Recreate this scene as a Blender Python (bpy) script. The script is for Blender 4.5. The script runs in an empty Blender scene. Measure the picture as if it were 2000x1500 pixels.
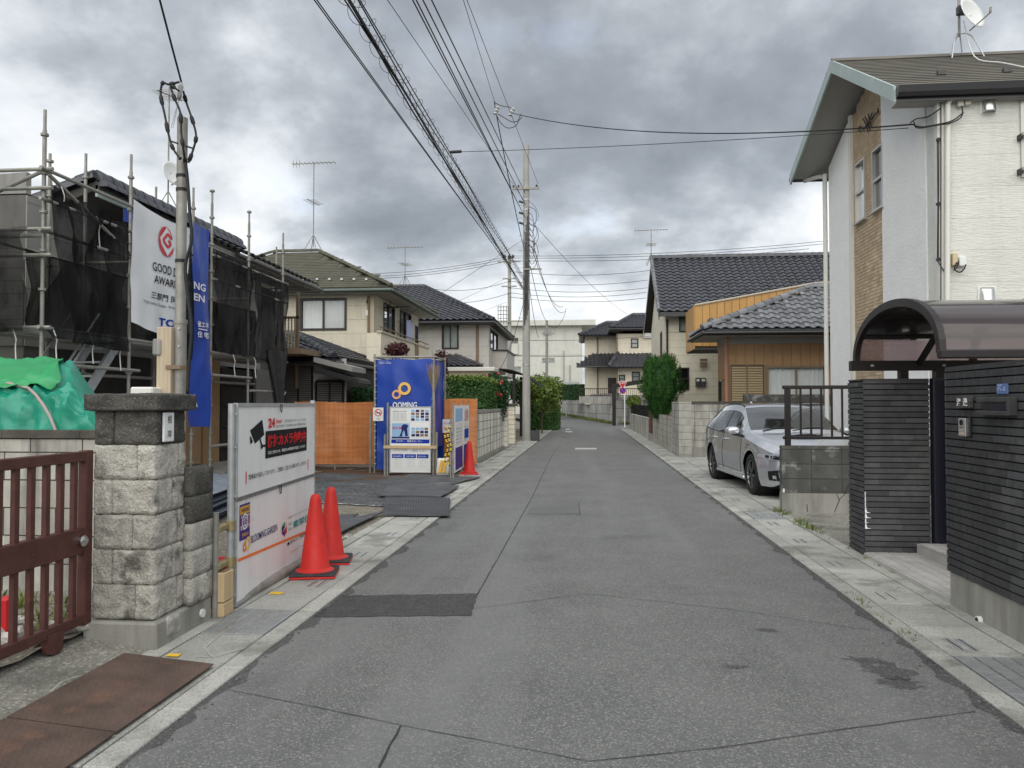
import bpy, bmesh, math, random
import numpy as np
from mathutils import Matrix, Vector
random.seed(7); rng = np.random.default_rng(7)
R = math.radians
scene = bpy.context.scene
COL = scene.collection

# ---------------------------------------------------------------- camera
PITCH, YAW, FPX, EYE = math.atan(38/1500.0), R(5.5575), 1500.0, 1.5
cam_d = bpy.data.cameras.new('camera'); cam = bpy.data.objects.new('camera', cam_d); COL.objects.link(cam)
cam.location = (0, 0, EYE); cam.rotation_euler = (R(90)+PITCH, 0, YAW)
cam_d.sensor_width = 36; cam_d.lens = 27; cam_d.clip_start = .05; cam_d.clip_end = 2000
scene.camera = cam

# ---------------------------------------------------------------- sky and sun
SUN_EL, SUN_AZ = R(46), R(184)          # azimuth clockwise from +Y: the bright part of the cloud cover is high behind the camera
w = bpy.data.worlds.new('World'); scene.world = w; w.use_nodes = True
nt = w.node_tree; nt.nodes.clear()
def wn(t, **k):
    n = nt.nodes.new(t)
    for a, b in k.items(): setattr(n, a, b)
    return n
L = nt.links.new
out = wn('ShaderNodeOutputWorld'); mixs = wn('ShaderNodeMixShader')
sky = wn('ShaderNodeTexSky', sky_type='NISHITA', sun_disc=False, sun_elevation=SUN_EL, sun_rotation=SUN_AZ)
bg1 = wn('ShaderNodeBackground'); bg1.inputs[1].default_value = .10; L(sky.outputs[0], bg1.inputs[0])
tc = wn('ShaderNodeTexCoord'); sep = wn('ShaderNodeSeparateXYZ'); L(tc.outputs['Generated'], sep.inputs[0])
def wm(op, a, b=None, **k):
    n = wn('ShaderNodeMath', operation=op, **k)
    for i, x in enumerate((a, b)):
        if x is None: continue
        if isinstance(x, (int, float)): n.inputs[i].default_value = x
        else: L(x, n.inputs[i])
    return n.outputs[0]
zc = wm('ADD', wm('MAXIMUM', sep.outputs[2], 0.0), .42)
cmb = wn('ShaderNodeCombineXYZ'); L(wm('DIVIDE', sep.outputs[0], zc), cmb.inputs[0]); L(wm('DIVIDE', sep.outputs[1], zc), cmb.inputs[1]); cmb.inputs[2].default_value = 3.4
def wnoise(scale, detail, rough, dist, off):
    mp = wn('ShaderNodeMapping'); mp.inputs['Location'].default_value = off; L(cmb.outputs[0], mp.inputs[0])
    n = wn('ShaderNodeTexNoise'); n.inputs['Scale'].default_value = scale; n.inputs['Detail'].default_value = detail
    n.inputs['Roughness'].default_value = rough; n.inputs['Distortion'].default_value = dist; L(mp.outputs[0], n.inputs['Vector']); return n.outputs['Fac']
n1 = wnoise(1.2, 10, .55, .12, (20.14, 4.89, 4.3)); n2 = wnoise(3.4, 9, .55, .1, (1.2, 7.7, 2))
cl = wm('ADD', wm('MULTIPLY', n1, .63), wm('MULTIPLY', n2, .37))
rp = wn('ShaderNodeValToRGB'); L(cl, rp.inputs[0]); e = rp.color_ramp.elements
e[0].position = .37; e[0].color = (.235, .255, .285, 1); e[1].position = .61; e[1].color = (.98, .98, .97, 1)
for p, c in ((.435, (.31, .335, .37, 1)), (.485, (.44, .47, .505, 1)), (.54, (.70, .73, .76, 1))):
    q = e.new(p); q.color = c
bg2 = wn('ShaderNodeBackground'); bg2.inputs[1].default_value = .60; L(rp.outputs[0], bg2.inputs[0])
cov = wn('ShaderNodeMapRange'); cov.inputs[1].default_value = .585; cov.inputs[2].default_value = .66; cov.inputs[3].default_value = .96; cov.inputs[4].default_value = .80
L(n2, cov.inputs[0]); L(cov.outputs[0], mixs.inputs[0]); L(bg1.outputs[0], mixs.inputs[1]); L(bg2.outputs[0], mixs.inputs[2]); L(mixs.outputs[0], out.inputs[0])
sd = bpy.data.lights.new('sun', 'SUN'); sd.energy = 1.5; sd.angle = R(88); sd.color = (1, .975, .91)
so = bpy.data.objects.new('sun', sd); COL.objects.link(so); so.location = (0, 0, 30)
sv = Vector((math.sin(SUN_AZ)*math.cos(SUN_EL), math.cos(SUN_AZ)*math.cos(SUN_EL), math.sin(SUN_EL)))
so.rotation_euler = sv.to_track_quat('Z', 'Y').to_euler()
vs = scene.view_settings; vs.view_transform = 'Standard'; vs.look = 'None'; vs.gamma = 1; vs.exposure = 1.0; vs.use_curve_mapping = False
scene.cycles.max_bounces = 8; scene.cycles.transparent_max_bounces = 24; scene.cycles.use_denoising = True

# ---------------------------------------------------------------- measuring: where a sight line meets a real plane
_F = Vector((-math.sin(YAW)*math.cos(PITCH), math.cos(YAW)*math.cos(PITCH), math.sin(PITCH))); _R = Vector((math.cos(YAW), math.sin(YAW), 0)); _U = _R.cross(_F)
def ray(px, py): return _F*FPX + _R*(px-1000) - _U*(py-750)
def AZ(px, py, z=0.0): d = ray(px, py); return Vector((0, 0, EYE)) + d*((z-EYE)/d.z)
def AX(px, py, X): d = ray(px, py); return Vector((0, 0, EYE)) + d*(X/d.x)
def AY(px, py, Y): d = ray(px, py); return Vector((0, 0, EYE)) + d*(Y/d.y)

# ---------------------------------------------------------------- mesh builder
class B:
    def __init__(s, m=None): s.v = []; s.f = []; s.m = m
    def add(s, vs, fs):
        o = len(s.v)
        if s.m is not None: vs = [s.m @ Vector(p) for p in vs]
        s.v += [tuple(p) for p in vs]; s.f += [tuple(i+o for i in f) for f in fs]; return s
    def box(s, x0, x1, y0, y1, z0, z1):
        return s.add([(x0,y0,z0),(x1,y0,z0),(x1,y1,z0),(x0,y1,z0),(x0,y0,z1),(x1,y0,z1),(x1,y1,z1),(x0,y1,z1)],
                     [(0,3,2,1),(4,5,6,7),(0,1,5,4),(1,2,6,5),(2,3,7,6),(3,0,4,7)])
    def hexa(s, lo, hi):   # two rings of four points
        return s.add(list(lo)+list(hi), [(0,3,2,1),(4,5,6,7),(0,1,5,4),(1,2,6,5),(2,3,7,6),(3,0,4,7)])
    def cyl(s, p, q, r, r2=None, n=8, cap=True):
        p, q = Vector(p), Vector(q); r2 = r if r2 is None else r2; d = (q-p)
        if d.length < 1e-6: return s
        d.normalize(); a = d.orthogonal().normalized(); b = d.cross(a); vs = []
        for c, rr in ((p, r), (q, r2)):
            for i in range(n): t = 2*math.pi*i/n; vs.append(c + (a*math.cos(t)+b*math.sin(t))*rr)
        fs = [(i, (i+1) % n, n+(i+1) % n, n+i) for i in range(n)]
        if cap: fs += [tuple(range(n-1, -1, -1)), tuple(range(n, 2*n))]
        return s.add(vs, fs)
    def tube(s, pts, r, n=6, cap=True):
        pts = [Vector(p) for p in pts]; k = len(pts); vs = []; a = None
        for i, p in enumerate(pts):
            d = (pts[min(i+1, k-1)]-pts[max(i-1, 0)]).normalized()
            if a is None: a = d.orthogonal().normalized()
            else:
                a = a - d*a.dot(d); a = a.normalized() if a.length > 1e-5 else d.orthogonal().normalized()
            b = d.cross(a); rr = r[i] if isinstance(r, (list, tuple)) else r
            for j in range(n): t = 2*math.pi*j/n; vs.append(p+(a*math.cos(t)+b*math.sin(t))*rr)
        fs = [(i*n+j, i*n+(j+1) % n, (i+1)*n+(j+1) % n, (i+1)*n+j) for i in range(k-1) for j in range(n)]
        if cap: fs += [tuple(range(n-1, -1, -1)), tuple(range((k-1)*n, k*n))]
        return s.add(vs, fs)
    def lathe(s, prof, c=(0,0,0), n=24):
        vs = []; c = Vector(c)
        for r, z in prof:
            for i in range(n): t = 2*math.pi*i/n; vs.append(c+Vector((r*math.cos(t), r*math.sin(t), z)))
        k = len(prof); fs = [(i*n+j, i*n+(j+1) % n, (i+1)*n+(j+1) % n, (i+1)*n+j) for i in range(k-1) for j in range(n)]
        fs += [tuple(range(n-1, -1, -1)), tuple(range((k-1)*n, k*n))]
        return s.add(vs, fs)
    def poly(s, pts): return s.add(pts, [tuple(range(len(pts)))])
    def extr(s, pts, vec):
        n = len(pts); vec = Vector(vec); a = [Vector(p) for p in pts]
        return s.add(a+[p+vec for p in a], [tuple(range(n-1, -1, -1)), tuple(range(n, 2*n))]+[(i, (i+1) % n, n+(i+1) % n, n+i) for i in range(n)])
    def sheet(s, fn, nu, nv, closed=False):
        vs = [fn(i/nu, j/nv) for j in range(nv+1) for i in range(nu+1)]
        return s.add(vs, [(j*(nu+1)+i, j*(nu+1)+i+1, (j+1)*(nu+1)+i+1, (j+1)*(nu+1)+i) for j in range(nv) for i in range(nu)])
    def ring(s, c, n0, n1, r, R_, k=40):   # flat ring in the plane of unit vectors n0, n1
        c = Vector(c); vs = []
        for i in range(k):
            t = 2*math.pi*i/k; d = Vector(n0)*math.cos(t)+Vector(n1)*math.sin(t); vs += [c+d*r, c+d*R_]
        return s.add(vs, [(2*i, 2*i+1, (2*i+3) % (2*k), (2*i+2) % (2*k)) for i in range(k)])

WL = {}
def setp(o, label=None, cat=None, group=None, kind=None):
    if label: o['label'] = label
    if cat: o['category'] = cat
    if group: o['group'] = group
    if kind: o['kind'] = kind
    return o
def thing(name, label, cat, loc=(0,0,0), group=None, kind=None):
    o = bpy.data.objects.new(name, None); COL.objects.link(o); o.location = loc; o.empty_display_size = .2
    WL[o.name] = Vector(loc); return setp(o, label, cat, group, kind)
def base_of(o):
    return WL.get(o.name, Vector((0,0,0))) if o is not None else Vector((0,0,0))
def mesh_of(name, b, mat, off=None, smooth=False, bev=0, fix=True):
    me = bpy.data.meshes.new(name)
    vs = b.v if off is None else [(p[0]-off.x, p[1]-off.y, p[2]-off.z) for p in b.v]
    me.from_pydata(vs, [], b.f)
    if fix or bev:
        bm = bmesh.new(); bm.from_mesh(me)
        if fix: bmesh.ops.recalc_face_normals(bm, faces=bm.faces)
        if bev: bmesh.ops.bevel(bm, geom=bm.edges[:], offset=bev, segments=2 if bev > .02 else 1, affect='EDGES', profile=.5, clamp_overlap=True)
        bm.to_mesh(me); bm.free()
    if mat is not None: me.materials.append(mat)
    if smooth:
        me.polygons.foreach_set('use_smooth', [True]*len(me.polygons))
        if smooth != 'all' and hasattr(me, 'set_sharp_from_angle'): me.set_sharp_from_angle(angle=R(40))
    me.update(); return me
def obj(name, b, mat, parent=None, smooth=False, bev=0, fix=True, kind=None, label=None, cat=None, group=None):
    me = mesh_of(name, b, mat, base_of(parent), smooth, bev, fix)
    o = bpy.data.objects.new(name, me); COL.objects.link(o)
    if parent is not None:
        o.parent = parent; WL[o.name] = base_of(parent)
    return setp(o, label, cat, group, kind)
def link(name, me, mtx, parent=None):
    o = bpy.data.objects.new(name, me); COL.objects.link(o)
    if parent is not None:
        o.parent = parent; mtx = Matrix.Translation(-base_of(parent)) @ mtx; WL[o.name] = base_of(parent)
    o.matrix_basis = mtx; return o
EYEV = Vector((0, 0, EYE))
def place(parent, name, me, mats, mat=None, cap=300, rest=None):
    """one object for each piece (shared mesh); past the cap the farther pieces are joined"""
    mats = sorted(mats, key=lambda m: (m.translation-EYEV).length)
    for m in mats[:cap]: link(name, me, m, parent)
    far = mats[cap:]
    if far:
        n = len(me.vertices); co = np.empty(n*3); me.vertices.foreach_get('co', co); co = co.reshape(-1, 3)
        fs = [tuple(p.vertices) for p in me.polygons]; b = B()
        for k, m in enumerate(far):
            a = np.array(m); b.v += [tuple(p) for p in (co @ a[:3, :3].T + a[:3, 3])]; b.f += [tuple(i+k*n for i in f) for f in fs]
        obj(rest or name+'_field', b, me.materials[0], parent, fix=False, kind='stuff')
UNIT = {}
def unit(mat, bev=0.0):
    k = (mat.name,)
    if k not in UNIT: UNIT[k] = mesh_of('unit_'+mat.name, B().box(0, 1, 0, 1, 0, 1), mat)
    return UNIT[k]
def frame(o, facing):
    """wall frame: x to the viewer's right, y into the wall, z up"""
    o = Vector(o); r, i = {'S': ((1,0,0), (0,1,0)), 'W': ((0,-1,0), (1,0,0)), 'E': ((0,1,0), (-1,0,0)), 'N': ((-1,0,0), (0,-1,0))}[facing]
    return Matrix(((r[0], i[0], 0, o.x), (r[1], i[1], 0, o.y), (r[2], i[2], 1, o.z), (0, 0, 0, 1)))
def frame2(o, q):
    """as frame, along the ground line o to q"""
    o, q = Vector(o), Vector(q); r = (q-o); r.z = 0; r.normalize(); i = Vector((-r.y, r.x, 0))
    return Matrix(((r.x, i.x, 0, o.x), (r.y, i.y, 0, o.y), (0, 0, 1, o.z), (0, 0, 0, 1)))
def boxes(parent, name, fr, rects, y0, y1, mat, cap=300):
    """a scaled unit box for each rectangle (x0,x1,z0,z1) of a wall frame"""
    me = unit(mat); ms = [fr @ Matrix.Translation((x0, y0, z0)) @ Matrix.Diagonal((x1-x0, y1-y0, z1-z0, 1)) for x0, x1, z0, z1 in rects]
    place(parent, name, me, ms, cap=cap)
def cut(rects, holes):
    for hx0, hx1, hz0, hz1 in holes:
        nr = []
        for x0, x1, z0, z1 in rects:
            if hx0 >= x1 or hx1 <= x0 or hz0 >= z1 or hz1 <= z0: nr.append((x0, x1, z0, z1)); continue
            if hz0 > z0: nr.append((x0, x1, z0, hz0))
            if hz1 < z1: nr.append((x0, x1, hz1, z1))
            a, b_ = max(z0, hz0), min(z1, hz1)
            if hx0 > x0: nr.append((x0, hx0, a, b_))
            if hx1 < x1: nr.append((hx1, x1, a, b_))
        rects = nr
    return [r for r in rects if r[1]-r[0] > .012 and r[3]-r[2] > .012]
def courses(x0, x1, z0, z1, bw, bh, gap, stagger=.5, jit=0):
    out = []; z = z0; k = 0
    while z < z1-.02:
        zt = min(z+bh, z1); x = x0-(bw*stagger if k % 2 else 0)+(random.random()*jit if jit else 0)
        if jit: x -= bw*.5*random.random()
        while x < x1:
            a, b_ = max(x, x0), min(x+bw, x1)
            if x1-b_ < .03: b_ = x1
            if b_-a > .03: out.append((a, b_-gap if b_ < x1 else b_, z, zt-gap))
            if b_ == x1: break
            x += bw
        z += bh; k += 1
    return out

# ---------------------------------------------------------------- materials (colour, grain and wear, and the dark of unlit rooms)
M = {}
def mat(name, col, col2=None, scale=4.0, rough=.7, metal=0.0, bump=0.0, bscale=40.0, spec=.4, streak=None, streak_amt=.5, stretch=(1,1,1), rnd=0.0,
        speck=None, alpha=1.0, coat=0.0, contrast=.25, bstretch=None, stain=None, stains=()):
    m = bpy.data.materials.new(name); m.use_nodes = True; t = m.node_tree; p = t.nodes['Principled BSDF']
    def N(ty, **k):
        n = t.nodes.new(ty)
        for a, b_ in k.items(): setattr(n, a, b_)
        return n
    K = t.links.new; geo = N('ShaderNodeNewGeometry')
    def noise(sc, st=(1,1,1), det=5, rg=.55):
        mp = N('ShaderNodeMapping'); mp.inputs['Scale'].default_value = st; K(geo.outputs['Position'], mp.inputs[0])
        n = N('ShaderNodeTexNoise'); n.inputs['Scale'].default_value = sc; n.inputs['Detail'].default_value = det; n.inputs['Roughness'].default_value = rg; K(mp.outputs[0], n.inputs['Vector']); return n.outputs['Fac']
    def mr(s, a, b_, c=0.0, d=1.0):
        n = N('ShaderNodeMapRange'); K(s, n.inputs[0])
        for i, x in enumerate((a, b_, c, d)): n.inputs[i+1].default_value = x
        return n.outputs[0]
    def mx(f, a, b_, blend='MIX'):
        n = N('ShaderNodeMix', data_type='RGBA', blend_type=blend)
        for s, x in ((n.inputs[0], f), (n.inputs[6], a), (n.inputs[7], b_)):
            if isinstance(x, (int, float)): s.default_value = x
            elif isinstance(x, tuple): s.default_value = (*x[:3], 1)
            else: K(x, s)
        return n.outputs[2]
    c = col
    if col2 is not None: c = mx(mr(noise(scale, stretch), .5-contrast, .5+contrast), col, col2)
    if speck:   # (colour, cell scale, share)
        v = N('ShaderNodeTexVoronoi'); v.inputs['Scale'].default_value = speck[1]; K(geo.outputs['Position'], v.inputs['Vector'])
        s_ = N('ShaderNodeSeparateColor'); K(v.outputs['Color'], s_.inputs[0]); c = mx(mr(s_.outputs[0], 1-speck[2], 1-speck[2]*.4, 0, speck[3] if len(speck) > 3 else .8), c, speck[0])
        c = mx(mr(s_.outputs[1], .55, 1, 0, .35), c, (.03, .03, .032))
    if streak: c = mx(mr(noise(2.2, (2.2, 2.2, .28), 6, .6), .46, .68, 0, streak_amt), c, streak)
    if stain: c = mx(mr(noise(stain[1], (1,1,1), 7, .62), stain[2], stain[2]+.1, 0, stain[3]), c, stain[0])
    for s_c, s_s, s_t, s_a, s_st in stains: c = mx(mr(noise(s_s, s_st, 6, .6), s_t, s_t+.12, 0, s_a), c, s_c)
    if rnd:
        oi = N('ShaderNodeObjectInfo'); hv = N('ShaderNodeHueSaturation'); K(mr(oi.outputs['Random'], 0, 1, 1-rnd, 1+rnd), hv.inputs['Value'])
        if isinstance(c, tuple): hv.inputs['Color'].default_value = (*c[:3], 1)
        else: K(c, hv.inputs['Color'])
        c = hv.outputs[0]
    if isinstance(c, tuple): p.inputs['Base Color'].default_value = (*c[:3], 1)
    else: K(c, p.inputs['Base Color'])
    p.inputs['Metallic'].default_value = metal; p.inputs['Specular IOR Level'].default_value = spec
    if rough < .9 and col2 is not None: K(mr(noise(scale*2.3), .3, .7, max(rough-.1, .02), min(rough+.12, 1)), p.inputs['Roughness'])
    else: p.inputs['Roughness'].default_value = rough
    p.inputs['Coat Weight'].default_value = coat; p.inputs['Coat Roughness'].default_value = .05
    if bump:
        bp = N('ShaderNodeBump'); bp.inputs['Distance'].default_value = bump; K(noise(bscale, bstretch or stretch, 8, .6), bp.inputs['Height']); K(bp.outputs[0], p.inputs['Normal'])
    if alpha < 1:
        tr = N('ShaderNodeBsdfTransparent'); ms = N('ShaderNodeMixShader'); ms.inputs[0].default_value = alpha; (K(mr(noise(1.6, (2.6, 2.6, .5), 6, .6), .38, .62, alpha-.22, min(alpha+.14, .985)), ms.inputs[0]) if name.startswith('net') and name != 'net_band' else None); K(tr.outputs[0], ms.inputs[1]); K(p.outputs[0], ms.inputs[2]); K(ms.outputs[0], t.nodes['Material Output'].inputs[0])
    M[name] = m; return m
def glass(name, tint, trans, rough=.03, through=None, milky=None, ior=1.5):
    m = bpy.data.materials.new(name); m.use_nodes = True; t = m.node_tree; p = t.nodes['Principled BSDF']; K = t.links.new
    p.inputs['Base Color'].default_value = (*tint, 1); p.inputs['Roughness'].default_value = rough; p.inputs['Specular IOR Level'].default_value = .7
    tr = t.nodes.new('ShaderNodeBsdfTransparent'); tr.inputs[0].default_value = (*(through or (.96,.97,.97)), 1)
    lw = t.nodes.new('ShaderNodeFresnel'); lw.inputs[0].default_value = ior
    gl = t.nodes.new('ShaderNodeBsdfGlossy'); gl.inputs['Roughness'].default_value = rough
    m1 = t.nodes.new('ShaderNodeMixShader'); m1.inputs[0].default_value = trans; K(p.outputs[0], m1.inputs[1]); K(tr.outputs[0], m1.inputs[2])
    m2 = t.nodes.new('ShaderNodeMixShader'); K(lw.outputs[0], m2.inputs[0]); K(m1.outputs[0], m2.inputs[1]); K(gl.outputs[0], m2.inputs[2])
    K(m2.outputs[0], t.nodes['Material Output'].inputs[0]); M[name] = m
    if milky:
        tl = t.nodes.new('ShaderNodeBsdfTranslucent'); tl.inputs[0].default_value = (*milky, 1); m3 = t.nodes.new('ShaderNodeMixShader'); m3.inputs[0].default_value = .55; K(p.outputs[0], m3.inputs[1]); K(tl.outputs[0], m3.inputs[2]); K(m3.outputs[0], m1.inputs[1])
    return m
mat('asphalt', (.118,.121,.119), (.165,.168,.164), 1.4, .85, bump=.004, bscale=190, speck=((.36,.355,.335), 130, .26, .55), stain=((.085,.087,.085), .9, .58, .4), stains=(((.20,.203,.20), .8, .50, .45, (1.4, .10, 1)), ((.10,.102,.10), 2.6, .62, .35, (1, .35, 1)), ((.20,.198,.19), 7, .62, .3, (1, 1, 1))))
mat('seam', (.040,.040,.040), (.07,.07,.07), 30, .85)
mat('asphalt_far', (.125,.125,.126), (.165,.165,.164), .8, .85, bump=.004, bscale=120)
mat('asphalt_dark', (.045,.045,.046), (.07,.07,.07), 9, .85, bump=.005, bscale=190, speck=((.16,.16,.155), 110, .2, .5))
mat('tar', (.028,.028,.029), rough=.7)
mat('soil', (.16,.14,.11), (.25,.22,.175), 6, .95, bump=.02, bscale=30, speck=((.42,.40,.36), 45, .2))
mat('ground', (.16,.155,.13), (.22,.21,.18), .7, .95, bump=.02, bscale=12)
mat('gutter_concrete', (.32,.32,.295), (.46,.455,.42), 2.6, .85, bump=.004, bscale=90, rnd=.13, speck=((.5,.49,.45), 120, .2, .35), stain=((.12,.118,.10), 1.6, .53, .6))
mat('apron_concrete', (.17,.165,.14), (.29,.28,.245), 2.2, .9, bump=.006, bscale=80, speck=((.50,.48,.43), 75, .22, .6), stain=((.09,.088,.075), 1.3, .5, .6))
mat('plinth_concrete', (.26,.255,.23), (.37,.36,.33), 2.0, .85, bump=.004, bscale=60, streak=(.13,.125,.11), streak_amt=.6)
mat('granite', (.34,.325,.285), (.64,.615,.55), 11, .9, bump=.02, bscale=55, speck=((.60,.58,.53), 130, .25, .6), rnd=.16, stain=((.07,.068,.06), 4.5, .55, .75))
mat('granite_dark', (.045,.043,.038), (.13,.125,.11), 9, .9, bump=.02, bscale=60, speck=((.25,.24,.22), 120, .15, .5), rnd=.12)
mat('mortar', (.20,.195,.18), (.28,.27,.25), 8, .95)
mat('block', (.35,.34,.305), (.50,.485,.435), 7, .92, bump=.004, bscale=90, streak=(.085,.08,.07), streak_amt=.75, rnd=.08)
mat('block_dark', (.065,.066,.062), (.12,.12,.112), 5, .92, bump=.004, bscale=90, streak=(.04,.04,.038), streak_amt=.6, rnd=.12, stain=((.34,.335,.31), 3.2, .56, .8))
mat('block_split', (.36,.345,.30), (.50,.48,.43), 9, .92, bump=.02, bscale=40, streak=(.10,.095,.08), streak_amt=.7, rnd=.1)
mat('coping', (.05,.047,.04), (.12,.11,.095), 6, .95, bump=.006, bscale=60)
mat('wall_render', (.68,.66,.58), (.78,.755,.675), 3, .85, bump=.004, bscale=80, streak=(.17,.155,.13), streak_amt=.9, rnd=.05)
mat('maroon', (.072,.025,.021), (.115,.043,.036), 9, .5, bump=.002, bscale=120, stain=((.16,.05,.015), 6, .63, .85))
mat('chrome', (.6,.6,.6), rough=.2, metal=1)
mat('galv', (.40,.415,.42), (.54,.555,.56), 14, .48, metal=.55, bump=.001, bscale=60)
mat('galv_old', (.22,.215,.195), (.38,.37,.335), 7, .6, metal=.45, bump=.002, bscale=50)
mat('brass', (.32,.26,.13), (.45,.38,.22), 20, .5, metal=.6)
mat('steel_dark', (.05,.05,.052), (.09,.09,.09), 8, .5, metal=.3)
mat('rust_plate', (.085,.058,.047), (.155,.108,.088), 5, .75, metal=.25, bump=.003, bscale=120, stain=((.21,.115,.08), 2.6, .56, .6))
mat('white_panel', (.80,.80,.80), (.86,.86,.86), 1.5, .35, spec=.5, streak=(.55,.55,.55), streak_amt=.35)
mat('paper', (.72,.73,.73), (.80,.80,.80), 3, .6)
mat('ink_black', (.022,.022,.024), rough=.85, spec=.12); mat('ink_red', (.62,.03,.035), rough=.85, spec=.12); mat('ink_orange', (.85,.20,.05), rough=.85, spec=.12)
mat('ink_blue', (.012,.045,.34), rough=.85, spec=.12); mat('ink_navy', (.028,.03,.13), rough=.85, spec=.12); mat('ink_white', (.82,.82,.83), rough=.85, spec=.12); mat('ink_green', (.02,.27,.25), rough=.85, spec=.12)
mat('ink_yellow', (.85,.52,.13), rough=.85, spec=.12); mat('ink_grey', (.22,.22,.23), rough=.85, spec=.12); mat('ink_sky', (.30,.47,.68), rough=.85, spec=.12); mat('ink_purple', (.08,.045,.22), rough=.85, spec=.12); mat('ink_gold', (.62,.34,.06), rough=.85, spec=.12); mat('ink_pink', (.70,.33,.36), rough=.85, spec=.12)
mat('cone_red', (.56,.022,.019), (.64,.036,.028), 5, .5, spec=.3, bump=.001, bscale=30, stain=((.36,.03,.026), 9, .58, .6), streak=(.33,.05,.04), streak_amt=.5)
mat('cone_red_flat', (.62,.03,.025), rough=.5)
mat('rubber', (.022,.022,.024), (.045,.045,.047), 8, .65, bump=.002, bscale=60)
mat('rubber_mat', (.055,.058,.064), (.115,.12,.128), 2.5, .72, bump=.003, bscale=90, stain=((.24,.23,.21), 1.4, .58, .6))
mat('mesh_mat', (.36,.37,.38), (.52,.525,.525), 1.4, .8, stain=((.36,.34,.30), 1.1, .56, .6))
mat('net', (.007,.007,.0075), (.022,.022,.023), 5, .95, spec=.05, alpha=.86, stretch=(1,1,.3))
mat('net_thin', (.009,.009,.0095), (.030,.030,.031), 5, .95, spec=.05, alpha=.82, stretch=(1,1,.3))
mat('banner_white', (.70,.715,.74), (.80,.81,.83), 1.2, .6, bump=.004, bscale=6)
mat('banner_blue', (.006,.042,.31), (.009,.06,.40), 1.2, .42, spec=.5, bump=.008, bscale=5)
mat('tarp_teal', (.008,.225,.14), (.014,.29,.195), 2, .38, spec=.5, bump=.01, bscale=7)
mat('tarp_green', (.020,.26,.085), (.028,.33,.12), 2, .4, spec=.5, bump=.01, bscale=7)
mat('orange_net', (.58,.20,.06), (.74,.30,.11), 3, .8, bump=.003, bscale=60, alpha=.86, stretch=(1,1,4))
mat('kawara_black', (.030,.031,.038), (.055,.056,.066), 5, .33, spec=.6, rnd=.25)
mat('kawara_grey', (.115,.12,.13), (.20,.205,.215), 6, .36, spec=.6, rnd=.25, stain=((.28,.28,.28), 3, .6, .5))
mat('slate_green', (.070,.068,.050), (.115,.110,.080), 2.2, .8, bump=.004, bscale=40, stain=((.15,.11,.06), 2.3, .62, .5))
mat('slate_brown', (.105,.10,.085), (.175,.165,.14), 3, .8, bump=.004, bscale=40, stretch=(.3,1,1))
mat('fascia_green', (.34,.42,.40), (.40,.47,.45), 2, .5); mat('fascia_dark', (.10,.13,.115), (.13,.16,.145), 2, .5)
mat('gutter_black', (.025,.025,.028), rough=.35, spec=.6)
mat('soffit', (.30,.295,.275), (.36,.35,.33), 2, .8); mat('soffit_dark', (.075,.07,.062), (.11,.10,.09), 3, .8)
mat('siding_white', (.71,.71,.66), (.80,.80,.745), 2, .7, bump=.02, bscale=14, bstretch=(.6,.6,7), rnd=.02, streak=(.58,.58,.53), streak_amt=.35)
mat('stucco_white', (.80,.80,.785), (.87,.87,.85), 3, .75, bump=.012, bscale=9, bstretch=(1,1.3,2.2))
mat('siding_cream', (.66,.605,.48), (.73,.675,.545), 2.5, .75, bump=.014, bscale=9, bstretch=(.7,.7,6), rnd=.02, streak=(.48,.43,.33), streak_amt=.25)
mat('siding_grey', (.50,.475,.44), (.57,.545,.505), 2.5, .75, bump=.012, bscale=9, bstretch=(.7,.7,6), rnd=.02)
mat('siding_tile', (.68,.635,.50), (.76,.715,.58), 4, .75, bump=.012, bscale=9, bstretch=(1,1,4), rnd=.03)
mat('brick_tile', (.42,.315,.20), (.60,.475,.33), 7, .8, bump=.006, bscale=50, rnd=.2)
mat('brick_joint', (.62,.56,.46), rough=.9)
mat('trim_beige', (.46,.40,.30), (.52,.46,.35), 3, .6); mat('trim_brown', (.19,.135,.085), (.23,.165,.105), 3, .6)
mat('trim_white', (.66,.65,.60), (.72,.71,.66), 3, .5)
mat('frame_dark', (.030,.023,.020), rough=.4); mat('frame_silver', (.50,.49,.46), rough=.35, metal=.4)
mat('wood_panel', (.45,.245,.075), (.56,.32,.11), 5, .5, stretch=(6,6,.6), rnd=.07)
mat('wood_wall', (.32,.185,.09), (.40,.245,.125), 5, .55, stretch=(6,6,.6), rnd=.06)
mat('copper', (.36,.17,.115), (.44,.22,.15), 5, .55)
mat('wood_raw', (.40,.325,.225), (.56,.47,.345), 3, .8, stretch=(14,14,.7), bump=.003, bscale=20)
mat('wood_pale', (.52,.38,.21), (.62,.47,.28), 3, .75, stretch=(10,10,.7))
mat('plywood', (.30,.185,.095), (.38,.25,.135), 3, .75)
mat('inside_dark', (.022,.020,.018), (.04,.037,.033), 3, .9)  # near-black colour stands in for the shade of unlit rooms
mat('wall_dark', (.12,.115,.105), (.17,.163,.15), 3, .8, bump=.004, bscale=40)
mat('shutter', (.40,.31,.18), rough=.5); mat('shutter_dark', (.17,.165,.155), (.21,.205,.19), 3, .5)
mat('curtain', (.76,.79,.77), (.84,.86,.84), 3, .85)
mat('curtain_dim', (.42,.47,.45), (.54,.58,.56), 3, .85)
glass('glass', (.03,.035,.04), .9); glass('glass_dark', (.012,.014,.016), .18); glass('car_glass', (.015,.02,.02), .5, .03, (.55,.6,.58), None, 2.3)
glass('polycarb', (.10,.072,.075), .45, .12, (.50,.40,.40), (.34,.225,.225)); glass('clear_plastic', (.5,.5,.5), .6, .15)
mat('canopy_frame', (.014,.011,.011), rough=.42, spec=.4)
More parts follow.
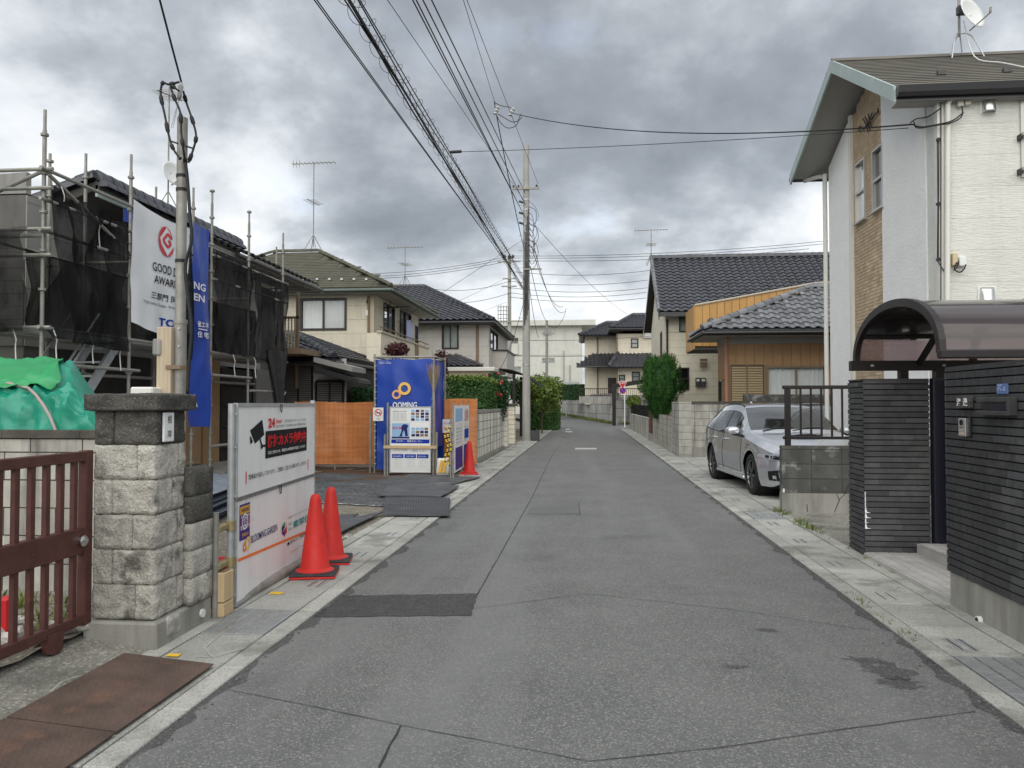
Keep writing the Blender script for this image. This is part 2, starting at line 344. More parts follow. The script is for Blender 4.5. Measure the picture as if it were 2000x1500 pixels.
mat('black_tile', (.043,.043,.045), (.068,.068,.071), 11, .62, bump=.006, bscale=60, rnd=.3, stain=((.11,.11,.108), 2.4, .58, .5), streak=(.10,.10,.10), streak_amt=.35)
mat('black_joint', (.008,.008,.008), rough=.95)
mat('gate_navy', (.006,.007,.016), rough=.3, spec=.6)
mat('paver', (.33,.325,.31), (.43,.42,.40), 5, .8, bump=.003, bscale=80, rnd=.1)
mat('stainless', (.62,.62,.60), (.70,.70,.68), 5, .28, metal=.9)
mat('plate_marble', (.74,.75,.75), (.80,.81,.81), 4, .4)
mat('concrete_pole', (.32,.32,.30), (.42,.415,.385), 2.5, .85, bump=.003, bscale=50, streak=(.22,.215,.20), streak_amt=.5)
mat('cable', (.014,.014,.015), rough=.55); mat('cable_grey', (.16,.165,.17), rough=.6)
mat('insulator', (.50,.50,.50), rough=.3); mat('plastic_white', (.74,.75,.73), rough=.4); mat('plastic_beige', (.58,.48,.30), rough=.5); mat('plastic_grey', (.36,.36,.34), rough=.5)
mat('rope_white', (.72,.71,.68), rough=.9); mat('chain_yellow', (.70,.47,.03), rough=.5)
mat('apartment', (.55,.55,.50), (.64,.64,.585), 1.2, .85, streak=(.44,.44,.40), streak_amt=.4)
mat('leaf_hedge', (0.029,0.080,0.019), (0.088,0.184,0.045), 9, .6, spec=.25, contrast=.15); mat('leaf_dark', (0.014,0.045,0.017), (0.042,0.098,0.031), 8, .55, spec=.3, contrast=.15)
mat('leaf_lime', (0.090,0.150,0.030), (0.192,0.258,0.060), 6, .6, spec=.25, contrast=.15); mat('leaf_conifer', (0.016,0.067,0.012), (0.052,0.144,0.025), 7, .65, spec=.2, contrast=.15)
mat('leaf_maple', (.045,.014,.016), (.085,.028,.028), 7, .6, spec=.25); mat('petal', (.55,.012,.018), rough=.6); mat('petal_pink', (.55,.09,.06), rough=.6)
mat('bark', (.085,.065,.045), (.14,.11,.08), 12, .9, bump=.01, bscale=30)
mat('weed', (.085,.125,.03), (.17,.20,.055), 9, .7); mat('straw', (.34,.24,.12), (.46,.34,.19), 9, .9)
mat('leaf_litter', (.07,.04,.025), (.14,.085,.05), 20, .95, bump=.02, bscale=40)
mat('pebble', (.34,.33,.30), (.58,.56,.52), 9, .85, rnd=.3, contrast=.1)
mat('car_paint', (.55,.565,.60), rough=.22, metal=.65, coat=1.0, spec=.5)
mat('car_black', (.012,.012,.013), rough=.45); mat('tyre', (.018,.018,.019), rough=.8); mat('rim_dark', (.035,.035,.038), rough=.3, metal=.6); mat('alloy', (.34,.34,.36), rough=.3, metal=.95)
mat('lamp', (.34,.37,.40), rough=.22, spec=.6); mat('seat', (.05,.05,.05), rough=.9)
mat('sign_red', (.55,.015,.02), rough=.4); mat('sign_blue', (.02,.04,.32), rough=.4); mat('yellow_paint', (.80,.50,.04), rough=.6); mat('line_white', (.36,.36,.35), (.52,.52,.50), 20, .7)
mat('shirt', (.42,.45,.66), (.52,.55,.74), 8, .9); mat('cloth_dark', (.03,.032,.04), rough=.9); mat('cardboard', (.30,.19,.10), (.36,.24,.13), 4, .85)

def text(body, size, place_at, mt, parent, name='lettering', width=None, bold=0.0, align='LEFT', label=None):
    """flat print; place_at(x, y) gives the surface point"""
    c = bpy.data.curves.new('lettering', 'FONT'); c.body = body; c.size = 1; c.resolution_u = 2; c.offset = bold
    o = bpy.data.objects.new('lettering_tmp', c); COL.objects.link(o)
    dg = bpy.context.evaluated_depsgraph_get(); me = bpy.data.meshes.new_from_object(o.evaluated_get(dg)); bpy.data.objects.remove(o)
    n = len(me.vertices)
    if n == 0: return None
    co = np.empty(n*3); me.vertices.foreach_get('co', co); co = co.reshape(-1, 3)
    x0, x1 = co[:, 0].min(), co[:, 0].max(); y0, y1 = co[:, 1].min(), co[:, 1].max()
    sy = size/(y1-y0); sx = width/(x1-x0) if width else sy; W = (x1-x0)*sx; ox = {'LEFT': 0, 'CENTER': -W/2, 'RIGHT': -W}[align]
    b = B(); b.v = [tuple(place_at((p[0]-x0)*sx+ox, (p[1]-y0)*sy)) for p in co]; b.f = [tuple(p.vertices) for p in me.polygons]; bpy.data.meshes.remove(me)
    return obj(name, b, mt, parent, fix=False, label=label)
def on(fr, x, z, y=-.004): return lambda a, b_: fr @ Vector((x+a, y, z+b_))
# ================================================================= shared pieces
from mathutils import noise as mnoise
def LP(fr, px, py):
    """where a sight line meets a wall frame's plane, as (along, up)"""
    i = fr.inverted(); o = i @ EYEV; d = i.to_3x3() @ ray(px, py); t = -o.y/d.y; p = o+d*t; return p.x, p.z
def ptext(fr, body, pl, pt, pr, mt, parent, y=-.006, bold=0.0, name='lettering'):
    """print whose lower left, upper left and right end were measured on the photograph"""
    x0, z0 = LP(fr, *pl); _, z1 = LP(fr, *pt); x1, _ = LP(fr, *pr)
    return text(body, z1-z0, on(fr, x0, z0, y), mt, parent, name, width=x1-x0, bold=bold)
def panel(fr, x0, x1, z0, z1, y, mt, parent, name, t=.003):
    return obj(name, B(fr).box(x0, x1, y-t, y, z0, z1), mt, parent)
def rock(x0, x1, y0, y1, z0, z1, n=6, amp=.018, seed=0):
    bm = bmesh.new(); bmesh.ops.create_cube(bm, size=1); bmesh.ops.subdivide_edges(bm, edges=bm.edges[:], cuts=n, use_grid_fill=True); b = B()
    bm.verts.ensure_lookup_table(); c = Vector(((x0+x1)/2, (y0+y1)/2, (z0+z1)/2)); s = Vector((x1-x0, y1-y0, z1-z0))
    for v in bm.verts:
        p = Vector((v.co.x*s.x, v.co.y*s.y, v.co.z*s.z)); e = 1-max(sorted((abs(v.co.x), abs(v.co.y), abs(v.co.z)))[1]*2-.0, 0)
        d = Vector([math.copysign(1, q) if abs(q) > .499 else 0 for q in v.co]).normalized()
        q_ = (p+c)*7+Vector((seed, 0, 0)); k = amp*(min(e*9, 1)*.4+(abs(mnoise.noise(q_*1.3))*1.5-.3+mnoise.fractal(q_*2.2, 1.0, 2.0, 3)*.7)*min(e*8+.1, 1)-.12*(1-min(e*14, 1)))
        b.v.append(tuple(c+p+d*k))
    b.f = [tuple(v.index for v in f.verts) for f in bm.faces]; bm.free(); return b
def sag(p, q, s, n=14):
    p, q = Vector(p), Vector(q); return [p.lerp(q, i/n)-Vector((0, 0, s*4*(i/n)*(1-i/n))) for i in range(n+1)]
def block_wall(name, label, p, q, z0, z1, thick, mt, bw=.4, bh=.2, coping=None, plinth=0, cat='wall', both=False, group=None, joint='coping', stagger=.5, gap=.01, pmat='plinth_concrete', top_t=.06, over=.015):
    """wall of single blocks on the line p to q; the face towards the viewer is the line itself"""
    fr = frame2((p[0], p[1], 0), (q[0], q[1], 0)); Ln = (Vector((q[0], q[1], 0))-Vector((p[0], p[1], 0))).length
    t = thing(name, label, cat, (p[0], p[1], z0), group); zt = z1-(top_t if coping else 0)
    obj('core', B(fr).box(.006, Ln-.006, .008, thick-.008, z0+plinth, zt-.004), M[joint], t)
    if plinth: obj('plinth', B(fr).box(0, Ln, -.012, thick+.012, z0-.1, z0+plinth), M[pmat], t)
    boxes(t, 'block', fr, courses(0, Ln, z0+plinth+.002, zt, bw, bh, gap, stagger), 0, thick, M[mt])
    if coping:
        rs = courses(-over, Ln+over, zt, z1, .6, top_t, .004); boxes(t, 'coping_stone', fr, rs, -over, thick+over, M[coping])
    return t, fr
def window(parent, fr, x0, x1, z0, z1, fm='frame_dark', n=2, curtain='curtain', fw=.05, glassm='glass', sill=False, split='v', y=0.0, name='window'):
    b = B(fr); b.box(x0, x1, y-.03, y+.09, z0, z0+fw).box(x0, x1, y-.03, y+.09, z1-fw, z1).box(x0, x0+fw, y-.03, y+.09, z0+fw, z1-fw).box(x1-fw, x1, y-.03, y+.09, z0+fw, z1-fw)
    ps = []
    for k in range(n):
        if split == 'v':
            a = x0+fw+(x1-x0-2*fw)*k/n; c = x0+fw+(x1-x0-2*fw)*(k+1)/n; ps.append((a, c, z0+fw, z1-fw))
            if k: b.box(a-.022, a+.022, y-.012, y+.06, z0+fw, z1-fw)
        else:
            a = z0+fw+(z1-z0-2*fw)*k/n; c = z0+fw+(z1-z0-2*fw)*(k+1)/n; ps.append((x0+fw, x1-fw, a, c))
            if k: b.box(x0+fw, x1-fw, y-.012, y+.06, a-.022, a+.022)
    wo = obj(name, b, M[fm], parent)
    for a, c, d, e_ in ps: obj('pane', B(fr).poly([(a+.004, y+.03, d+.004), (c-.004, y+.03, d+.004), (c-.004, y+.03, e_-.004), (a+.004, y+.03, e_-.004)]), M[glassm], wo)
    if curtain:
        k = max(8, int((x1-x0)*14))
        obj('curtain', B(fr).sheet(lambda u, v: (x0+fw+.01+(x1-x0-2*fw-.02)*u, y+.075+.014*math.sin(u*k*math.pi)*(.6+.4*math.sin(u*9)), z0+fw+(z1-z0-2*fw)*v), k*3, 2), M[curtain], wo, smooth=True)
    if sill: obj('sill', B(fr).box(x0-.03, x1+.03, y-.07, y+.02, z0-.03, z0-.003), M[fm], wo)
    return wo
def siding(parent, fr, w_, z0, z1, mt, holes=(), bh=.455, bw=1.82, gap=.006, name='siding_board', y=0.0, stagger=.5, cap=300):
    boxes(parent, name, fr, cut(courses(0, w_, z0, z1, bw, bh, gap, stagger), holes), y, y+.018, M[mt], cap)
def core(parent, fr, w_, d, z0, z1, mt='inside_dark', inset=.14, name='wall_core'):
    return obj(name, B(fr).box(inset, w_-inset, inset, d-inset, z0, z1), M[mt], parent)
TILE = {}
def tile_mesh(kind, tw, th, mt):
    k = (kind, tw, th, mt)
    if k in TILE: return TILE[k]
    b = B(); n = 8 if kind == 'wave' else 1; vs = []; fs = []
    for yy, dz in ((-.0, .055 if kind == 'wave' else .016), (th*1.12, .02 if kind == 'wave' else .002)):
        for i in range(n+1):
            u = i/n; zz = (.5-.5*math.cos(2*math.pi*(u*.92+.30)))*.055*(tw/.28) if kind == 'wave' else 0
            vs.append(((u-.5)*tw*(1.06 if kind == 'wave' else .995), yy, zz+dz))
    for i in range(n+1): p = vs[i]; vs.append((p[0], p[1]+.004, p[2]-(.03 if kind == 'wave' else .014)))
    fs = [(i, i+1, n+2+i, n+1+i) for i in range(n)]+[(2*n+2+i, 2*n+3+i, i+1, i) for i in range(n)]
    b.v = vs; b.f = fs; TILE[k] = mesh_of('roof_tile_mesh', b, M[mt], smooth=(kind == 'wave'), fix=False); return TILE[k]
def plane_mats(poly, tw, th, margin=.0):
    """matrices for the courses of tiles that cover one roof plane; poly starts with the eave, left to right"""
    e0, e1 = Vector(poly[0]), Vector(poly[1]); u = (e1-e0).normalized(); n = u.cross(Vector(poly[2])-e0).normalized()
    if n.z < 0: n = -n
    v = n.cross(u)
    P2 = [((Vector(p)-e0).dot(u), (Vector(p)-e0).dot(v)) for p in poly]; H = max(p[1] for p in P2); out = []; k = 0
    def inside(x, y):
        c = False; j = len(P2)-1
        for i in range(len(P2)):
            (xi, yi), (xj, yj) = P2[i], P2[j]
            if (yi > y) != (yj > y) and x < (xj-xi)*(y-yi)/(yj-yi)+xi: c = not c
            j = i
        return c
    xs0, xs1 = min(p[0] for p in P2), max(p[0] for p in P2); y = 0
    while y < H-th*.4:
        x = xs0+tw*.5
        while x < xs1:
            if inside(x, min(y+th*.5, H-.01)):
                o = e0+u*x+v*y
                out.append(Matrix(((u.x, v.x, n.x, o.x), (u.y, v.y, n.y, o.y), (u.z, v.z, n.z, o.z), (0, 0, 0, 1))))
            x += tw
        y += th; k += 1
    return out
def deck(polys, mt, parent, t=.05, name='roof_deck'):
    b = B()
    for p in polys:
        p = [Vector(q) for q in p]; n = (p[1]-p[0]).cross(p[2]-p[0]).normalized()
        if n.z < 0: n = -n
        b.extr([q-n*.006 for q in p], -n*t)
    return obj(name, b, M[mt], parent)
def ridge(parent, p, q, r, mt, seg=.3, name='ridge_cap', h=.5):
    p, q = Vector(p), Vector(q); d = q-p; n = max(1, int(d.length/seg)); d.normalize(); sd_ = d.cross(Vector((0,0,1))).normalized(); up = sd_.cross(d); b = B(); Ln = (q-p).length/n
    vs = []
    for y, s in ((0, 1.06), (Ln*1.02, .96)):
        for i in range(7): a = math.pi*i/6; vs.append((r*s*math.cos(a), y, r*s*math.sin(a)*(1+h)-.0))
    b.v = vs; b.f = [(i, i+1, 8+i, 7+i) for i in range(6)]+[tuple(range(6, -1, -1)), tuple(range(7, 14))]
    me = mesh_of('ridge_cap_mesh', b, M[mt], smooth=True)
    for k in range(n):
        o = p+d*(Ln*k); link(name, me, Matrix(((sd_.x, d.x, up.x, o.x), (sd_.y, d.y, up.y, o.y), (sd_.z, d.z, up.z, o.z), (0,0,0,1))), parent)
def leaves(pts, nrm, size, jit=.6, asp=.55):
    """leaf-sized faces at the given points, roughly facing nrm"""
    n = len(pts); d = nrm+rng.normal(0, jit, (n, 3)); d /= np.linalg.norm(d, axis=1)[:, None]+1e-9
    a = np.cross(d, rng.normal(0, 1, (n, 3))); a /= np.linalg.norm(a, axis=1)[:, None]+1e-9; c = np.cross(d, a)
    s = size*rng.uniform(.6, 1.3, (n, 1)); b = B(); q = np.empty((n, 4, 3))
    q[:, 0] = pts-a*s; q[:, 1] = pts-c*s*asp+d*s*.12; q[:, 2] = pts+a*s; q[:, 3] = pts+c*s*asp+d*s*.12
    b.v = [tuple(p) for p in q.reshape(-1, 3)]; b.f = [(4*i, 4*i+1, 4*i+2, 4*i+3) for i in range(n)]; return b
def blob(c, r, n, fill=.45, rough=.25, freq=1.6):
    """points through the outer volume of an uneven ellipsoid"""
    d = rng.normal(0, 1, (n, 3)); d /= np.linalg.norm(d, axis=1)[:, None]
    k = np.array([1+rough*mnoise.fractal(Vector(x)*freq+Vector(c), 1, 2, 3) for x in d]); t = (1-fill*rng.random(n)**1.6)*k
    return np.array(c)+d*np.array(r)*t[:, None], d
def boxpts(x0, x1, y0, y1, z0, z1, n, depth=.12, bump_=.07):
    """points on and just under the clipped faces of a hedge"""
    A = [(y1-y0)*(z1-z0), (y1-y0)*(z1-z0), (x1-x0)*(z1-z0), (x1-x0)*(z1-z0), (x1-x0)*(y1-y0)]; f = rng.choice(5, n, p=np.array(A)/sum(A)); u = rng.random((n, 3)); P = np.empty((n, 3)); P[:, 0] = x0+(x1-x0)*u[:, 0]; P[:, 1] = y0+(y1-y0)*u[:, 1]; P[:, 2] = z0+(z1-z0)*u[:, 2]
    N_ = np.zeros((n, 3))
    for k, (ax, val, s) in enumerate(((0, x0, -1), (0, x1, 1), (1, y0, -1), (1, y1, 1), (2, z1, 1))):
        i = f == k; m_ = np.array([mnoise.fractal(Vector(p)*2.6, 1, 2, 3) for p in P[i]]) if i.any() else 0
        P[i, ax] = val+s*(bump_*m_-depth*rng.random(i.sum())**1.5); N_[i, ax] = s
    return P, N_
def shrub(name, label, cat, c, r, n, leaf, size, trunk_h=0, group=None, z0=0.0, lumps=5, rough=.3):
    t = thing(name, label, cat, (c[0], c[1], z0), group); P = []; D = []
    for k in range(lumps):
        a = random.random()*6.28; f = 0 if k == 0 else .55; cc = (c[0]+math.cos(a)*r[0]*f, c[1]+math.sin(a)*r[1]*f, c[2]+random.uniform(-.5, .45)*r[2]*(k > 0)); s = .8 if k == 0 else random.uniform(.35, .6)
        p, d = blob(cc, (r[0]*s, r[1]*s, r[2]*s), int(n*(.4 if k == 0 else .6/(lumps-1))), .6, rough); P.append(p); D.append(d)
    obj('crown', leaves(np.vstack(P), np.vstack(D), size), M[leaf], t, fix=False)
    b = B(); top = Vector(c); b.cyl((c[0], c[1], z0-.05), top, .05, .025, 7)
    for k in range(6):
        a = k*1.05+.3; b.cyl(Vector((c[0], c[1], z0)).lerp(top, .35+.1*(k % 4)), top+Vector((math.cos(a)*r[0]*.6, math.sin(a)*r[1]*.6, r[2]*random.uniform(-.2, .5))), .022, .008, 5)
    obj('trunk', b, M['bark'], t); return t

# ================================================================= ground, road and gutters
obj('ground', B().poly([(-600,-60,-.09),(600,-60,-.09),(600,900,-.09),(-600,900,-.09)]), M['ground'], kind='structure')
XL, XR = -1.93, 2.0
road = obj('road', B().poly([(XL,-6,0),(XR,-6,0),(XR,47,0),(XL,47,0)]), M['asphalt'], kind='structure')
obj('far_road', B().add([(XL,47,0),(XR,47,0),(6.5,49,0),(6.5,53.5,0),(2.0,54.5,.02),(-1.0,68,.2),(-3.4,82,.45),(-9.0,112,.9),(-13.5,112,.9),(-8.6,82,.45),(-6.2,68,.2),(-2.8,52.5,.0)],
    [(0,1,11),(1,4,11),(1,2,3,4),(4,5,10,11),(5,6,9,10),(6,7,8,9)]), M['asphalt_far'], kind='structure')
def strip(pts, wd, z, name, mt, parent, wob=.35):
    pts = [Vector((p[0], p[1], z)) for p in pts]; fine = []
    for a, c in zip(pts, pts[1:]):
        n = max(2, int((c-a).length/.09)); fine += [a.lerp(c, i/n) for i in range(n)]
    fine.append(pts[-1]); b = B(); k = len(fine); vs = []
    for i, p in enumerate(fine):
        d = (fine[min(i+1, k-1)]-fine[max(i-1, 0)]).normalized(); s = Vector((-d.y, d.x, 0)); j = s*random.uniform(-wob, wob)*wd; h = wd*.5*random.uniform(.55, 1.3); vs += [p+j+s*h, p+j-s*h]
    b.add(vs, [(2*i, 2*i+1, 2*i+3, 2*i+2) for i in range(k-1)]); return obj(name, b, M[mt], parent)
def g2(px, py, z=0.0): p = AZ(px, py, z); return (p.x, p.y)
strip([g2(445,1348), g2(600,1378), g2(785,1418), g2(930,1445), g2(1150,1488), g2(1400,1462), g2(1650,1425), g2(1905,1390)], .006, .004, 'crack', 'seam', road)
strip([g2(785,1418), g2(765,1455), g2(738,1500)], .009, .004, 'crack', 'tar', road, .9)
strip([g2(932,1162), g2(1015,1015), g2(1040,970), g2(1075,895), g2(1110,842)], .011, .004, 'crack', 'seam', road, .2)
strip([g2(918,1190), g2(1150,1160), g2(1420,1190), g2(1700,1232)], .005, .004, 'crack', 'seam', road)
strip([g2(1025,1008), g2(1133,1005), g2(1130,982), g2(1040,980)], .010, .004, 'crack', 'seam', road, .2)
pt = [g2(612,1206), g2(920,1203), g2(934,1160), g2(668,1164)]
pj = []
for (ax, ay), (bx_, by_) in zip(pt, pt[1:]+pt[:1]):
    for i in range(22): f = i/22; pj.append((ax+(bx_-ax)*f+random.uniform(-.008, .008), ay+(by_-ay)*f+random.uniform(-.010, .010), .004))
obj('asphalt_patch', B().poly(pj), M['asphalt_dark'], road)
obj('asphalt_patch', B().poly([(x, y, .0035) for x, y in (g2(1030,1004), g2(1133,1004), g2(1128,983), g2(1042,983))]), M['asphalt_far'], road)
def stain(cx, cy, rx, ry):
    n = 26; obj('dark_stain', B().poly([(cx+math.cos(i*6.283/n)*rx*random.uniform(.45, 1.15), cy+math.sin(i*6.283/n)*ry*random.uniform(.45, 1.15), .0045) for i in range(n)]), M['asphalt_stain'], road)
mat('asphalt_stain', (.045,.045,.046), (.085,.085,.085), 14, .8, bump=.005, bscale=190, speck=((.34,.33,.32), 95, .25, .5), alpha=.42)
for px, py, rx, ry in ((1735,1312,.16,.17), (1760,1335,.14,.1), (1690,1290,.13,.07), (1436,1303,.09,.04), (1500,1232,.09,.05), (1850,1300,.1,.16)):
    x, y = g2(px, py); stain(x, y, rx, ry)
def edge_dirt(x, s, y0, y1, wd):   # damp grime where the asphalt meets the kerb
    n = int((y1-y0)/.06); v = []
    for i in range(n+1): y = y0+(y1-y0)*i/n; v += [(x, y, .0042), (x+s*wd*max(.06, .55+.9*mnoise.fractal(Vector((x, y*2.4, 0)), .8, 2, 4)), y, .0042)]
    obj('edge_grime', B().add(v, [(2*i, 2*i+1, 2*i+3, 2*i+2) for i in range(n)]), M['asphalt_stain'], road)
edge_dirt(XL+.002, 1, 1.5, 12, .10); edge_dirt(XR-.002, -1, 1.5, 12, .11); edge_dirt(XL+.002, 1, 12, 34, .08); edge_dirt(XR-.002, -1, 12, 40, .09)
if True:
    p = [g2(1123,878), g2(1165,878), g2(1165,875), g2(1123,875)]; obj('road_line', B().poly([(x, y, .004) for x, y in p]), M['line_white'], road)
p = [g2(1206,835), g2(1222,835), g2(1221,833), g2(1206,833)]; obj('road_line', B().poly([(x, y, .004) for x, y in p]), M['line_white'], road)
for q in (((1104,839.6),(1112,839.6),(1113,837.5),(1106,837.5)), ((1105,844.5),(1118,844.5),(1117,842),(1104,842))):
    obj('road_line', B().poly([(*g2(*c_), .004) for c_ in q]), M['line_white'], road)

def gutter(name, side, x_road, y1, grates):
    t = thing(name, None, None, (0, 0, 0), kind='structure'); s = side
    def bx(xa, xb, ya, yb, za, zb): return (min(xa, xb), max(xa, xb), ya, yb, za, zb)
    kerb_me = mesh_of('kerb_mesh', B().box(*bx(0, s*.135, 0, .592, -.12, .014)), M['gutter_concrete'], bev=.006)
    cov_me = mesh_of('cover_mesh', B().box(*bx(s*.147, s*.565, 0, .594, -.1, .012)), M['gutter_concrete'], bev=.006)
    bed_me = mesh_of('bed_mesh', B().box(*bx(s*.577, s*.70, 0, .594, -.1, .016)), M['gutter_concrete'], bev=.005)
    obj('bed', B().box(*bx(x_road+s*.004, x_road+s*.70, -6, y1, -.13, -.012)), M['tar'], t)
    sb = B(); sl = B()
    for i in range(2): sb.box(*bx(s*(.235+.075*i), s*(.275+.075*i), .1, .34, .0125, .0145))
    for i in range(2): sl.box(*bx(s*(.251+.075*i), s*(.259+.075*i), .11, .33, .0146, .0152))
    s_me = mesh_of('slot_mesh', sb, M['galv']); l_me = mesh_of('slot_hole_mesh', sl, M['tar'])
    y = -2.4; k = 0
    while y < y1-.3:
        m = Matrix.Translation((x_road, y, 0)); link('kerb_block', kerb_me, m, t); link('bed_block', bed_me, m, t)
        if not any(abs(y-g) < .05 for g in grates):
            link('gutter_cover', cov_me, m @ Matrix.Translation((0, 0, random.uniform(-.003, .003))), t)
            if k % 2 == 0: link('lifting_slot', s_me, m, t); link('slot_hole', l_me, m @ Matrix.Translation((0, 0, .0004)), t)
        else:
            f = B(); f.box(*bx(x_road+s*.147, x_road+s*.157, y, y+.6, -.03, .014)); f.box(*bx(x_road+s*.555, x_road+s*.565, y, y+.6, -.03, .014)); f.box(*bx(x_road+s*.157, x_road+s*.555, y, y+.012, -.03, .014)); f.box(*bx(x_road+s*.157, x_road+s*.555, y+.585, y+.597, -.03, .014))
            fo = obj('grate_frame', f, M['galv'], t)
            for i in range(24): obj('grate_bar', B().box(*bx(x_road+s*.158, x_road+s*.554, y+.02+i*.0238, y+.028+i*.0238, -.02, .012)), M['galv'], fo)
            for i in range(3): obj('grate_bar', B().box(*bx(x_road+s*(.25+.1*i), x_road+s*(.262+.1*i), y+.013, y+.584, -.018, .0135)), M['stainless'], fo)
        y += .6; k += 1
    return t
gutter('gutter_left', -1, XL, 47, [4.8])
gutter('gutter_right', 1, XR, 46, [10.2, 4.2, 3.6])
# lots beside the street
lot = obj('lot_ground', B().poly([(-30,5.1,-.012),(-2.6,5.1,-.012),(-2.6,46,-.012),(-30,46,-.012)]), M['soil'], kind='structure')
obj('forecourt', B().poly([(2.68,7.9,.006),(30,7.9,.006),(30,21.8,.006),(2.68,21.8,.006)]), M['apron_concrete'], kind='structure')
pk = obj('parking_slab', B().box(2.69, 5.0, 11.2, 21.75, -.05, .016), M['gutter_concrete'], kind='structure', bev=.01)
obj('plot_ground', B().poly([(2.69,21.9,.0),(60,21.9,.0),(60,47,.0),(2.69,47,.0)]), M['soil'], kind='structure')
def apz(x, y): return .012+max(0, min(1, (-2.62-x)/.55))*.085+max(0, -3.2-x)*.02+.006*mnoise.noise(Vector((x*3, y*3, 0)))
obj('apron', B().sheet(lambda u, v: (lambda x, y: (x, y, apz(x, y)))(-5.6+(5.6-2.625)*u, -1+6.0*v), 30, 50), M['apron_concrete'], kind='structure', smooth=True)
obj('yard_soil', B().sheet(lambda u, v: (lambda x, y: (x, y, .12+.03*mnoise.noise(Vector((x*4, y*4, 1)))))(-9+5.95*u, 1+4.15*v), 40, 30), M['soil'], kind='structure', smooth=True)
# rusty chequer plates laid over the gutter
for i, (ya, yb, lab) in enumerate(((3.285, 4.18, 'rusty chequer steel plate lying beside the foot of the stone pillar'), (2.33, 3.272, 'rusty chequer steel plate at the corner, reddish at its edge'))):
    t = thing('steel_plate', lab, 'steel plate', (-2.35, (ya+yb)/2, .02), 'rusty plates over the gutter')
    z = lambda x: .028+(-2.095-x)/.53*.045
    obj('plate', B().hexa([(-2.625,ya,z(-2.625)),(-2.095,ya,z(-2.095)),(-2.095,yb,z(-2.095)),(-2.625,yb,z(-2.625))], [(-2.625,ya,z(-2.625)+.007),(-2.095,ya,z(-2.095)+.007),(-2.095,yb,z(-2.095)+.007),(-2.625,yb,z(-2.625)+.007)]), M['rust_plate'], t)
    b = B(); n = 0
    for r_ in range(int((yb-ya)/.03)):
        for c_ in range(17):
            x = -2.61+c_*.03+(.015 if r_ % 2 else 0); y = ya+.018+r_*.03; a = R(45 if (r_+c_) % 2 else -45); dx, dy = math.cos(a)*.011, math.sin(a)*.011; ex, ey = -math.sin(a)*.004, math.cos(a)*.004; zz = z(x)+.0072
            if x+.012 > -2.095 or y+.012 > yb: continue
            b.add([(x-dx, y-dy, zz), (x+ex, y+ey, zz), (x+dx, y+dy, zz), (x-ex, y-ey, zz), (x, y, zz+.003)], [(0,3,4),(3,2,4),(2,1,4),(1,0,4)])
    obj('chequer_relief', b, M['rust_plate'], t, kind='stuff')
# chalk marks and a yellow tag on the concrete
ch = thing('survey_mark', 'white chalk survey lines drawn on the gutter beside the stone pillar', 'chalk mark', (-2.35, 4.5, .01))
mat('chalk', (.50,.49,.45), rough=.95, alpha=.55)
for pts_ in ([(388,1282),(415,1283),(400,1265),(430,1238),(404,1240)], [(330,1303),(380,1305)], [(100,1360),(120,1340),(150,1330),(195,1329)], [(415,1283),(480,1265)]):
    strip([g2(px, py, .03 if px < 300 else .018) for px, py in pts_], .012, .0185 if pts_[0][0] > 300 else .055, 'chalk_line', 'chalk', ch, .3)
x, y = g2(340,1279,.02); obj('survey_tag', B().box(x-.04, x+.035, y-.02, y+.02, .017, .021), M['yellow_paint'], label='small yellow survey tag stuck at the foot of the stone pillar', cat='tag')
x, y = g2(540,1158,.02); obj('survey_tag', B().box(x-.05, x+.05, y-.03, y+.03, .017, .021), M['yellow_paint'], label='small yellow survey tag on the gutter edge below the security sign', cat='tag')

# ================================================================= gate pillar and walls at the left corner
t = thing('gate_pillar', 'rough grey granite gate pillar with dark cap and white nameplate', 'pillar', (-2.8, 4.6, 0))
PX0, PX1, PY0, PY1 = -3.02, -2.625, 4.47, 4.81
pb = B().box(-3.06, -2.585, 4.43, 5.12, -.06, .175); obj('plinth', pb, M['plinth_concrete'], t, bev=.012)
obj('core', B().box(PX0+.02, PX1-.02, PY0+.02, PY1, .17, 1.45), M['coping'], t)
z = .18
for k in range(6):
    h = .213; j = PX0+(PX1-PX0)*(.66 if k % 2 == 0 else .28)+random.uniform(-.02, .02); mt_ = M['granite'] if k < 5 else M['granite_dark']
    obj('stone', rock(PX0, j-.004, PY0, PY0+.2, z+.004, z+h-.004, 13, .013, k*7.1), mt_, t, smooth='all')
    yb = PY0+(.2 if k % 2 else .27)
    obj('stone', rock(j+.004, PX1, PY0, yb-.003, z+.004, z+h-.004, 13, .013, k*3.3+50), mt_, t, smooth='all')
    obj('stone', rock(PX1-.2, PX1, yb+.003, PY1, z+.004, z+h-.004, 11, .012, k*5.3+90), mt_, t, smooth='all'); z += h
obj('cap', rock(-3.06, -2.575, 4.42, 4.87, 1.457, 1.557, 13, .010, 33), M['granite_dark'], t, smooth='all')
obj('pebble_patch', rock(-2.592, -2.578, 4.55, 4.70, .06, .17, 6, .008, 8), M['pebble'], t)
fr = frame((PX1, 5, 0), 'E')   # the pillar's street side
nx0, nz0 = 4.52-5, 1.27
np_ = obj('nameplate', B(fr).box(4.515-5, 4.63-5, -.030, -.014, 1.262, 1.445), M['plate_marble'], t, bev=.004)
text('根', .05, on(fr, 4.55-5, 1.375, -.032), M['ink_black'], np_, width=.05); text('岸', .05, on(fr, 4.55-5, 1.285, -.032), M['ink_black'], np_, width=.05)
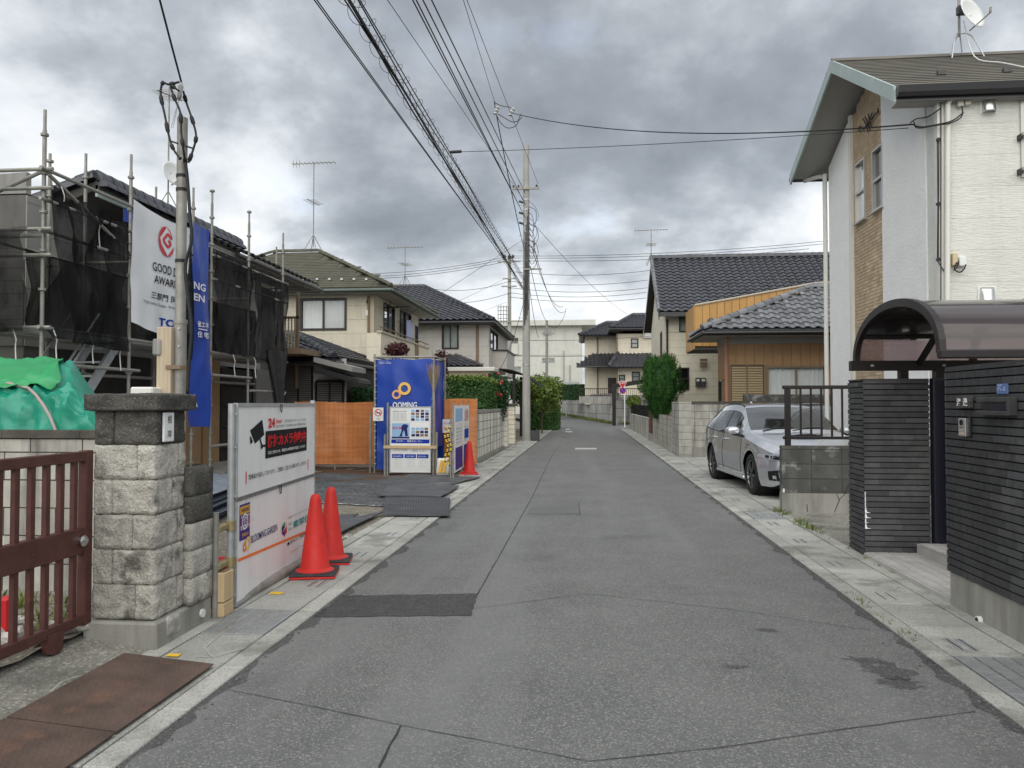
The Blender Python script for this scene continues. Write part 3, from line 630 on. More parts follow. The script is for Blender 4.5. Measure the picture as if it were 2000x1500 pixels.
# low wing beside the pillar
for k in range(5):
    obj('wing_stone', rock(PX1-.12, -2.572, PY1+.004, 5.1, .18+k*.178, .18+k*.178+.174, 4, .004, k*2.2), M['granite_dark' if k > 2 else 'granite'], t, smooth='all')
obj('drain_pipe', B().cyl((-2.6, 4.98, .09), (-2.57, 4.98, .09), .028, n=14), M['plastic_white'], t)
block_wall('boundary_wall', 'stained grey block wall with dark coping behind the maroon gate', (-9, 5.2), (-3.0, 5.2), .05, 1.31, .12, 'block', coping='coping', plinth=.1)
# maroon sliding gate
t = thing('sliding_gate', 'maroon steel sliding gate with vertical bars beside the stone pillar', 'gate', (-3.03, 3.2, .1))
gx = -3.035; G0, G1 = 1.6, 4.44
def gbox(y0, y1, z0, z1, tx=.022): return B().box(gx-tx, gx+tx, y0, y1, z0, z1)
obj('top_rail', gbox(G0, G1, 1.15, 1.21, .026), M['maroon'], t, bev=.004); obj('bottom_rail', gbox(G0, G1, .175, .235, .026), M['maroon'], t, bev=.004)
obj('end_stile', gbox(G1-.06, G1+.005, .165, 1.215, .028), M['maroon'], t, bev=.004); mr_ = obj('middle_board', gbox(G0, G1-.06, .60, .755, .026), M['maroon'], t, bev=.004)
y = G1-.135
while y > G0:
    for z0, z1 in ((.235, .60), (.755, 1.15)): obj('bar', gbox(y-.017, y+.017, z0, z1, .014), M['maroon'], t)
    y -= .118
lk = obj('lock', B().lathe([(.02, -.01), (.034, 0), (.034, .02), (.022, .034), (.012, .036)], n=20), M['chrome'], t, smooth=True)
lk.matrix_basis = Matrix.Translation(Vector((gx+.026, G1-.10, .68))-base_of(t)) @ Matrix.Rotation(R(90), 4, 'Y') @ Matrix.Translation(base_of(t))
obj('wheel_bracket', B().extr([(gx-.018, 4.06, .2), (gx-.018, 4.2, .2), (gx-.018, 4.18, .09), (gx-.018, 4.13, .07), (gx-.018, 4.08, .09)], (.05, 0, 0)), M['maroon'], t)
obj('roller', B().cyl((gx-.012, 4.13, .098), (gx+.012, 4.13, .098), .045, n=18), M['steel_dark'], t)
for i in range(7): obj('rivet', B().lathe([(.008, 0), (.006, .006), (.001, .008)], (gx+.026, 4.3-i*.36, .67), 8), M['maroon'], mr_)
# red gas-pipe marker post, pebbles and weeds behind the gate
t = thing('marker_post', 'red gas pipe marker post with white lettering behind the maroon gate', 'marker post', (-3.42, 3.95, .1))
p = AX(14, 1190, -3.4); obj('post', B().box(-3.45, -3.36, p.y-.045, p.y+.045, .05, .36), M['sign_red'], t, bev=.01)
fr = frame((-3.36, p.y, 0), 'E')
for i, c_ in enumerate('ガス管注意'): text(c_, .032, on(fr, -.016, .29-i*.043, -.003), M['ink_white'], t, width=.032)
pm = [mesh_of('pebble_mesh', rock(-.5, .5, -.4, .4, -.3, .3, 2, .12, i*9), M['pebble'], smooth='all') for i in range(4)]
def scatter(name, n, fn, s0, s1, me_list, label, cat, kind='stuff', mt='pebble'):
    b = B(); i = 0
    for k in range(n):
        me = me_list[k % len(me_list)]; x, y, z = fn(); s = random.uniform(s0, s1); m = Matrix.Translation((x, y, z+s*.2)) @ Matrix.Rotation(random.random()*6.28, 4, 'Z') @ Matrix.Rotation(random.random()*1.2, 4, 'X') @ Matrix.Scale(s, 4)
        o = len(b.v); b.v += [tuple(m @ v.co) for v in me.vertices]; b.f += [tuple(q+o for q in f.vertices) for f in me.polygons]
    o = obj(name, b, M[mt], fix=False, kind=kind, label=label, cat=cat)
    return o
scatter('white_stones', 60, lambda: (random.gauss(-3.5, .22), random.uniform(3.9, 4.5), .14), .03, .09, pm, 'loose white stones on the soil behind the maroon gate', 'stones')
scatter('gravel', 420, lambda: (random.uniform(-2.72, -2.56), random.uniform(5.3, 8.6), -.004), .012, .035, pm, 'loose gravel along the gutter below the security sign', 'gravel')
def weeds(name, label, spots, n, size, mt='weed', spread=.05):
    b = B()
    for (x, y, z) in spots:
        for k in range(n):
            a = random.random()*6.28; r_ = abs(random.gauss(0, spread)); px_, py_ = x+math.cos(a)*r_, y+math.sin(a)*r_; h = size*random.uniform(.5, 1.2); l_ = random.uniform(.2, .9)*h; wd = h*.13; dx, dy = math.cos(a), math.sin(a)
            b.add([(px_-dy*wd, py_+dx*wd, z), (px_+dy*wd, py_-dx*wd, z), (px_+dx*l_*.5+dy*wd*.7, py_+dy*l_*.5-dx*wd*.7, z+h*.7), (px_+dx*l_, py_+dy*l_, z+h)], [(0,1,2),(0,2,3)])
    return obj(name, b, M[mt], fix=False, kind='stuff', label=label, cat='weeds')
scatter('grit', 420, lambda: ((XL+abs(random.gauss(0, .05)) if random.random() < .5 else XR-abs(random.gauss(0, .05))), 2+10*random.random()**1.4, .004), .004, .013, pm, 'fine grit gathered along both kerbs of the road', 'grit', mt='asphalt_far')
weeds('weeds', 'small weeds growing in the soil behind the maroon gate', [(random.uniform(-4.2,-3.2), random.uniform(4.2,5.1), .12) for _ in range(40)], 9, .07)

# tarpaulin heap behind the wall
t = thing('tarpaulin', 'teal green tarpaulin draped over a heap behind the block wall', 'tarpaulin', (-5, 6.2, 0))
def tarp(u, v):   # u along x, v from the front foot over the top to the rear foot
    x = -8.6+5.02*min(u/.96, 1); w_ = 1-.42*max(0, (x+3.82)/.24); w_ = w_*(1-(u-.96)/.04) if u > .96 else w_
    prof = [(0, 1.1), (.02, 1.42), (.05, 1.60), (.12, 1.66), (.40, 1.83), (.7, 1.74), (.93, 1.25), (1, .2)]; q = v*7; i = min(int(q), 6); f = q-i; a = prof[i]; c_ = prof[i+1]
    y = 5.34+1.7*(a[0]+(c_[0]-a[0])*f); z = a[1]+(c_[1]-a[1])*f; z = 1.05+(z-1.05)*w_ if z > 1.05 else z
    n_ = mnoise.fractal(Vector((x*1.6, v*4, 0)), 1, 2, 4)*.03-.11*abs(mnoise.noise(Vector((x*2.4+v*2, v*5, 3))))-.085*abs(mnoise.noise(Vector((x*6-v*5, v*7+x*2, 7))))-.04*abs(mnoise.noise(Vector((x*13+v*6, v*12, 5))))+.05; return (x-.64*(y-5.34), y-n_*.8, z+n_)
obj('sheet', B().sheet(tarp, 200, 64), M['tarp_teal'], t, smooth=True, fix=False)
t2 = thing('tarpaulin', 'bright green tarpaulin folded over the top of the teal heap', 'tarpaulin', (-5.2, 6, 1.4))
def tarp2(u, v):
    uu = .02+(.90-.08*abs(v-.5))*u; p = Vector(tarp(min(uu, .90), .37+.38*v+.05*math.sin(u*5))); d = .016+.02*math.sin(u*13+v*5)**2
    return (p.x, p.y-.03, p.z+d+.012)
obj('sheet', B().sheet(tarp2, 80, 30), M['tarp_green'], t2, smooth='all', fix=False)
mat('hose', (.40,.31,.30), rough=.5)
rope = [Vector(tarp(.70+.02*i, .30+.012*i))+Vector((0, -.03, .03)) for i in range(7)]+[Vector(tarp(.84+.013*i, .38-.065*i))+Vector((0, -.03, .025)) for i in range(1, 7)]
obj('hose', B().tube(rope, .011, 7), M['hose'], label='pinkish grey hose lying over the teal tarpaulin', cat='hose', smooth=True)
# ================================================================= service pole with its post
def wire(name, label, pts, r, parent=None, mt='cable', group=None, cat='cable', n=5):
    return obj(name, B().tube(pts, r, n), M[mt], parent, smooth='all', label=label, cat=cat, group=group) if parent is None else obj(name, B().tube(pts, r, n), M[mt], parent, smooth='all')
t = thing('service_pole', 'galvanised steel service pole with looped cables behind the stone pillar', 'pole', (-3.21, 5.8, 0))
pc = (-3.21, 5.8)
obj('shaft', B().cyl((*pc, -.1), (*pc, 2.16), .048, n=20).cyl((*pc, 2.16), (*pc, 3.78), .040, n=20), M['galv_old'], t, smooth=True)
obj('collar', B().cyl((*pc, 2.13), (*pc, 2.165), .053, n=20), M['galv_old'], t, smooth=True)
for z in (3.19, 3.30, 2.62): obj('cable_band', B().cyl((*pc, z), (*pc, z+.025), .0445, n=20), M['cable'], t)
for z in (2.09, 1.95): obj('bolt', B().cyl((pc[0]+.02, pc[1]-.06, z), (pc[0]+.02, pc[1]-.04, z), .008, n=6), M['galv'], t)
obj('through_bolt', B().cyl((pc[0]-.07, pc[1]-.05, 3.58), (pc[0]+.1, pc[1]-.0, 3.53), .007, n=6), M['steel_dark'], t)
def q(px, py, dy=0): p = AY(px, py, 5.74+dy); return p
def smooth_pts(pts, n=6):
    pts = [Vector(p) for p in pts]; out = []
    for i in range(len(pts)-1):
        p0, p1, p2, p3 = pts[max(i-1, 0)], pts[i], pts[i+1], pts[min(i+2, len(pts)-1)]
        for k in range(n):
            f = k/n; out.append(.5*((2*p1)+(p2-p0)*f+(2*p0-5*p1+4*p2-p3)*f*f+(3*p1-p0-3*p2+p3)*f**3))
    return out+[pts[-1]]
for pts_ in ([(350,160),(330,165),(318,162),(314,185),(322,225),(330,265),(338,290),(352,310)], [(350,178),(334,168),(340,190),(352,220),(354,260),(358,290),(362,318)], [(358,178),(364,200),(376,235),(383,265),(378,290),(368,318)]):
    ps = smooth_pts([q(a, b_, (-.06 if a < 360 else .02)) for a, b_ in pts_], 7); rr = [.0085+.008*(1 if (i % 9) in (4, 5, 6) else 0) for i in range(len(ps))]
    obj('cable_loop', B().tube(ps, rr, 7), M['cable'], t, smooth='all')
obj('strain_insulator', B().tube([q(349,195), q(351,185), q(352,178), q(353,170), q(354,160)], [.012, .02, .012, .022, .008], 8), M['plastic_grey'], t, smooth='all')
obj('strain_rod', B().cyl(q(349,195), q(334,250), .003, n=5).cyl(q(349,195), q(338,250), .003, n=5), M['galv'], t)
dn = smooth_pts([q(362,318), q(366,350), q(371,420), q(374,470), q(362,520), q(367,580), q(374,640), q(370,700), q(366,770)], 6)
obj('down_cable', B().tube(dn, .013, 7), M['cable'], t, smooth='all')
pw = AY(329, 640, 5.78)
obj('wooden_post', B().box(pw.x-.062, pw.x+.058, 5.72, 5.80, -.05, pw.z), M['wood_raw'], t, bev=.004)
obj('strap', B().box(pw.x+.02, pc[0]+.055, 5.708, 5.72, 1.77, 1.80), M['trim_brown'], t)
obj('strap', B().cyl((*pc, 1.765), (*pc, 1.80), .0505, n=18), M['trim_brown'], t)
mb = AY(309, 680, 5.76); obj('meter_box', B().box(mb.x-.02, mb.x+.05, 5.70, 5.80, mb.z-.06, mb.z+.07), M['clear_plastic'], t, bev=.012)
cb = AY(288, 765, 5.7); obj('tool_case', B().box(cb.x-.085, cb.x+.1, 5.6, 5.75, cb.z-.1, cb.z+.035), M['trim_white'], bev=.012, label='small cream tool case resting behind the stone pillar cap', cat='case')
wire('service_cable', 'single black service cable rising from the steel pole', sag(q(354,160), AY(404,0,4.6)+Vector((.25, -2.6, 2.4)), .12), .008)

# ================================================================= security sign on its frame
fr = frame2((-2.53, 5.37, 0), (-2.668, 7.36, 0)); SW = 1.99
t = thing('security_sign', 'white two panel security camera sign on galvanised posts behind the cones', 'sign', (-2.53, 5.37, 0))
for x, h in ((-.03, 1.50), (SW+.02, 1.53)):
    po = obj('post', B(fr).cyl((x, .03, -.05), (x, .03, h), .0245, n=16), M['galv'], t, smooth=True)
    for z in (.12, .47, .83, 1.18, 1.42): obj('bolt', B(fr).cyl((x, .0, z), (x, -.006, z), .009, n=8), M['galv'], po)
for z0, z1 in ((.815, 1.475), (.055, .785)):
    f = B(fr); f.box(0, SW, -.004, .03, z1, z1+.028); f.box(0, SW, -.004, .03, z0-.028, z0); f.box(0, .012, -.004, .03, z0, z1); f.box(SW-.012, SW, -.004, .03, z0, z1); po = obj('panel_frame', f, M['galv'], t)
    obj('panel', B(fr).box(.013, SW-.013, .004, .016, z0+.001, z1-.001), M['white_panel'], t)
    for x in (.95,): obj('clip', B(fr).tube([(x-.02, -.008, z1+.02), (x-.02, -.008, z1-.03), (x, -.012, z1-.05), (x+.02, -.008, z1-.03), (x+.02, -.008, z1+.02)], .004, 5), M['steel_dark'], po)
for z in (.36, .62): obj('clamp', B(fr).box(-.22, .01, .03, .085, z-.02, z+.02), M['brass'], t, bev=.006); obj('clamp', B(fr).cyl((-.03, .03, z-.035), (-.03, .03, z+.035), .034, n=10), M['brass'], t)
obj('stay_post', B(fr).cyl((-.22, .06, -.05), (-.22, .06, .74), .022, n=12), M['galv_old'], t)
def z6(x, y): return 450+x/6.816, 780+y/6.816
def z7(x, y): return 450+x/6.0, 950+y/6.0
def P6(body, a, b_, c_, mt, bold=0, rg=z6): return ptext(fr, body, rg(*a), rg(*b_), rg(*c_), M[mt], t, y=-.003, bold=bold)
P6('24', (505,380), (505,250), (592,370), 'ink_red', .03); P6('hour', (610,318), (610,258), (688,308), 'ink_red', .02)
P6('监控录像运作中  CCTV작동중', (715,306), (715,268), (1002,285), 'ink_grey'); P6('SECURITY CAMERAS IN OPERATION', (608,376), (608,345), (1002,342), 'ink_black')
bx0, bz1 = LP(fr, *z6(472,425)); _, bz0 = LP(fr, *z6(472,788)); bx1, _ = LP(fr, *z6(1017,500)); panel(fr, bx0, bx1, bz0, bz1, .002, M['ink_black'], t, 'black_field', .002)
P6('防犯カメラ作動中', (497,645), (497,472), (1000,560), 'ink_red', .035); P6('防犯と安全のため、現場内を24時間体制で監視しております', (497,735), (497,690), (993,660), 'ink_white', .01)
P6('警備員が巡回しております。ご理解とご協力をお願い申し上げます。', (240,1072), (240,1005), (1012,925), 'ink_black', .005)
for a, b_ in (((212,1128), (212,962)), ((1035,935), (1035,795))):
    x0, z0 = LP(fr, *z6(*a)); _, z1 = LP(fr, *z6(*b_)); panel(fr, x0-.006, x0+.006, z0, z1, .002, M['ink_red'], t, 'red_bar', .002)
def pshape(pts, mt, name, rg=z6, y=.0):
    b = B(fr); v = [LP(fr, *rg(*p)) for p in pts]; b.poly([(x, y, z) for x, z in v]); return obj(name, b, M[mt], t)
pshape([(265,415),(425,270),(452,470),(330,590)], 'ink_black', 'camera_symbol'); pshape([(262,490),(275,495),(302,565),(268,598)], 'ink_black', 'camera_symbol')
pshape([(390,535),(405,520),(418,580),(432,605),(472,600),(472,632),(436,632),(420,665),(405,650),(408,600)], 'ink_black', 'camera_symbol')
# lower panel: sticker, company name and orange line
x0, z1 = LP(fr, *z7(112,222)); x1, _ = LP(fr, *z7(230,200)); _, z0 = LP(fr, *z7(112,645))
st = panel(fr, x0, x1, z0, z1, .002, M['ink_purple'], t, 'warning_sticker', .002)
panel(fr, x0, x1, z1-.075, z1-.015, -.0005, M['ink_gold'], st, 'sticker_band', .001)
text('WARNING', .03, on(fr, x0+.02, z1-.06, -.003), M['ink_navy'], st, width=x1-x0-.04); text('SECURITY CAMERA', .018, on(fr, x0+.012, z1-.10, -.003), M['ink_white'], st, width=x1-x0-.024); text('IN USE', .016, on(fr, x0+.06, z1-.128, -.003), M['ink_white'], st, width=x1-x0-.12)
cxx, czz = (x0+x1)/2, (z0+z1)/2-.0; rb = B(fr).ring((cxx, -.002, czz), (1,0,0), (0,0,1), .048, .06, 28); obj('sticker_symbol', rb, M['ink_white'], st); text('G', .07, on(fr, cxx-.026, czz-.035, -.002), M['ink_white'], st, width=.052)
for s in (-1, 1): obj('sticker_symbol', B(fr).box(cxx+s*.075-.004, cxx+s*.075+.004, -.002, -.0005, czz-.05, czz+.05), M['ink_red'], st)
text('防犯カメラ', .034, on(fr, x0+.01, z0+.075, -.003), M['ink_white'], st, width=x1-x0-.02, bold=.02); text('作動中', .032, on(fr, x0+.035, z0+.02, -.003), M['ink_gold'], st, width=x1-x0-.07, bold=.02)
P6('BLOOMING GARDEN', (240,668), (240,580), (547,560), 'ink_navy', .01, z7)
x0, z0 = LP(fr, *z7(170,710)); obj('ring_logo', B(fr).ring((x0, 0, z0), (1,0,0), (0,0,1), .018, .036, 24), M['ink_orange'], t)
x0, z0 = LP(fr, *z7(205,665)); obj('ring_logo', B(fr).ring((x0, -.001, z0), (1,0,0), (0,0,1), .028, .05, 28), M['ink_yellow'], t)
pshape([(92,850),(92,885),(1110,450),(1110,425)], 'ink_orange', 'orange_line', z7, .001)
for pts_, mt_ in (([(605,470),(640,410),(640,470)], 'ink_green'), ([(640,410),(662,450),(640,470)], 'ink_yellow'), ([(605,470),(640,470),(605,555)], 'ink_navy'), ([(605,555),(640,500),(636,582)], 'ink_purple'), ([(640,500),(662,460),(662,540),(636,582)], 'ink_red')): pshape(pts_, mt_, 'cube_logo', z7)
P6('株式', (680,465), (680,425), (720,455), 'ink_green', 0, z7); P6('会社', (680,525), (680,485), (720,515), 'ink_green', 0, z7); P6('東栄住宅', (732,498), (732,408), (985,400), 'ink_green', .015, z7)
P6('飯田グループホールディングス', (680,385), (680,352), (950,290), 'ink_grey', 0, z7); P6('●資料のご請求とお問い合わせは', (665,700), (665,655), (1080,560), 'ink_black', 0, z7); P6('http://www.toei.co.jp', (700,795), (700,760), (1090,690), 'ink_pink', 0, z7)
# grey pipes lying below the sign
for k, (a, b_, r_) in enumerate((((-2.585, 5.42, .045), (-2.60, 7.3, .045), .042), ((-2.70, 5.5, .04), (-2.74, 7.3, .04), .036))):
    obj('pipe', B().cyl(a, b_, r_, n=16), M['galv_old' if k == 0 else 'steel_dark'], smooth=True, label=('pale grey pipe lying on gravel below the security sign', 'dark pipe lying behind the grey pipe below the security sign')[k], cat='pipe', group='pipes under the sign')
obj('dark_sheet', B().box(-2.78, -2.70, 5.45, 7.3, .0, .16), M['rubber'], label='dark plastic edging sheet standing behind the pipes', cat='sheet')
t = thing('brick_stack', 'two pale tan bricks stacked beside the stone pillar wing', 'bricks', (-2.53, 5.2, 0))
for k in range(2): obj('brick', B().box(-2.60, -2.51, 5.145, 5.295, .016+k*.10+(0 if k == 0 else 0), (.11 if k == 0 else .32)), M['wood_pale'], t, bev=.006)
for k in range(2): obj('brick_core', B().box(-2.585+k*.038, -2.557+k*.038, 5.165, 5.275, .3195, .3215), M['trim_brown'], t)

# ================================================================= traffic cones
def cone(x, y, label, weight, s=1.0, parent_group='red traffic cones'):
    t = thing('traffic_cone', label, 'traffic cone', (x, y, .014), parent_group); c0 = Vector((x, y, .014))
    obj('cone_body', B().lathe([(.165*s, .045), (.150*s, .05), (.128*s, .065), (.125*s, .07), (.048*s, .64*s), (.043*s, .665*s), (.032*s, .688*s), (.012*s, .70*s)], c0, 32), M['cone_red'], t, smooth=True)
    a = R(12); ca, sa = math.cos(a), math.sin(a); h = .19*s
    def sq(z, hh): return [c0+Vector((ca*u-sa*v, sa*u+ca*v, z)) for u, v in ((-hh,-hh),(hh,-hh),(hh,hh),(-hh,hh))]
    obj('base', B().hexa(sq(.0, h), sq(.018, h)), M['cone_red_flat'], t, bev=.004)
    if weight: obj('weight', B().hexa(sq(.021, h+.004), sq(.045, h-.008)), M['rubber'], t, bev=.006)
    else: obj('base_lip', B().lathe([(.17*s, .0185), (.165*s, .04), (.15*s, .045)], c0, 32), M['cone_red'], t, smooth=True)
x, y = g2(611,1128); cone(x+.0, y+.05, 'red traffic cone in front of the security sign, the lower of the pair', True)
x, y = g2(640,1103); cone(x, y+.08, 'red traffic cone in front of the security sign, the upper of the pair', True)
x, y = g2(915,928); cone(x, y+.1, 'red traffic cone beside the narrow notice board at the wall', False, 1.0)
x, y = g2(871,908); cone(x, y+.9, 'red traffic cone half hidden behind the yellow chain', False, 1.0)

# ================================================================= ground mats on the lot
def quadmat(name, label, c, z, mt, n=18, amp=.012, ribs=0, group='rubber mats on the lot'):
    P_ = [Vector((*g2(*k), z)) for k in c]; t = thing(name, label, 'mat', P_[0], group)
    def f(u, v): p = P_[0].lerp(P_[1], u).lerp(P_[3].lerp(P_[2], u), v); return (p.x+.02*mnoise.noise(p*2), p.y+.03*mnoise.noise(p*2.3+Vector((3,1,0))), z+.006+amp*(mnoise.noise(p*1.7)+.5)*1.2)
    b = B().sheet(f, n, n); k = len(b.v); b.sheet(lambda u, v: (lambda p: (p[0], p[1], p[2]-.016))(f(u, v)), n, n); m_ = n+1
    ed = [i for i in range(n+1)]+[i*m_+n for i in range(1, m_)]+[n*m_+i for i in range(n-1, -1, -1)]+[i*m_ for i in range(n-1, 0, -1)]
    b.f += [(ed[i], ed[(i+1) % len(ed)], ed[(i+1) % len(ed)]+k, ed[i]+k) for i in range(len(ed))]
    obj('sheet', b, M[mt], t)
    for i in range(ribs):
        u = (i+.5)/ribs; obj('rib', B().tube([Vector(f(u, j/10))+Vector((0, 0, .002)) for j in range(11)], .005, 4, cap=False), M['rubber'], t)
    return t
quadmat('rubber_mat', 'long grey rubber mat bent over the gutter behind the cones', [(622,1066),(752,1003),(668,1022),(560,1075)], .03, 'rubber_mat')
quadmat('rubber_mat', 'ribbed dark rubber mat reaching over the gutter to the road', [(748,1012),(878,1013),(880,978),(752,976)], .035, 'rubber_mat', ribs=26)
quadmat('rubber_mat', 'smooth black rubber mat in the middle of the row of mats', [(738,975),(862,977),(897,955),(760,950)], .05, 'rubber_mat')
quadmat('rubber_mat', 'black rubber mat beside the small cone and notice boards', [(760,952),(878,951),(938,936),(800,930)], .035, 'rubber_mat')
quadmat('rubber_mat', 'narrow dark rubber mat beside the security sign post', [(640,1052),(700,1008),(662,1010),(622,1030)], .02, 'rubber_mat', n=10, group=None)
poly_ = [g2(*k) for k in ((432,972),(760,990),(800,958),(790,932),(640,925),(440,940))]
nt_ = thing('ground_mesh', 'grey plastic mesh sheeting covering the bare lot behind the sign', 'mesh sheet', (-4.5, 11, 0))
obj('sheet', B().poly([(x, y, .004) for x, y in poly_]), M['mesh_mat'], nt_)
def clipline(p0, d, poly):
    ts = []
    for i in range(len(poly)):
        a, c_ = poly[i], poly[(i+1) % len(poly)]; ex, ey = c_[0]-a[0], c_[1]-a[1]; den = d[0]*ey-d[1]*ex
        if abs(den) < 1e-9: continue
        t_ = ((a[0]-p0[0])*ey-(a[1]-p0[1])*ex)/den; s = ((a[0]-p0[0])*d[1]-(a[1]-p0[1])*d[0])/den
        if 0 <= s <= 1: ts.append(t_)
    ts.sort(); return [(ts[i], ts[i+1]) for i in range(0, len(ts)-1, 2)]
b = B(); pc_ = np.mean(np.array(poly_), 0)
for ang, sp in ((38, .11), (142, .11)):
    d = (math.cos(R(ang)), math.sin(R(ang))); nn = (-d[1], d[0])
    for k in range(-60, 61):
        p0 = (pc_[0]+nn[0]*k*sp, pc_[1]+nn[1]*k*sp)
        for a, c_ in clipline(p0, d, poly_):
            m_ = max(2, int((c_-a)/.25)); pts_ = [(p0[0]+d[0]*(a+(c_-a)*i/m_), p0[1]+d[1]*(a+(c_-a)*i/m_), .012+.006*random.random()) for i in range(m_+1)]
            vs_ = []
            for p in pts_: vs_ += [(p[0]+nn[0]*.008, p[1]+nn[1]*.008, p[2]-.006), (p[0], p[1], p[2]+.006), (p[0]-nn[0]*.008, p[1]-nn[1]*.008, p[2]-.006)]
            b.add(vs_, [f_ for i in range(m_) for f_ in ((3*i, 3*i+1, 3*i+4, 3*i+3), (3*i+1, 3*i+2, 3*i+5, 3*i+4))])
obj('mesh_strands', b, M['rubber_mat'], nt_, fix=False, kind='stuff')
obj('leaf_litter', B().sheet(lambda u, v: (-8+5.2*u, 14.3+3.4*v, .006+.05*mnoise.noise(Vector((u*9, v*7, 2)))), 50, 24), M['leaf_litter'], kind='structure', smooth='all')
# stack of metal sheets and timber behind the sign
t = thing('sheet_stack', 'stack of blue grey ribbed metal sheets lying behind the stone pillar', 'metal sheets', (-5.3, 9.5, 0))
mat('sheet_metal', (.22,.26,.31), (.32,.36,.41), 4, .45, metal=.4)
for k in range(7):
    o_ = .05*math.sin(k*2.3); obj('metal_sheet', B().add([v for i in range(15) for v in ((-5.75+o_+i*.09, 8.2+.1*o_, .05+k*.055+(.02 if i % 2 else 0)), (-6.3+o_+i*.09, 11.6, .05+k*.055+(.02 if i % 2 else 0)))], [(2*i, 2*i+1, 2*i+3, 2*i+2) for i in range(14)]), M['sheet_metal'], t, fix=False)
obj('bearer', B().box(-6.1, -4.6, 8.6, 8.7, -.02, .045), M['wood_raw'], t); obj('bearer', B().box(-6.3, -4.8, 10.8, 10.9, -.02, .045), M['wood_raw'], t)
t = thing('timber_bundle', 'red strapped bundle of timber lying low behind the sign post', 'timber', (-3.5, 6.6, 0))
for k in range(6): obj('batten', B().box(-4.2+.02*k, -2.86, 6.2+.11*(k % 3), 6.29+.11*(k % 3), .0+.075*(k//3)+.01, .07+.075*(k//3)+.01), M['sheet_metal' if k < 3 else 'cone_red_flat'], t)

# ================================================================= orange fence, blue enclosure and notice boards
def net_fence(name, label, p, q_, z0, z1, posts=3, mt='orange_net'):
    fr_ = frame2((*p, 0), (*q_, 0)); Ln = (Vector(q_)-Vector(p)).length; t = thing(name, label, 'fence', (*p, 0))
    obj('net', B(fr_).sheet(lambda u, v: (Ln*u, .02*math.sin(u*Ln*9+v*5)+.014*math.sin(u*31), z0+(z1-z0)*v+.012*math.sin(u*Ln*4)*v), int(Ln*16), 10), M[mt], t, smooth='all', fix=False)
    for i in range(int(Ln/.11)):
        u = i*.11; obj('net_fold', B(fr_).tube([(u, .02*math.sin(u*9+v*5)+.014*math.sin(u/Ln*31)-.003, z0+(z1-z0)*v) for v in (0, .25, .5, .75, .99)], .003, 4, cap=False), M['net_band'], t)
    for i in range(13):
        z = z0+(z1-z0)*(i+.5)/13; obj('net_band', B(fr_).tube([(Ln*u/24, .02*math.sin(u/24*Ln*9+(z-z0)/(z1-z0)*5)+.014*math.sin(u/24*31)-.002, z) for u in range(25)], .002, 4, cap=False), M['net_band'], t)
    for k in range(posts): x = Ln*k/(posts-1); obj('post', B(fr_).cyl((x, .05, -.05), (x, .05, z1+.02), .022, n=10), M['galv_old'], t)
    obj('rail', B(fr_).cyl((-.05, .05, z0), (Ln+.05, .05, z0), .02, n=8), M['galv'], t); return t
mat('net_band', (.40,.125,.035), rough=.8)
net_fence('net_fence', 'orange mesh fence between the security sign and the blue enclosure', AZ(575,918).to_tuple()[:2], AZ(731,918).to_tuple()[:2], .13, 1.53, 3)
a_, c_ = AY(868,780,17.4), AY(921,780,17.4); net_fence('net_fence', 'short orange mesh fence beside the blue enclosure and white wall', (a_.x, 17.4), (c_.x+.1, 17.55), .1, 1.60, 2)
t = thing('blue_enclosure', 'tall blue printed tarpaulin enclosure on scaffold tubes', 'enclosure', (-3.9, 16.7, 0))
bxl, bxr, byf, byb, bzt = -4.50, -3.28, 16.2, 17.45, 2.47
frf = frame((bxl, byf, 0), 'S'); frs = frame((bxr, byf, 0), 'E'); BW = bxr-bxl
for x, y in ((bxl-.05, byf), (bxr+.02, byf), (bxr+.03, byb), (bxl-.05, byb), (bxl-.14, byf-.03)): obj('post', B().cyl((x, y, -.05), (x, y, 2.56 if x > bxl-.1 else 1.3), .022, n=10), M['galv_old'], t)
for a_, c_ in (((bxl-.08, byf, 2.5), (bxr+.08, byf, 2.5)), ((bxr+.03, byf-.05, 2.5), (bxr+.03, byb+.05, 2.5)), ((bxl-.05, byf, 2.5), (bxl-.05, byb, 2.5)), ((bxl-.05, byb, 2.5), (bxr+.03, byb, 2.5))): obj('top_tube', B().cyl(a_, c_, .022, n=10), M['galv_old'], t)
def bl(u, v): return (BW*u, .012*math.sin(u*9+v*3)+.025*mnoise.noise(Vector((u*4, v*5, 0)))-.02, .08+2.37*v-.012*math.sin(u*12)*v)
s1_ = obj('front_sheet', B(frf).sheet(bl, 40, 60), M['banner_blue'], t, smooth='all', fix=False)
obj('side_sheet', B(frs).sheet(lambda u, v: (1.25*u, .02*math.sin(u*7+v*3)+.02*mnoise.noise(Vector((u*4, v*5, 4))), .55+1.9*v), 30, 40), M['banner_blue'], t, smooth='all', fix=False)
obj('rear_sheet', B().box(bxl, bxr, byb-.02, byb-.015, .1, 2.45).box(bxl-.03, bxl-.025, byf, byb, .1, 2.45), M['banner_blue'], t)
for k in range(17):
    for x in (bxl-.025, bxr+.0): obj('tie', B().cyl((x-.02, byf-.03, .2+k*.14), (x+.02, byf-.03, .21+k*.14), .006, n=5), M['rope_white'], t)
def onb(x, z, y=-.05): return lambda a, b_: frf @ Vector((x+a, y, z+b_))
def Lf(px, py): return LP(frf, px, py)
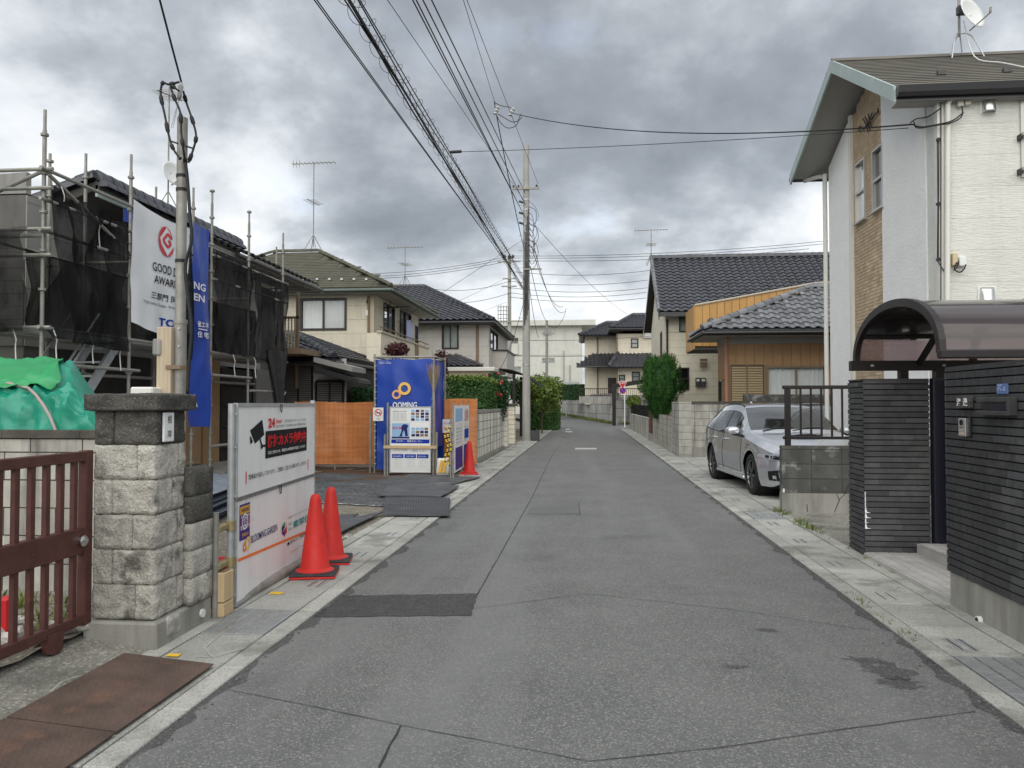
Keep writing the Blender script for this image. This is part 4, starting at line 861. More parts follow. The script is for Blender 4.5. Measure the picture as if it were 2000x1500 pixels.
for (px, py, r0, r1, mt_) in ((791,759,.078,.137,'ink_yellow'), (775.5,770.5,.056,.098,'ink_yellow2')):
    x, z = Lf(px, py)
    if mt_ == 'ink_yellow2' and 'ink_yellow2' not in M: mat('ink_yellow2', (.80,.40,.15), rough=.5)
    obj('ring_logo', B(frf).ring((x, -.05-(.002 if mt_ == 'ink_yellow2' else 0), z), (1,0,0), (0,0,1), r0, r1, 40), M[mt_], s1_)
x, z = Lf(768, 797); text('OOMING', .13, onb(x, z), M['ink_white'], s1_, width=.53, bold=.02)
x, z = Lf(741, 711); text('三国ホーム住宅', .04, onb(x, z), M['ink_white'], s1_, width=.27); text('株式会社 住まいと暮らし', .015, onb(x, z+.05), M['ink_white'], s1_, width=.24)
x0, z1 = Lf(730, 796); x1, z0 = Lf(750, 822); ns = panel(frf, x0, x1, z0, z1, -.05, M['paper'], t, 'no_smoking_notice'); cx_, cz_ = (x0+x1)/2, z1-.11
obj('ban_ring', B(frf).ring((cx_, -.055, cz_), (1,0,0), (0,0,1), .062, .08, 30), M['ink_red'], ns); obj('ban_bar', B(frf @ Matrix.Translation((cx_, 0, cz_)) @ Matrix.Rotation(R(40), 4, 'Y')).box(-.065, .065, -.0565, -.0555, -.009, .009), M['ink_red'], ns)
obj('cigarette_symbol', B(frf).box(cx_-.045, cx_+.05, -.0555, -.0545, cz_-.012, cz_+.008), M['ink_black'], ns); text('禁煙', .03, onb(cx_-.035, z0+.03, -.055), M['ink_grey'], ns, width=.07)
# notice board
NY = 15.75; frn = frame((0, NY, 0), 'S'); x0, z1 = LP(frn, 763, 796); x1, z0 = LP(frn, 840, 922)
t = thing('notice_board', 'white notice board full of posters in front of the blue enclosure', 'notice board', (-3.6, NY, 0))
for x, h in ((x0-.07, 1.52), (x0-.13, .86), (x1+.06, 2.3), (x1+.13, .9)): obj('post', B(frn).cyl((x, .03, -.05), (x, .03, h), .024, n=10), M['galv_old'], t)
obj('board', B(frn).box(x0, x1, .0, .02, z0, z1), M['paper'], t)
f = B(frn); f.box(x0-.02, x0, -.012, .03, z0-.02, z1+.02).box(x1, x1+.02, -.012, .03, z0-.02, z1+.02).box(x0, x1, -.012, .03, z1, z1+.02).box(x0, x1, -.012, .03, z0-.02, z0); obj('board_frame', f, M['galv'], t)
zm = LP(frn, 800, 873)[1]; obj('shelf', B(frn).box(x0-.14, x1+.14, -.04, -.014, zm-.03, zm+.03), M['wood_pale'], t)
W_ = x1-x0
def prt(a, c, d, e_, mt_, nm='poster', y=-.001): return panel(frn, x0+W_*a, x0+W_*c, z0+(z1-z0)*d, z0+(z1-z0)*e_, y, M[mt_], t, nm, .003)
def tx(body, a, d, hgt, wd, mt_='ink_black', y=-.007): return text(body, hgt, on(frn, x0+W_*a, z0+(z1-z0)*d, y), M[mt_], t, width=W_*wd)
prt(.03,.48,.765,.985,'plastic_white'); tx('建設業の許可票', .06, .93, .03, .34, 'ink_grey'); 
for k in range(6): tx('商号又は名称  代表者の氏名', .06, .90-k*.021, .017, .34, 'ink_grey')
p_ = prt(.03,.48,.52,.755,'ink_sky'); tx('無災害', .05, .66, .06, .22, 'ink_red'); prt(.03,.48,.52,.545,'ink_navy', y=-.005)
mat('mud_snow', (.55,.58,.62), rough=.7)
obj('worker_picture', B(frn).poly([(x0+W_*(.20+a), -.0052, z0+(z1-z0)*(.55+c)) for a, c in ((.02,.0),(.09,.0),(.10,.05),(.14,.10),(.16,.06),(.18,.0),(.24,.01),(.22,.12),(.25,.17),(.20,.19),(.12,.19),(.08,.16),(.06,.11),(.09,.11),(.06,.05))]), M['ink_navy'], t)
prt(.5,.98,.775,.985,'paper'); prt(.5,.98,.53,.765,'ink_cream' if 'ink_cream' in M else 'paper')
for r_ in range(4):
    for c in range(4): prt(.52+c*.115+(.01 if c > 1 else 0), .61+c*.115+(.01 if c > 1 else 0), .795+r_*.045, .832+r_*.045, random.choice(['ink_navy','ink_grey','ink_sky','trim_brown']), 'photo_print', -.0045)
for r_ in range(3):
    for c in range(4): prt(.53+c*.11, .62+c*.11, .55+r_*.05, .59+r_*.05, random.choice(['ink_gold','ink_grey','ink_sky','trim_brown','ink_navy']), 'photo_print', -.0045)
prt(.02,.98,.445,.505,'ink_blue'); tx('現場スローガン', .42, .46, .045, .38, 'ink_white'); tx('安全第一', .14, .468, .03, .22, 'ink_white')
for k in range(3): tx('工事のお知らせ 近隣の皆様へ', .08, .37-k*.022, .018, .36, 'ink_grey'); tx('作業時間 午前八時より', .55, .352-k*.02, .016, .36, 'ink_grey')
for k in range(3):
    prt(.04+k*.315, .33+k*.315, .04, .25, 'plastic_white'); prt(.04+k*.315, .33+k*.315, .215, .275, 'ink_blue', y=-.005); tx(('緊急連絡先','工事工程表','安全の誓い')[k], .07+k*.315, .232, .03, .22, 'ink_white', -.009)
    for j in range(5): tx('一二三四五六七八九十', .06+k*.315, .185-j*.028, .013, .25, 'ink_grey')
# bamboo broom against the enclosure
bm_ = AY(848, 745, 16.05); t = thing('bamboo_broom', 'bamboo broom standing upside down against the blue enclosure corner', 'broom', (bm_.x, 16.05, 0))
bb = B()
for k in range(170):
    a = random.random()*6.28; r_ = random.random()**.6*.16; bb.cyl((bm_.x+math.cos(a)*.015, 16.05+math.sin(a)*.015, 1.72+random.random()*.1), (bm_.x-.02+math.cos(a)*r_, 16.05+math.sin(a)*r_*.6, 2.1+random.random()*.28), .0035, .0015, 3, cap=False)
obj('bristles', bb, M['straw'], t, fix=False, kind='stuff'); obj('handle', B().cyl((bm_.x+.02, 16.05, .02), (bm_.x, 16.05, 1.86), .014, n=8), M['wood_pale'], t)
obj('brush', B().box(-.1, .1, -.03, .03, 0, .07), M['leaf_hedge'], t).matrix_basis = Matrix.Translation((AY(756,787,15.75)+Vector((0, 0, -.03)))-base_of(t))
# narrow notice board by the wall
NX = -2.78; fre = frame2((*AZ(888,938).to_tuple()[:2], 0), (*AZ(916,918).to_tuple()[:2], 0)); x1, _ = LP(fre, 916, 918); t = thing('notice_board', 'narrow notice board with red and blue notices beside the small cone', 'notice board', AZ(888,938))
zt = 1.50
for x in (.0, x1*.55, x1): obj('post', B(fre).cyl((x, .03, -.05), (x, .03, zt), .022, n=10), M['galv_old'], t)
for a, c in ((.02, x1*.53), (x1*.57, x1-.02)):
    bo = obj('board', B(fre).box(a, c, .0, .01, .14, zt-.04), M['paper'], t); wd = c-a
    panel(fre, a+wd*.06, c-wd*.06, .18, .62, -.001, M['ink_purple'], bo, 'poster'); panel(fre, a+wd*.06, c-wd*.06, .66, 1.1, -.001, M['plastic_white'], bo, 'poster'); panel(fre, a+wd*.06, c-wd*.06, 1.14, zt-.1, -.001, M['ink_sky' if a < .1 else 'plastic_white'], bo, 'poster')
    if a > .1:
        text('危険', .26, on(fre, a+wd*.2, 1.12, -.006), M['ink_red'], bo, width=wd*.6); panel(fre, a+wd*.15, c-wd*.15, .75, .95, -.006, M['ink_blue'], bo, 'poster')
    for k in range(5): text('工事現場につき立入禁止', .03, on(fre, a+wd*.12, .70+k*.07, -.006), M['ink_grey'], bo, width=wd*.7)
x, y = g2(880, 938); t = thing('barrier_chain', 'yellow and black plastic chain hanging on a post by the notice board', 'chain', (x, y, 0))
obj('post', B().cyl((x, y, -.03), (x, y, 1.2), .02, n=8), M['galv_old'], t)
for k in range(26):
    for j in range(2): px_ = x-.02-.06*j-.03*math.sin(k*.4); obj('chain_link', B().box(px_-.016, px_+.016, y-.03, y-.012, .28+k*.03+.012*j, .304+k*.03+.012*j), M['chain_yellow' if (k+j) % 3 else 'ink_black'], t)
x, y = g2(866, 930); t = thing('warning_lamp_bag', 'orange and white striped warning bag lying below the yellow chain', 'bag', (x, y, .02))
obj('body', rock(x-.12, x+.12, y-.06, y+.06, .03, .36, 5, .02, 4), M['plastic_white'], t, smooth='all')
for k in range(2): obj('stripe', B().extr([(x-.1+k*.09, y-.10, .08), (x-.03+k*.09, y-.10, .08), (x+.02+k*.06, y-.10, .33), (x-.04+k*.06, y-.10, .33)], (0, .03, 0)), M['ink_yellow'], t)
x, y = g2(853, 905); t = thing('leaning_tubes', 'grey tubes and a plank leaning on the blue enclosure', 'tubes', (x, y, 0))
for k in range(5): obj('tube', B().cyl((x-.12+k*.07, y-.1, .0), (x-.15+k*.085, y+.12, 1.15+.1*(k % 3)), .02, n=8), M['galv_old' if k % 2 else 'steel_dark'], t)
x, y = g2(876, 920); t = thing('small_notice', 'small pink warning notice on a short post by the orange fence', 'notice', (x, y, 0)); fq = frame((x, y-.03, 0), 'S')
pl_ = panel(fq, -.13, .13, .85, 1.15, 0, M['paper'], t, 'plate'); text('立入禁止', .05, on(fq, -.1, 1.04, -.006), M['ink_red'], pl_, width=.2); text('関係者以外', .035, on(fq, -.1, .94, -.006), M['ink_red'], pl_, width=.2); obj('post', B().cyl((x, y, -.02), (x, y, 1.0), .015, n=8), M['galv_old'], t)
# ================================================================= scaffold and the house being renovated
XS, SY = -6.6, [8.73, 10.52, 12.3, 14.45, 16.15]
t = thing('scaffold', 'steel tube scaffold with nets and banners round the house under renovation', 'scaffold', (XS, 12, 0))
def std(x, y, z1, mt='galv_old'):
    s = obj('standard', B().cyl((x, y, -.02), (x, y, z1-.25), .0243, n=10).cyl((x, y, z1-.25), (x, y, z1), .019, n=10), M[mt], t, smooth=True)
    z = .5
    while z < z1: obj('coupler', B().cyl((x, y, z), (x, y, z+.03), .046, n=8), M[mt], s); z += .475
tops = [AX(80,210,XS).z, AX(250,298,XS).z, AX(375,365,XS).z, AX(485,410,XS).z, AX(548,452,XS).z]
for y, z1 in zip(SY, tops): std(XS, y, z1)
std(XS, 12.95, AX(405,365,XS).z)
XI = -7.25
for px, py in ((98,300), (168,300), (305,365), (540,482)): y = AX(px, py, XI).y; std(XI, y, AX(px, py, XI).z)
std(-8.4, SY[0], 4.6); std(-10.2, SY[0], 4.6)
def rail(p, q_, r_=.0243, mt='galv_old', nm='rail'): obj(nm, B().cyl(p, q_, r_, n=8), M[mt], t, smooth=True)
for z, ya, yb in ((4.35, 8.6, 10.6), (3.98, 8.6, 12.4), (3.60, 8.6, 12.4), (2.42, 8.6, 12.35), (1.98, 8.6, 10.7), (4.12, 12.9, 16.3), (3.7, 12.9, 16.3), (2.40, 12.9, 16.3), (2.0, 12.9, 14.5), (.75, 12.9, 16.3)): rail((XS+.05, ya, z), (XS+.05, yb, z))
for z in (4.35, 4.12, 3.62, 3.30, 2.42, 1.98): rail((XS+.15, SY[0]-.05, z), (-14, SY[0]-.05, z))
for z in (2.36, 1.92, 3.5): rail((XI, 8.7, z), (XI, 16.2, z))
for y in SY[:4]: rail((XS, y, 2.37), (XI-.1, y, 2.37)); rail((XS, y, 3.55), (XI-.1, y, 3.55))
rail((XS+.06, 8.73, 4.3), (XS+.06, 10.5, 3.62)); rail((XS, 8.7, 4.33), (-8.4, 8.7, 3.6)); rail((XS+.05, 14.45, 1.75), (XS+.05, 15.6, 1.75)); rail((XS+.1, 14.9, .75), (XS+.1, 16.1, 1.75), .016)
for k in range(4): obj('deck_board', B().box(XI+.03, XS-.04, 8.8+k*1.85, 10.6+k*1.85, 2.38, 2.42), M['galv'], t)
st = obj('stair_stringer', B().box(-7.15, -7.1, 9.0, 9.05, .2, .25), M['galv'], t)
for dx in (0, .42):
    obj('stair_stringer', B().extr([(XS-.62+dx, 8.95, .75), (XS-.62+dx, 9.13, .75), (XS-.62+dx, 10.62, 2.38), (XS-.62+dx, 10.44, 2.38)], (.045, 0, 0)), M['galv'], t)
    obj('stair_handrail', B().cyl((XS-.6+dx, 8.95, 1.45), (XS-.6+dx, 10.1, 2.75), .016, n=8), M['galv'], t)
for k in range(8): obj('stair_tread', B().box(XS-.57, XS-.2, 9.02+k*.19, 9.18+k*.19, .84+k*.205, .865+k*.205), M['galv'], t)
# nets
mat('net_veil', (.03,.03,.032), (.05,.05,.052), 3, .8, alpha=.35)
def net(name, p, q_, zt, zb, mt, nu=80, nv=44, amp=.05, foot=0, lab=None, sagd=.05):
    P_, Q_ = Vector((*p, 0)), Vector((*q_, 0)); d = (Q_-P_).normalized(); n_ = Vector((d.y, -d.x, 0))
    if n_.x+(-n_.y) < 0: n_ = -n_
    def f(u, v):
        z = zt[0]+(zt[1]-zt[0])*u; z2 = zb[0]+(zb[1]-zb[0])*u+foot*math.sin(u*6.3*2)*.06; zz = z2+(z-z2)*v-sagd*math.sin(u*math.pi)*v
        w_ = amp*(mnoise.noise(Vector((u*4.5+P_.y, v*1.6, zt[0])))-2.0*abs(mnoise.noise(Vector((u*4+v*2.2, v*1.0-u*2, zt[0]+P_.y))))-.5*abs(mnoise.noise(Vector((u*10-v*3, v*1.2, P_.x))))+.4*math.sin((u-v)*9)+1)
        return P_.lerp(Q_, u)+n_*(w_+.07)+Vector((0, 0, zz))
    return obj(name, B().sheet(f, nu, nv), M[mt], t, smooth='all', fix=False)
net('safety_net', (-14, SY[0]-.06), (XS-.05, SY[0]-.06), (3.5, 3.62), (2.34, 2.36), 'net', amp=.13)
net('safety_net', (-14, SY[0]-.1), (XS-.05, SY[0]-.1), (4.12, 4.30), (3.3, 3.35), 'net_veil', amp=.05)
net('safety_net', (XS, SY[0]), (XS, AX(256, 500, XS+.2).y), (4.22, 4.05), (2.30, 2.22), 'net', amp=.13)
net('safety_net', (XS, 12.95), (XS, 14.42), (4.2, 4.16), (2.42, 2.38), 'net_thin', amp=.06)
net('safety_net', (XS, 14.5), (XS, 16.2), (4.16, 4.12), (2.38, 2.25), 'net_thin', amp=.06)
net('safety_net', (XI+.02, 9.2), (XI+.02, 16.0), (3.5, 3.5), (2.4, 2.4), 'net', amp=.04)
def tail(u, v):
    a = u*2*math.pi; r_ = .10+.16*(v**1.6)+.05*math.sin(a*5+v*3); z = 1.35+1.25*v; return (XS+.1+r_*math.cos(a)*.5, 15.55+.25*(1-v)+r_*math.sin(a)*1.6, z)
obj('gathered_net', B().sheet(tail, 40, 16), M['rubber'], t, smooth='all', fix=False)
fb0 = AX(258, 500, XS+.16).y; bw_ = AX(375, 500, XS+.16).y-fb0
def tail2(u, v):
    a = u*2*math.pi; r_ = .05+.04*math.sin(v*5)+.02*math.sin(a*4); return (XS+.30+r_*math.cos(a)*.6, AX(372, 500, XS+.3).y+r_*math.sin(a)*.7, 2.2+2.0*v)
obj('gathered_net', B().sheet(tail2, 20, 24), M['net'], t, smooth='all', fix=False)
for (x, y, z) in [(XS+.1, 8.9, 4.2), (XS+.1, 9.6, 4.0), (XS+.1, 10.2, 3.95), (XS+.1, 8.8, 2.4), (XS+.1, 9.5, 2.4), (XS+.1, 10.1, 2.4), (-6.9, SY[0]-.1, 2.4), (XS+.1, 13.6, 2.4), (XS+.1, 14.5, 2.4), (XS+.1, 15.5, 2.4), (XS+.1, 9.3, 4.05)]:
    pts_ = smooth_pts([(x, y, z), (x+.03, y+.02, z-.12), (x, y+.05, z-.22), (x+.03, y+.03, z-.36-.1*random.random())], 4)
    obj('tie_cord', B().tube(pts_, .007, 5), M['rope_white'], t)
# banners
fb0 = AX(258, 500, XS+.16).y; fb = frame((XS+.16, fb0, 0), 'E'); bw_ = AX(375, 500, XS+.16).y-fb0
t2 = thing('white_banner', 'white award banner with red emblem hung on the scaffold', 'banner', (XS+.16, 11.4, 2.6))
def wb(u, v): return (bw_*u, .012*math.sin(u*5+v*4)+.03*mnoise.noise(Vector((u*3, v*4, 9)))-.02*math.sin(u*22)*(1-v)*.5, 2.66+.10*math.sin(u*3.14)*(1-v)*-1+(4.42-2.66-.05*u)*v-.06*math.sin(u*3.14)*v)
so_ = obj('sheet', B(fb).sheet(wb, 40, 40), M['banner_white'], t2, smooth='all', fix=False)
def wp(px, py): return LP(fb, px, py)
def onw(x, z): return lambda a, b_: fb @ Vector((x+a, wb(min(max((x+a)/bw_, 0), 1), min(max((z+b_-2.66)/1.72, 0), 1))[1]-.014, z+b_))
def wt(body, pl, pt_, pr, mt_, bold=0.0):
    x0, z0 = wp(*pl); _, z1 = wp(*pt_); x1, _ = wp(*pr); return text(body, z1-z0, onw(x0, z0), M[mt_], so_, width=x1-x0, bold=bold)
cx_, cz_ = wp(322, 472); _, ct_ = wp(322, 443); hz = ct_-cz_; lx, _ = wp(306, 472); hx = cx_-lx
mat('emblem_red', (.60,.045,.06), rough=.5)
f_ = onw(0, 0); bo = B(); ring_ = []
n_ = 64
def ell(a, s=1): return (cx_+hx*s*math.cos(a), cz_+hz*s*math.sin(a))
ins = [(-.62, 0), (-.02, .72), (.62, .0), (.02, -.72)]   # white diamond inside the red disc
pts_ = [ell(2*math.pi*i/n_) for i in range(n_)]
obj('emblem', B().poly([f_(*p) for p in pts_]), M['emblem_red'], so_)
def g_(poly, dy=.022): return B().poly([fb @ Vector((cx_+hx*a, wb(min(max((cx_+hx*a)/bw_, 0), 1), .6)[1]-dy, cz_+hz*c)) for a, c in poly])
obj('emblem_inset', g_([(-.93, -.02), (-.05, .96), (.95, -.05), (.06, -.97)]), M['banner_white'], so_)
gp = [(.50, .26), (.02, .52), (-.52, .0), (.03, -.38), (.42, -.10), (.08, .10)]
for (a, c), (d, e_) in zip(gp, gp[1:]):
    l_ = math.hypot(d-a, e_-c); nx_, ny_ = -(e_-c)/l_*.10, (d-a)/l_*.10; obj('emblem_letter', g_([(a+nx_, c+ny_), (a-nx_, c-ny_), (d-nx_, e_-ny_), (d+nx_, e_+ny_)], .03), M['emblem_red'], so_)
wt('GOOD DESIGN', (296,528), (296,510), (371,528), 'ink_black', .01); wt('AWARD 2020', (298,552), (298,536), (371,552), 'ink_black', .01); wt('三部門 同時受賞', (294,582), (294,568), (372,582), 'ink_black', .01)
wt('TOEI Safety Designs  K-housing & W-life', (278,592), (278,585), (368,598), 'ink_black'); wt('TOEI', (313,636), (313,620), (352,640), 'ink_blue', .03)
t3 = thing('blue_banner', 'long narrow blue banner with white lettering hung on the scaffold', 'banner', (XS, 12.5, 1.1)); fb2 = frame((XS+.10, 12.05, 0), 'E')
def bb2(u, v): return (.66*u, .035*math.sin(u*4+v*5)+.03*mnoise.noise(Vector((u*3, v*7, 3))), 1.12+(4.52-1.12)*v-.02*u)
sb_ = obj('sheet', B(fb2).sheet(bb2, 24, 60), M['banner_blue'], t3, smooth='all', fix=False)
def bt(body, pl, pt_, pr): x0, z0 = LP(fb2, *pl); _, z1 = LP(fb2, *pt_); x1, _ = LP(fb2, *pr); return text(body, z1-z0, on(fb2, x0, z0, -.07), M['ink_white'], sb_, width=x1-x0, bold=.02)
bt('NG', (371,564), (371,549), (394,564)); bt('EN', (371,586), (371,572), (392,586)); bt('省エネ', (378,638), (378,626), (400,638)); bt('住 宅', (378,658), (378,646), (400,658)); x0, z0 = LP(fb2, 380, 642); obj('lettering', B(fb2).box(x0, x0+.3, -.072, -.07, z0-.008, z0+.008), M['ink_white'], sb_)
bt('A', (366,795), (366,770), (378,795))
t4 = thing('blue_sheet', 'blue tarpaulin strip hung behind the white banner on the scaffold', 'tarpaulin', (XI, 11.5, 4))
obj('sheet', B().sheet(lambda u, v: (XI+.1+.03*math.sin(u*9), 11.2+2.0*u, 4.33+.34*v), 20, 4), M['banner_blue'], t4, smooth='all', fix=False)

# house under renovation
XH = -7.75
h = thing('renovation_house', 'dark tiled house under renovation behind the scaffold nets', 'house', (-10, 13, 0))
obj('wall', B().box(-13.5, XH, 9.9, 17.6, .25, 4.42), M['wall_dark'], h)
siding(h, frame((XH+.02, 9.9, 0), 'E'), 7.7, 2.3, 4.4, 'soffit', bh=.4, bw=2.4, name='wall_board'); siding(h, frame((-13.5, 9.88, 0), 'S'), 5.75, 2.3, 3.5, 'wall_dark', bh=.18, bw=3.6, name='wall_board')
obj('gable_wall', B().extr([(-13.5, 9.9, 4.4), (XH, 9.9, 4.4), (XH, 9.9, 4.72), (-13.5, 9.9, 4.42)], (0, .1, 0)), M['soffit'], h)
obj('foundation', B().box(-13.6, XH+.12, 9.8, 17.7, -.05, .28), M['plinth_concrete'], h)
obj('porch_slab', B().box(XH, -6.75, 12.6, 16.6, -.05, .22), M['plinth_concrete'], h)
yq = [AX(px, 800, XH+.07).y for px in (398, 429, 432, 492, 500, 548)]
for y0, y1, z0, z1, mt_, nm in ((10.6, 12.9, .3, 2.3, 'inside_dark', 'opening_shade'), (13.1, yq[0]-.1, .3, 2.3, 'plywood', 'boarding'), (yq[0], yq[1], .25, 2.45, 'plywood', 'boarded_door'), (yq[2], yq[3], .25, 2.25, 'inside_dark', 'opening_shade'), (yq[4], yq[5], .3, 2.3, 'shutter_dark', 'shutter')):  # dark slabs on the wall: room shade painted where it stands open
    obj(nm, B().box(XH+.0, XH+.07, y0, y1, z0, z1), M[mt_], h)
for k in range(4): obj('shelf_rail', B().box(XH+.08, XH+.12, yq[2]+.1, yq[3], .55+k*.45, .58+k*.45), M['steel_dark'], h)
for k in range(3): obj('cardboard_sheet', B().extr([(XH+.35+.04*k, 12.0+.25*k, .0), (XH+.35+.04*k, 12.4+.25*k, .0), (XH+.1, 12.38+.25*k, 1.05), (XH+.1, 12.02+.25*k, 1.05)], (.02, 0, 0)), M['cardboard'], h)
zt_, zr = 4.80, 4.83
XE = -7.15
ya, yb = 10.55, 15.2; za = AX(180, 348, XE).z
rf = deck([[(-14.5, ya, za-2.6), (XE, ya, za), (XE, yb, za), (-14.5, yb, za-2.6)]], 'soffit_dark', h, .12, 'roof')
obj('barge_board', B().box(XE-.02, XE+.02, ya, yb, za-.24, za-.07), M['fascia_green'], rf)
me_ = tile_mesh('wave', .27, .24, 'kawara_black'); e0, e1 = (-14.5, ya, za-2.6), (-14.5, yb, za-2.6)
place(rf, 'roof_tile', me_, plane_mats([(-14.5, ya, za-2.6), (XE-.05, ya, za-.02), (XE-.05, yb, za-.02), (-14.5, yb, za-2.6)], .24, .27) if False else [], cap=300)
ridge(rf, (XE, ya, za-.0), (XE, yb, za-.0), .10, 'kawara_black', .27, 'verge_tile'); ridge(rf, (XE+.09, ya, za-.09), (XE+.09, yb, za-.09), .075, 'kawara_black', .27, 'verge_tile', .3)
ridge(rf, (-13.5, ya, za-2.25), (XE, ya, za+.02), .10, 'kawara_black', .27, 'verge_tile')
# lower eave with gutter towards the far end
ye, yf, ze = 13.6, 19.3, AX(430,475,-6.95).z
rf2 = deck([[(-6.95, ye, ze-.06), (-6.95, yf, ze-.06), (-9.2, yf, ze+.95), (-9.2, ye, ze+.95)]], 'soffit', h, .08, 'lower_roof')
place(rf2, 'roof_tile', tile_mesh('wave', .27, .26, 'kawara_black'), plane_mats([(-6.92, ye, ze-.04), (-6.92, yf, ze-.04), (-9.2, yf, ze+.97), (-9.2, ye, ze+.97)], .27, .26), cap=120)
obj('eave_gutter', B().cyl((-6.86, ye+.9, ze-.12), (-6.86, yf+.1, ze-.12), .055, n=10), M['gutter_black'], rf2, smooth=True)
for k in range(12): obj('rafter_board', B().box(-7.7, -6.98, ye+.2+k*.46, ye+.24+k*.46, ze-.19, ze-.15), M['soffit'], rf2)
obj('eave_soffit', B().box(-7.75, -6.95, ye, yf, ze-.15, ze-.135), M['soffit'], rf2)
obj('end_wall', B().box(-11, XH, 16.0, 18.9, .2, 4.3), M['wall_dark'], h)
# balcony at the far end
bl_ = obj('balcony', B().box(-7.8, -6.95, 18.2, 19.6, 2.72, 2.86), M['trim_brown'], h)
xa, xb = AY(553,560,19.6).x, AY(584,560,19.6).x
obj('balcony_post', B().box(xb-.06, xb, 19.55, 19.65, 1.9, 4.6), M['trim_brown'], bl_); obj('balcony_rail', B().box(xa-.4, xb, 19.55, 19.62, 3.74, 3.80), M['trim_brown'], bl_); obj('balcony_rail', B().box(xa-.4, xb, 19.55, 19.62, 2.86, 2.92), M['trim_brown'], bl_)
for k in range(8): obj('baluster', B().box(xb-.12-k*.085, xb-.085-k*.085, 19.565, 19.605, 2.92, 3.74), M['trim_beige'], bl_)
def antenna(name, label, base, h_, kind='yagi', tilt=0, s=1.0, guy=False):
    x, y, z = base; a = thing(name, label, 'antenna', base)
    obj('mast', B().cyl((x, y, z), (x, y, z+h_), .018*s, n=6), M['galv_old'], a)
    for k in range(4): an = k*1.57+.6; obj('stay_leg', B().cyl((x+math.cos(an)*.3*s, y+math.sin(an)*.3*s, z-.12), (x, y, z+.42*s), .012*s, n=5), M['galv_old'], a)
    if kind == 'yagi':
        b = B(); b.cyl((x-.75*s, y, z+h_-.05), (x+.75*s, y, z+h_-.02), .014*s, n=5)
        for k in range(11): b.cyl((x-.7*s+k*.14*s, y-.16*s, z+h_-.045), (x-.7*s+k*.14*s, y+.16*s, z+h_-.03), .008*s, n=4)
        for k in range(3): b.cyl((x-.7*s+k*.1*s, y, z+h_-.2), (x-.7*s+k*.1*s, y, z+h_+.12), .008*s, n=4)
        obj('element_boom', b, M['galv_old'], a)
        b = B(); zz = z+h_*.52; b.cyl((x-.05, y-.5*s, zz), (x+.02, y+.5*s, zz+.05), .012*s, n=5)
        for k in range(6): b.cyl((x-.22*s, y-.4*s+k*.16*s, zz+.01*k), (x+.22*s, y-.4*s+k*.16*s, zz+.01*k), .008*s, n=4)
        obj('element_boom', b, M['galv_old'], a)
    else:
        b = B(); zz = z+h_*.93; b.cyl((x-.1, y-.3*s, zz), (x+.1, y+.35*s, zz), .014*s, n=5)
        for k in range(8): b.cyl((x-.26*s, y-.3*s+k*.09*s, zz), (x+.26*s, y-.3*s+k*.09*s, zz), .008*s, n=4)
        obj('element_boom', b, M['galv_old'], a)
    return a
def dish(name, parent, c, r_, face, mt='plastic_white'):
    c = Vector(c); n_ = Vector(face).normalized(); a = n_.orthogonal().normalized(); b_ = n_.cross(a); B_ = B(); vs_ = []; K_ = 20
    for j in range(6):
        rr = r_*j/5
        for i in range(K_): th_ = 2*math.pi*i/K_; vs_.append(c+(a*math.cos(th_)+b_*math.sin(th_))*rr+n_*(.22*r_*(j/5)**2))
    B_.add(vs_, [(j*K_+i, j*K_+(i+1) % K_, (j+1)*K_+(i+1) % K_, (j+1)*K_+i) for j in range(5) for i in range(K_)]); o = obj(name, B_, M[mt], parent, smooth='all')
    md = o.modifiers.new('thick', 'SOLIDIFY'); md.thickness = .012
    obj('feed_arm', B().cyl(c-Vector((0, 0, r_*.9)), c+n_*r_*1.25-Vector((0, 0, r_*.75)), .012, n=5).cyl(c+n_*r_*1.25-Vector((0, 0, r_*.75)), c+n_*r_*1.28-Vector((0, 0, r_*.45)), .02, n=6), M['galv_old'], parent); return o
ap = AX(328, 408, XE-.6); a = antenna('rooftop_antenna', 'television aerial with a small dish above the renovation house roof', (ap.x, ap.y, ap.z), 2.3, 'comb', s=.8); dish('dish', a, (ap.x+.12, ap.y-.1, ap.z+.62), .23, (.9, -.3, .25))
# ================================================================= annex with black tiles behind the scaffold
def hip(h, x0, x1, y0, y1, z, rx0, rx1, ry, rz, mt, tw, th, cap=300, kind='wave', dk=None, ridge_r=.1, rear=False, capname='ridge_cap', rr0=None):
    """hipped roof: eave rectangle, ridge from rx0 to rx1 along X at ry"""
    A, B_, C_, D_ = (x0, y0, z), (x1, y0, z), (x1, y1, z), (x0, y1, z); P_, Q_ = (rx0, ry, rz), (rx1, ry, rz)
    pl = [[A, B_, Q_, P_], [B_, C_, Q_], [D_, A, P_], [C_, D_, P_, Q_]]
    rf = deck(pl, mt, h, .06, 'roof'); ms = []
    for p in pl[:3]+([pl[3]] if rear else []): ms += plane_mats(p, tw, th)
    place(rf, 'roof_tile', tile_mesh(kind, tw, th, mt), ms, cap=cap)
    if ridge_r:
        for a, c in ((A, P_), (B_, Q_), (P_, Q_), (C_, Q_), (D_, P_)):
            a, c = Vector(a)+Vector((0, 0, .03)), Vector(c)+Vector((0, 0, .03)); ridge(rf, a, c, ridge_r, mt, .32, capname, .3)
    return rf
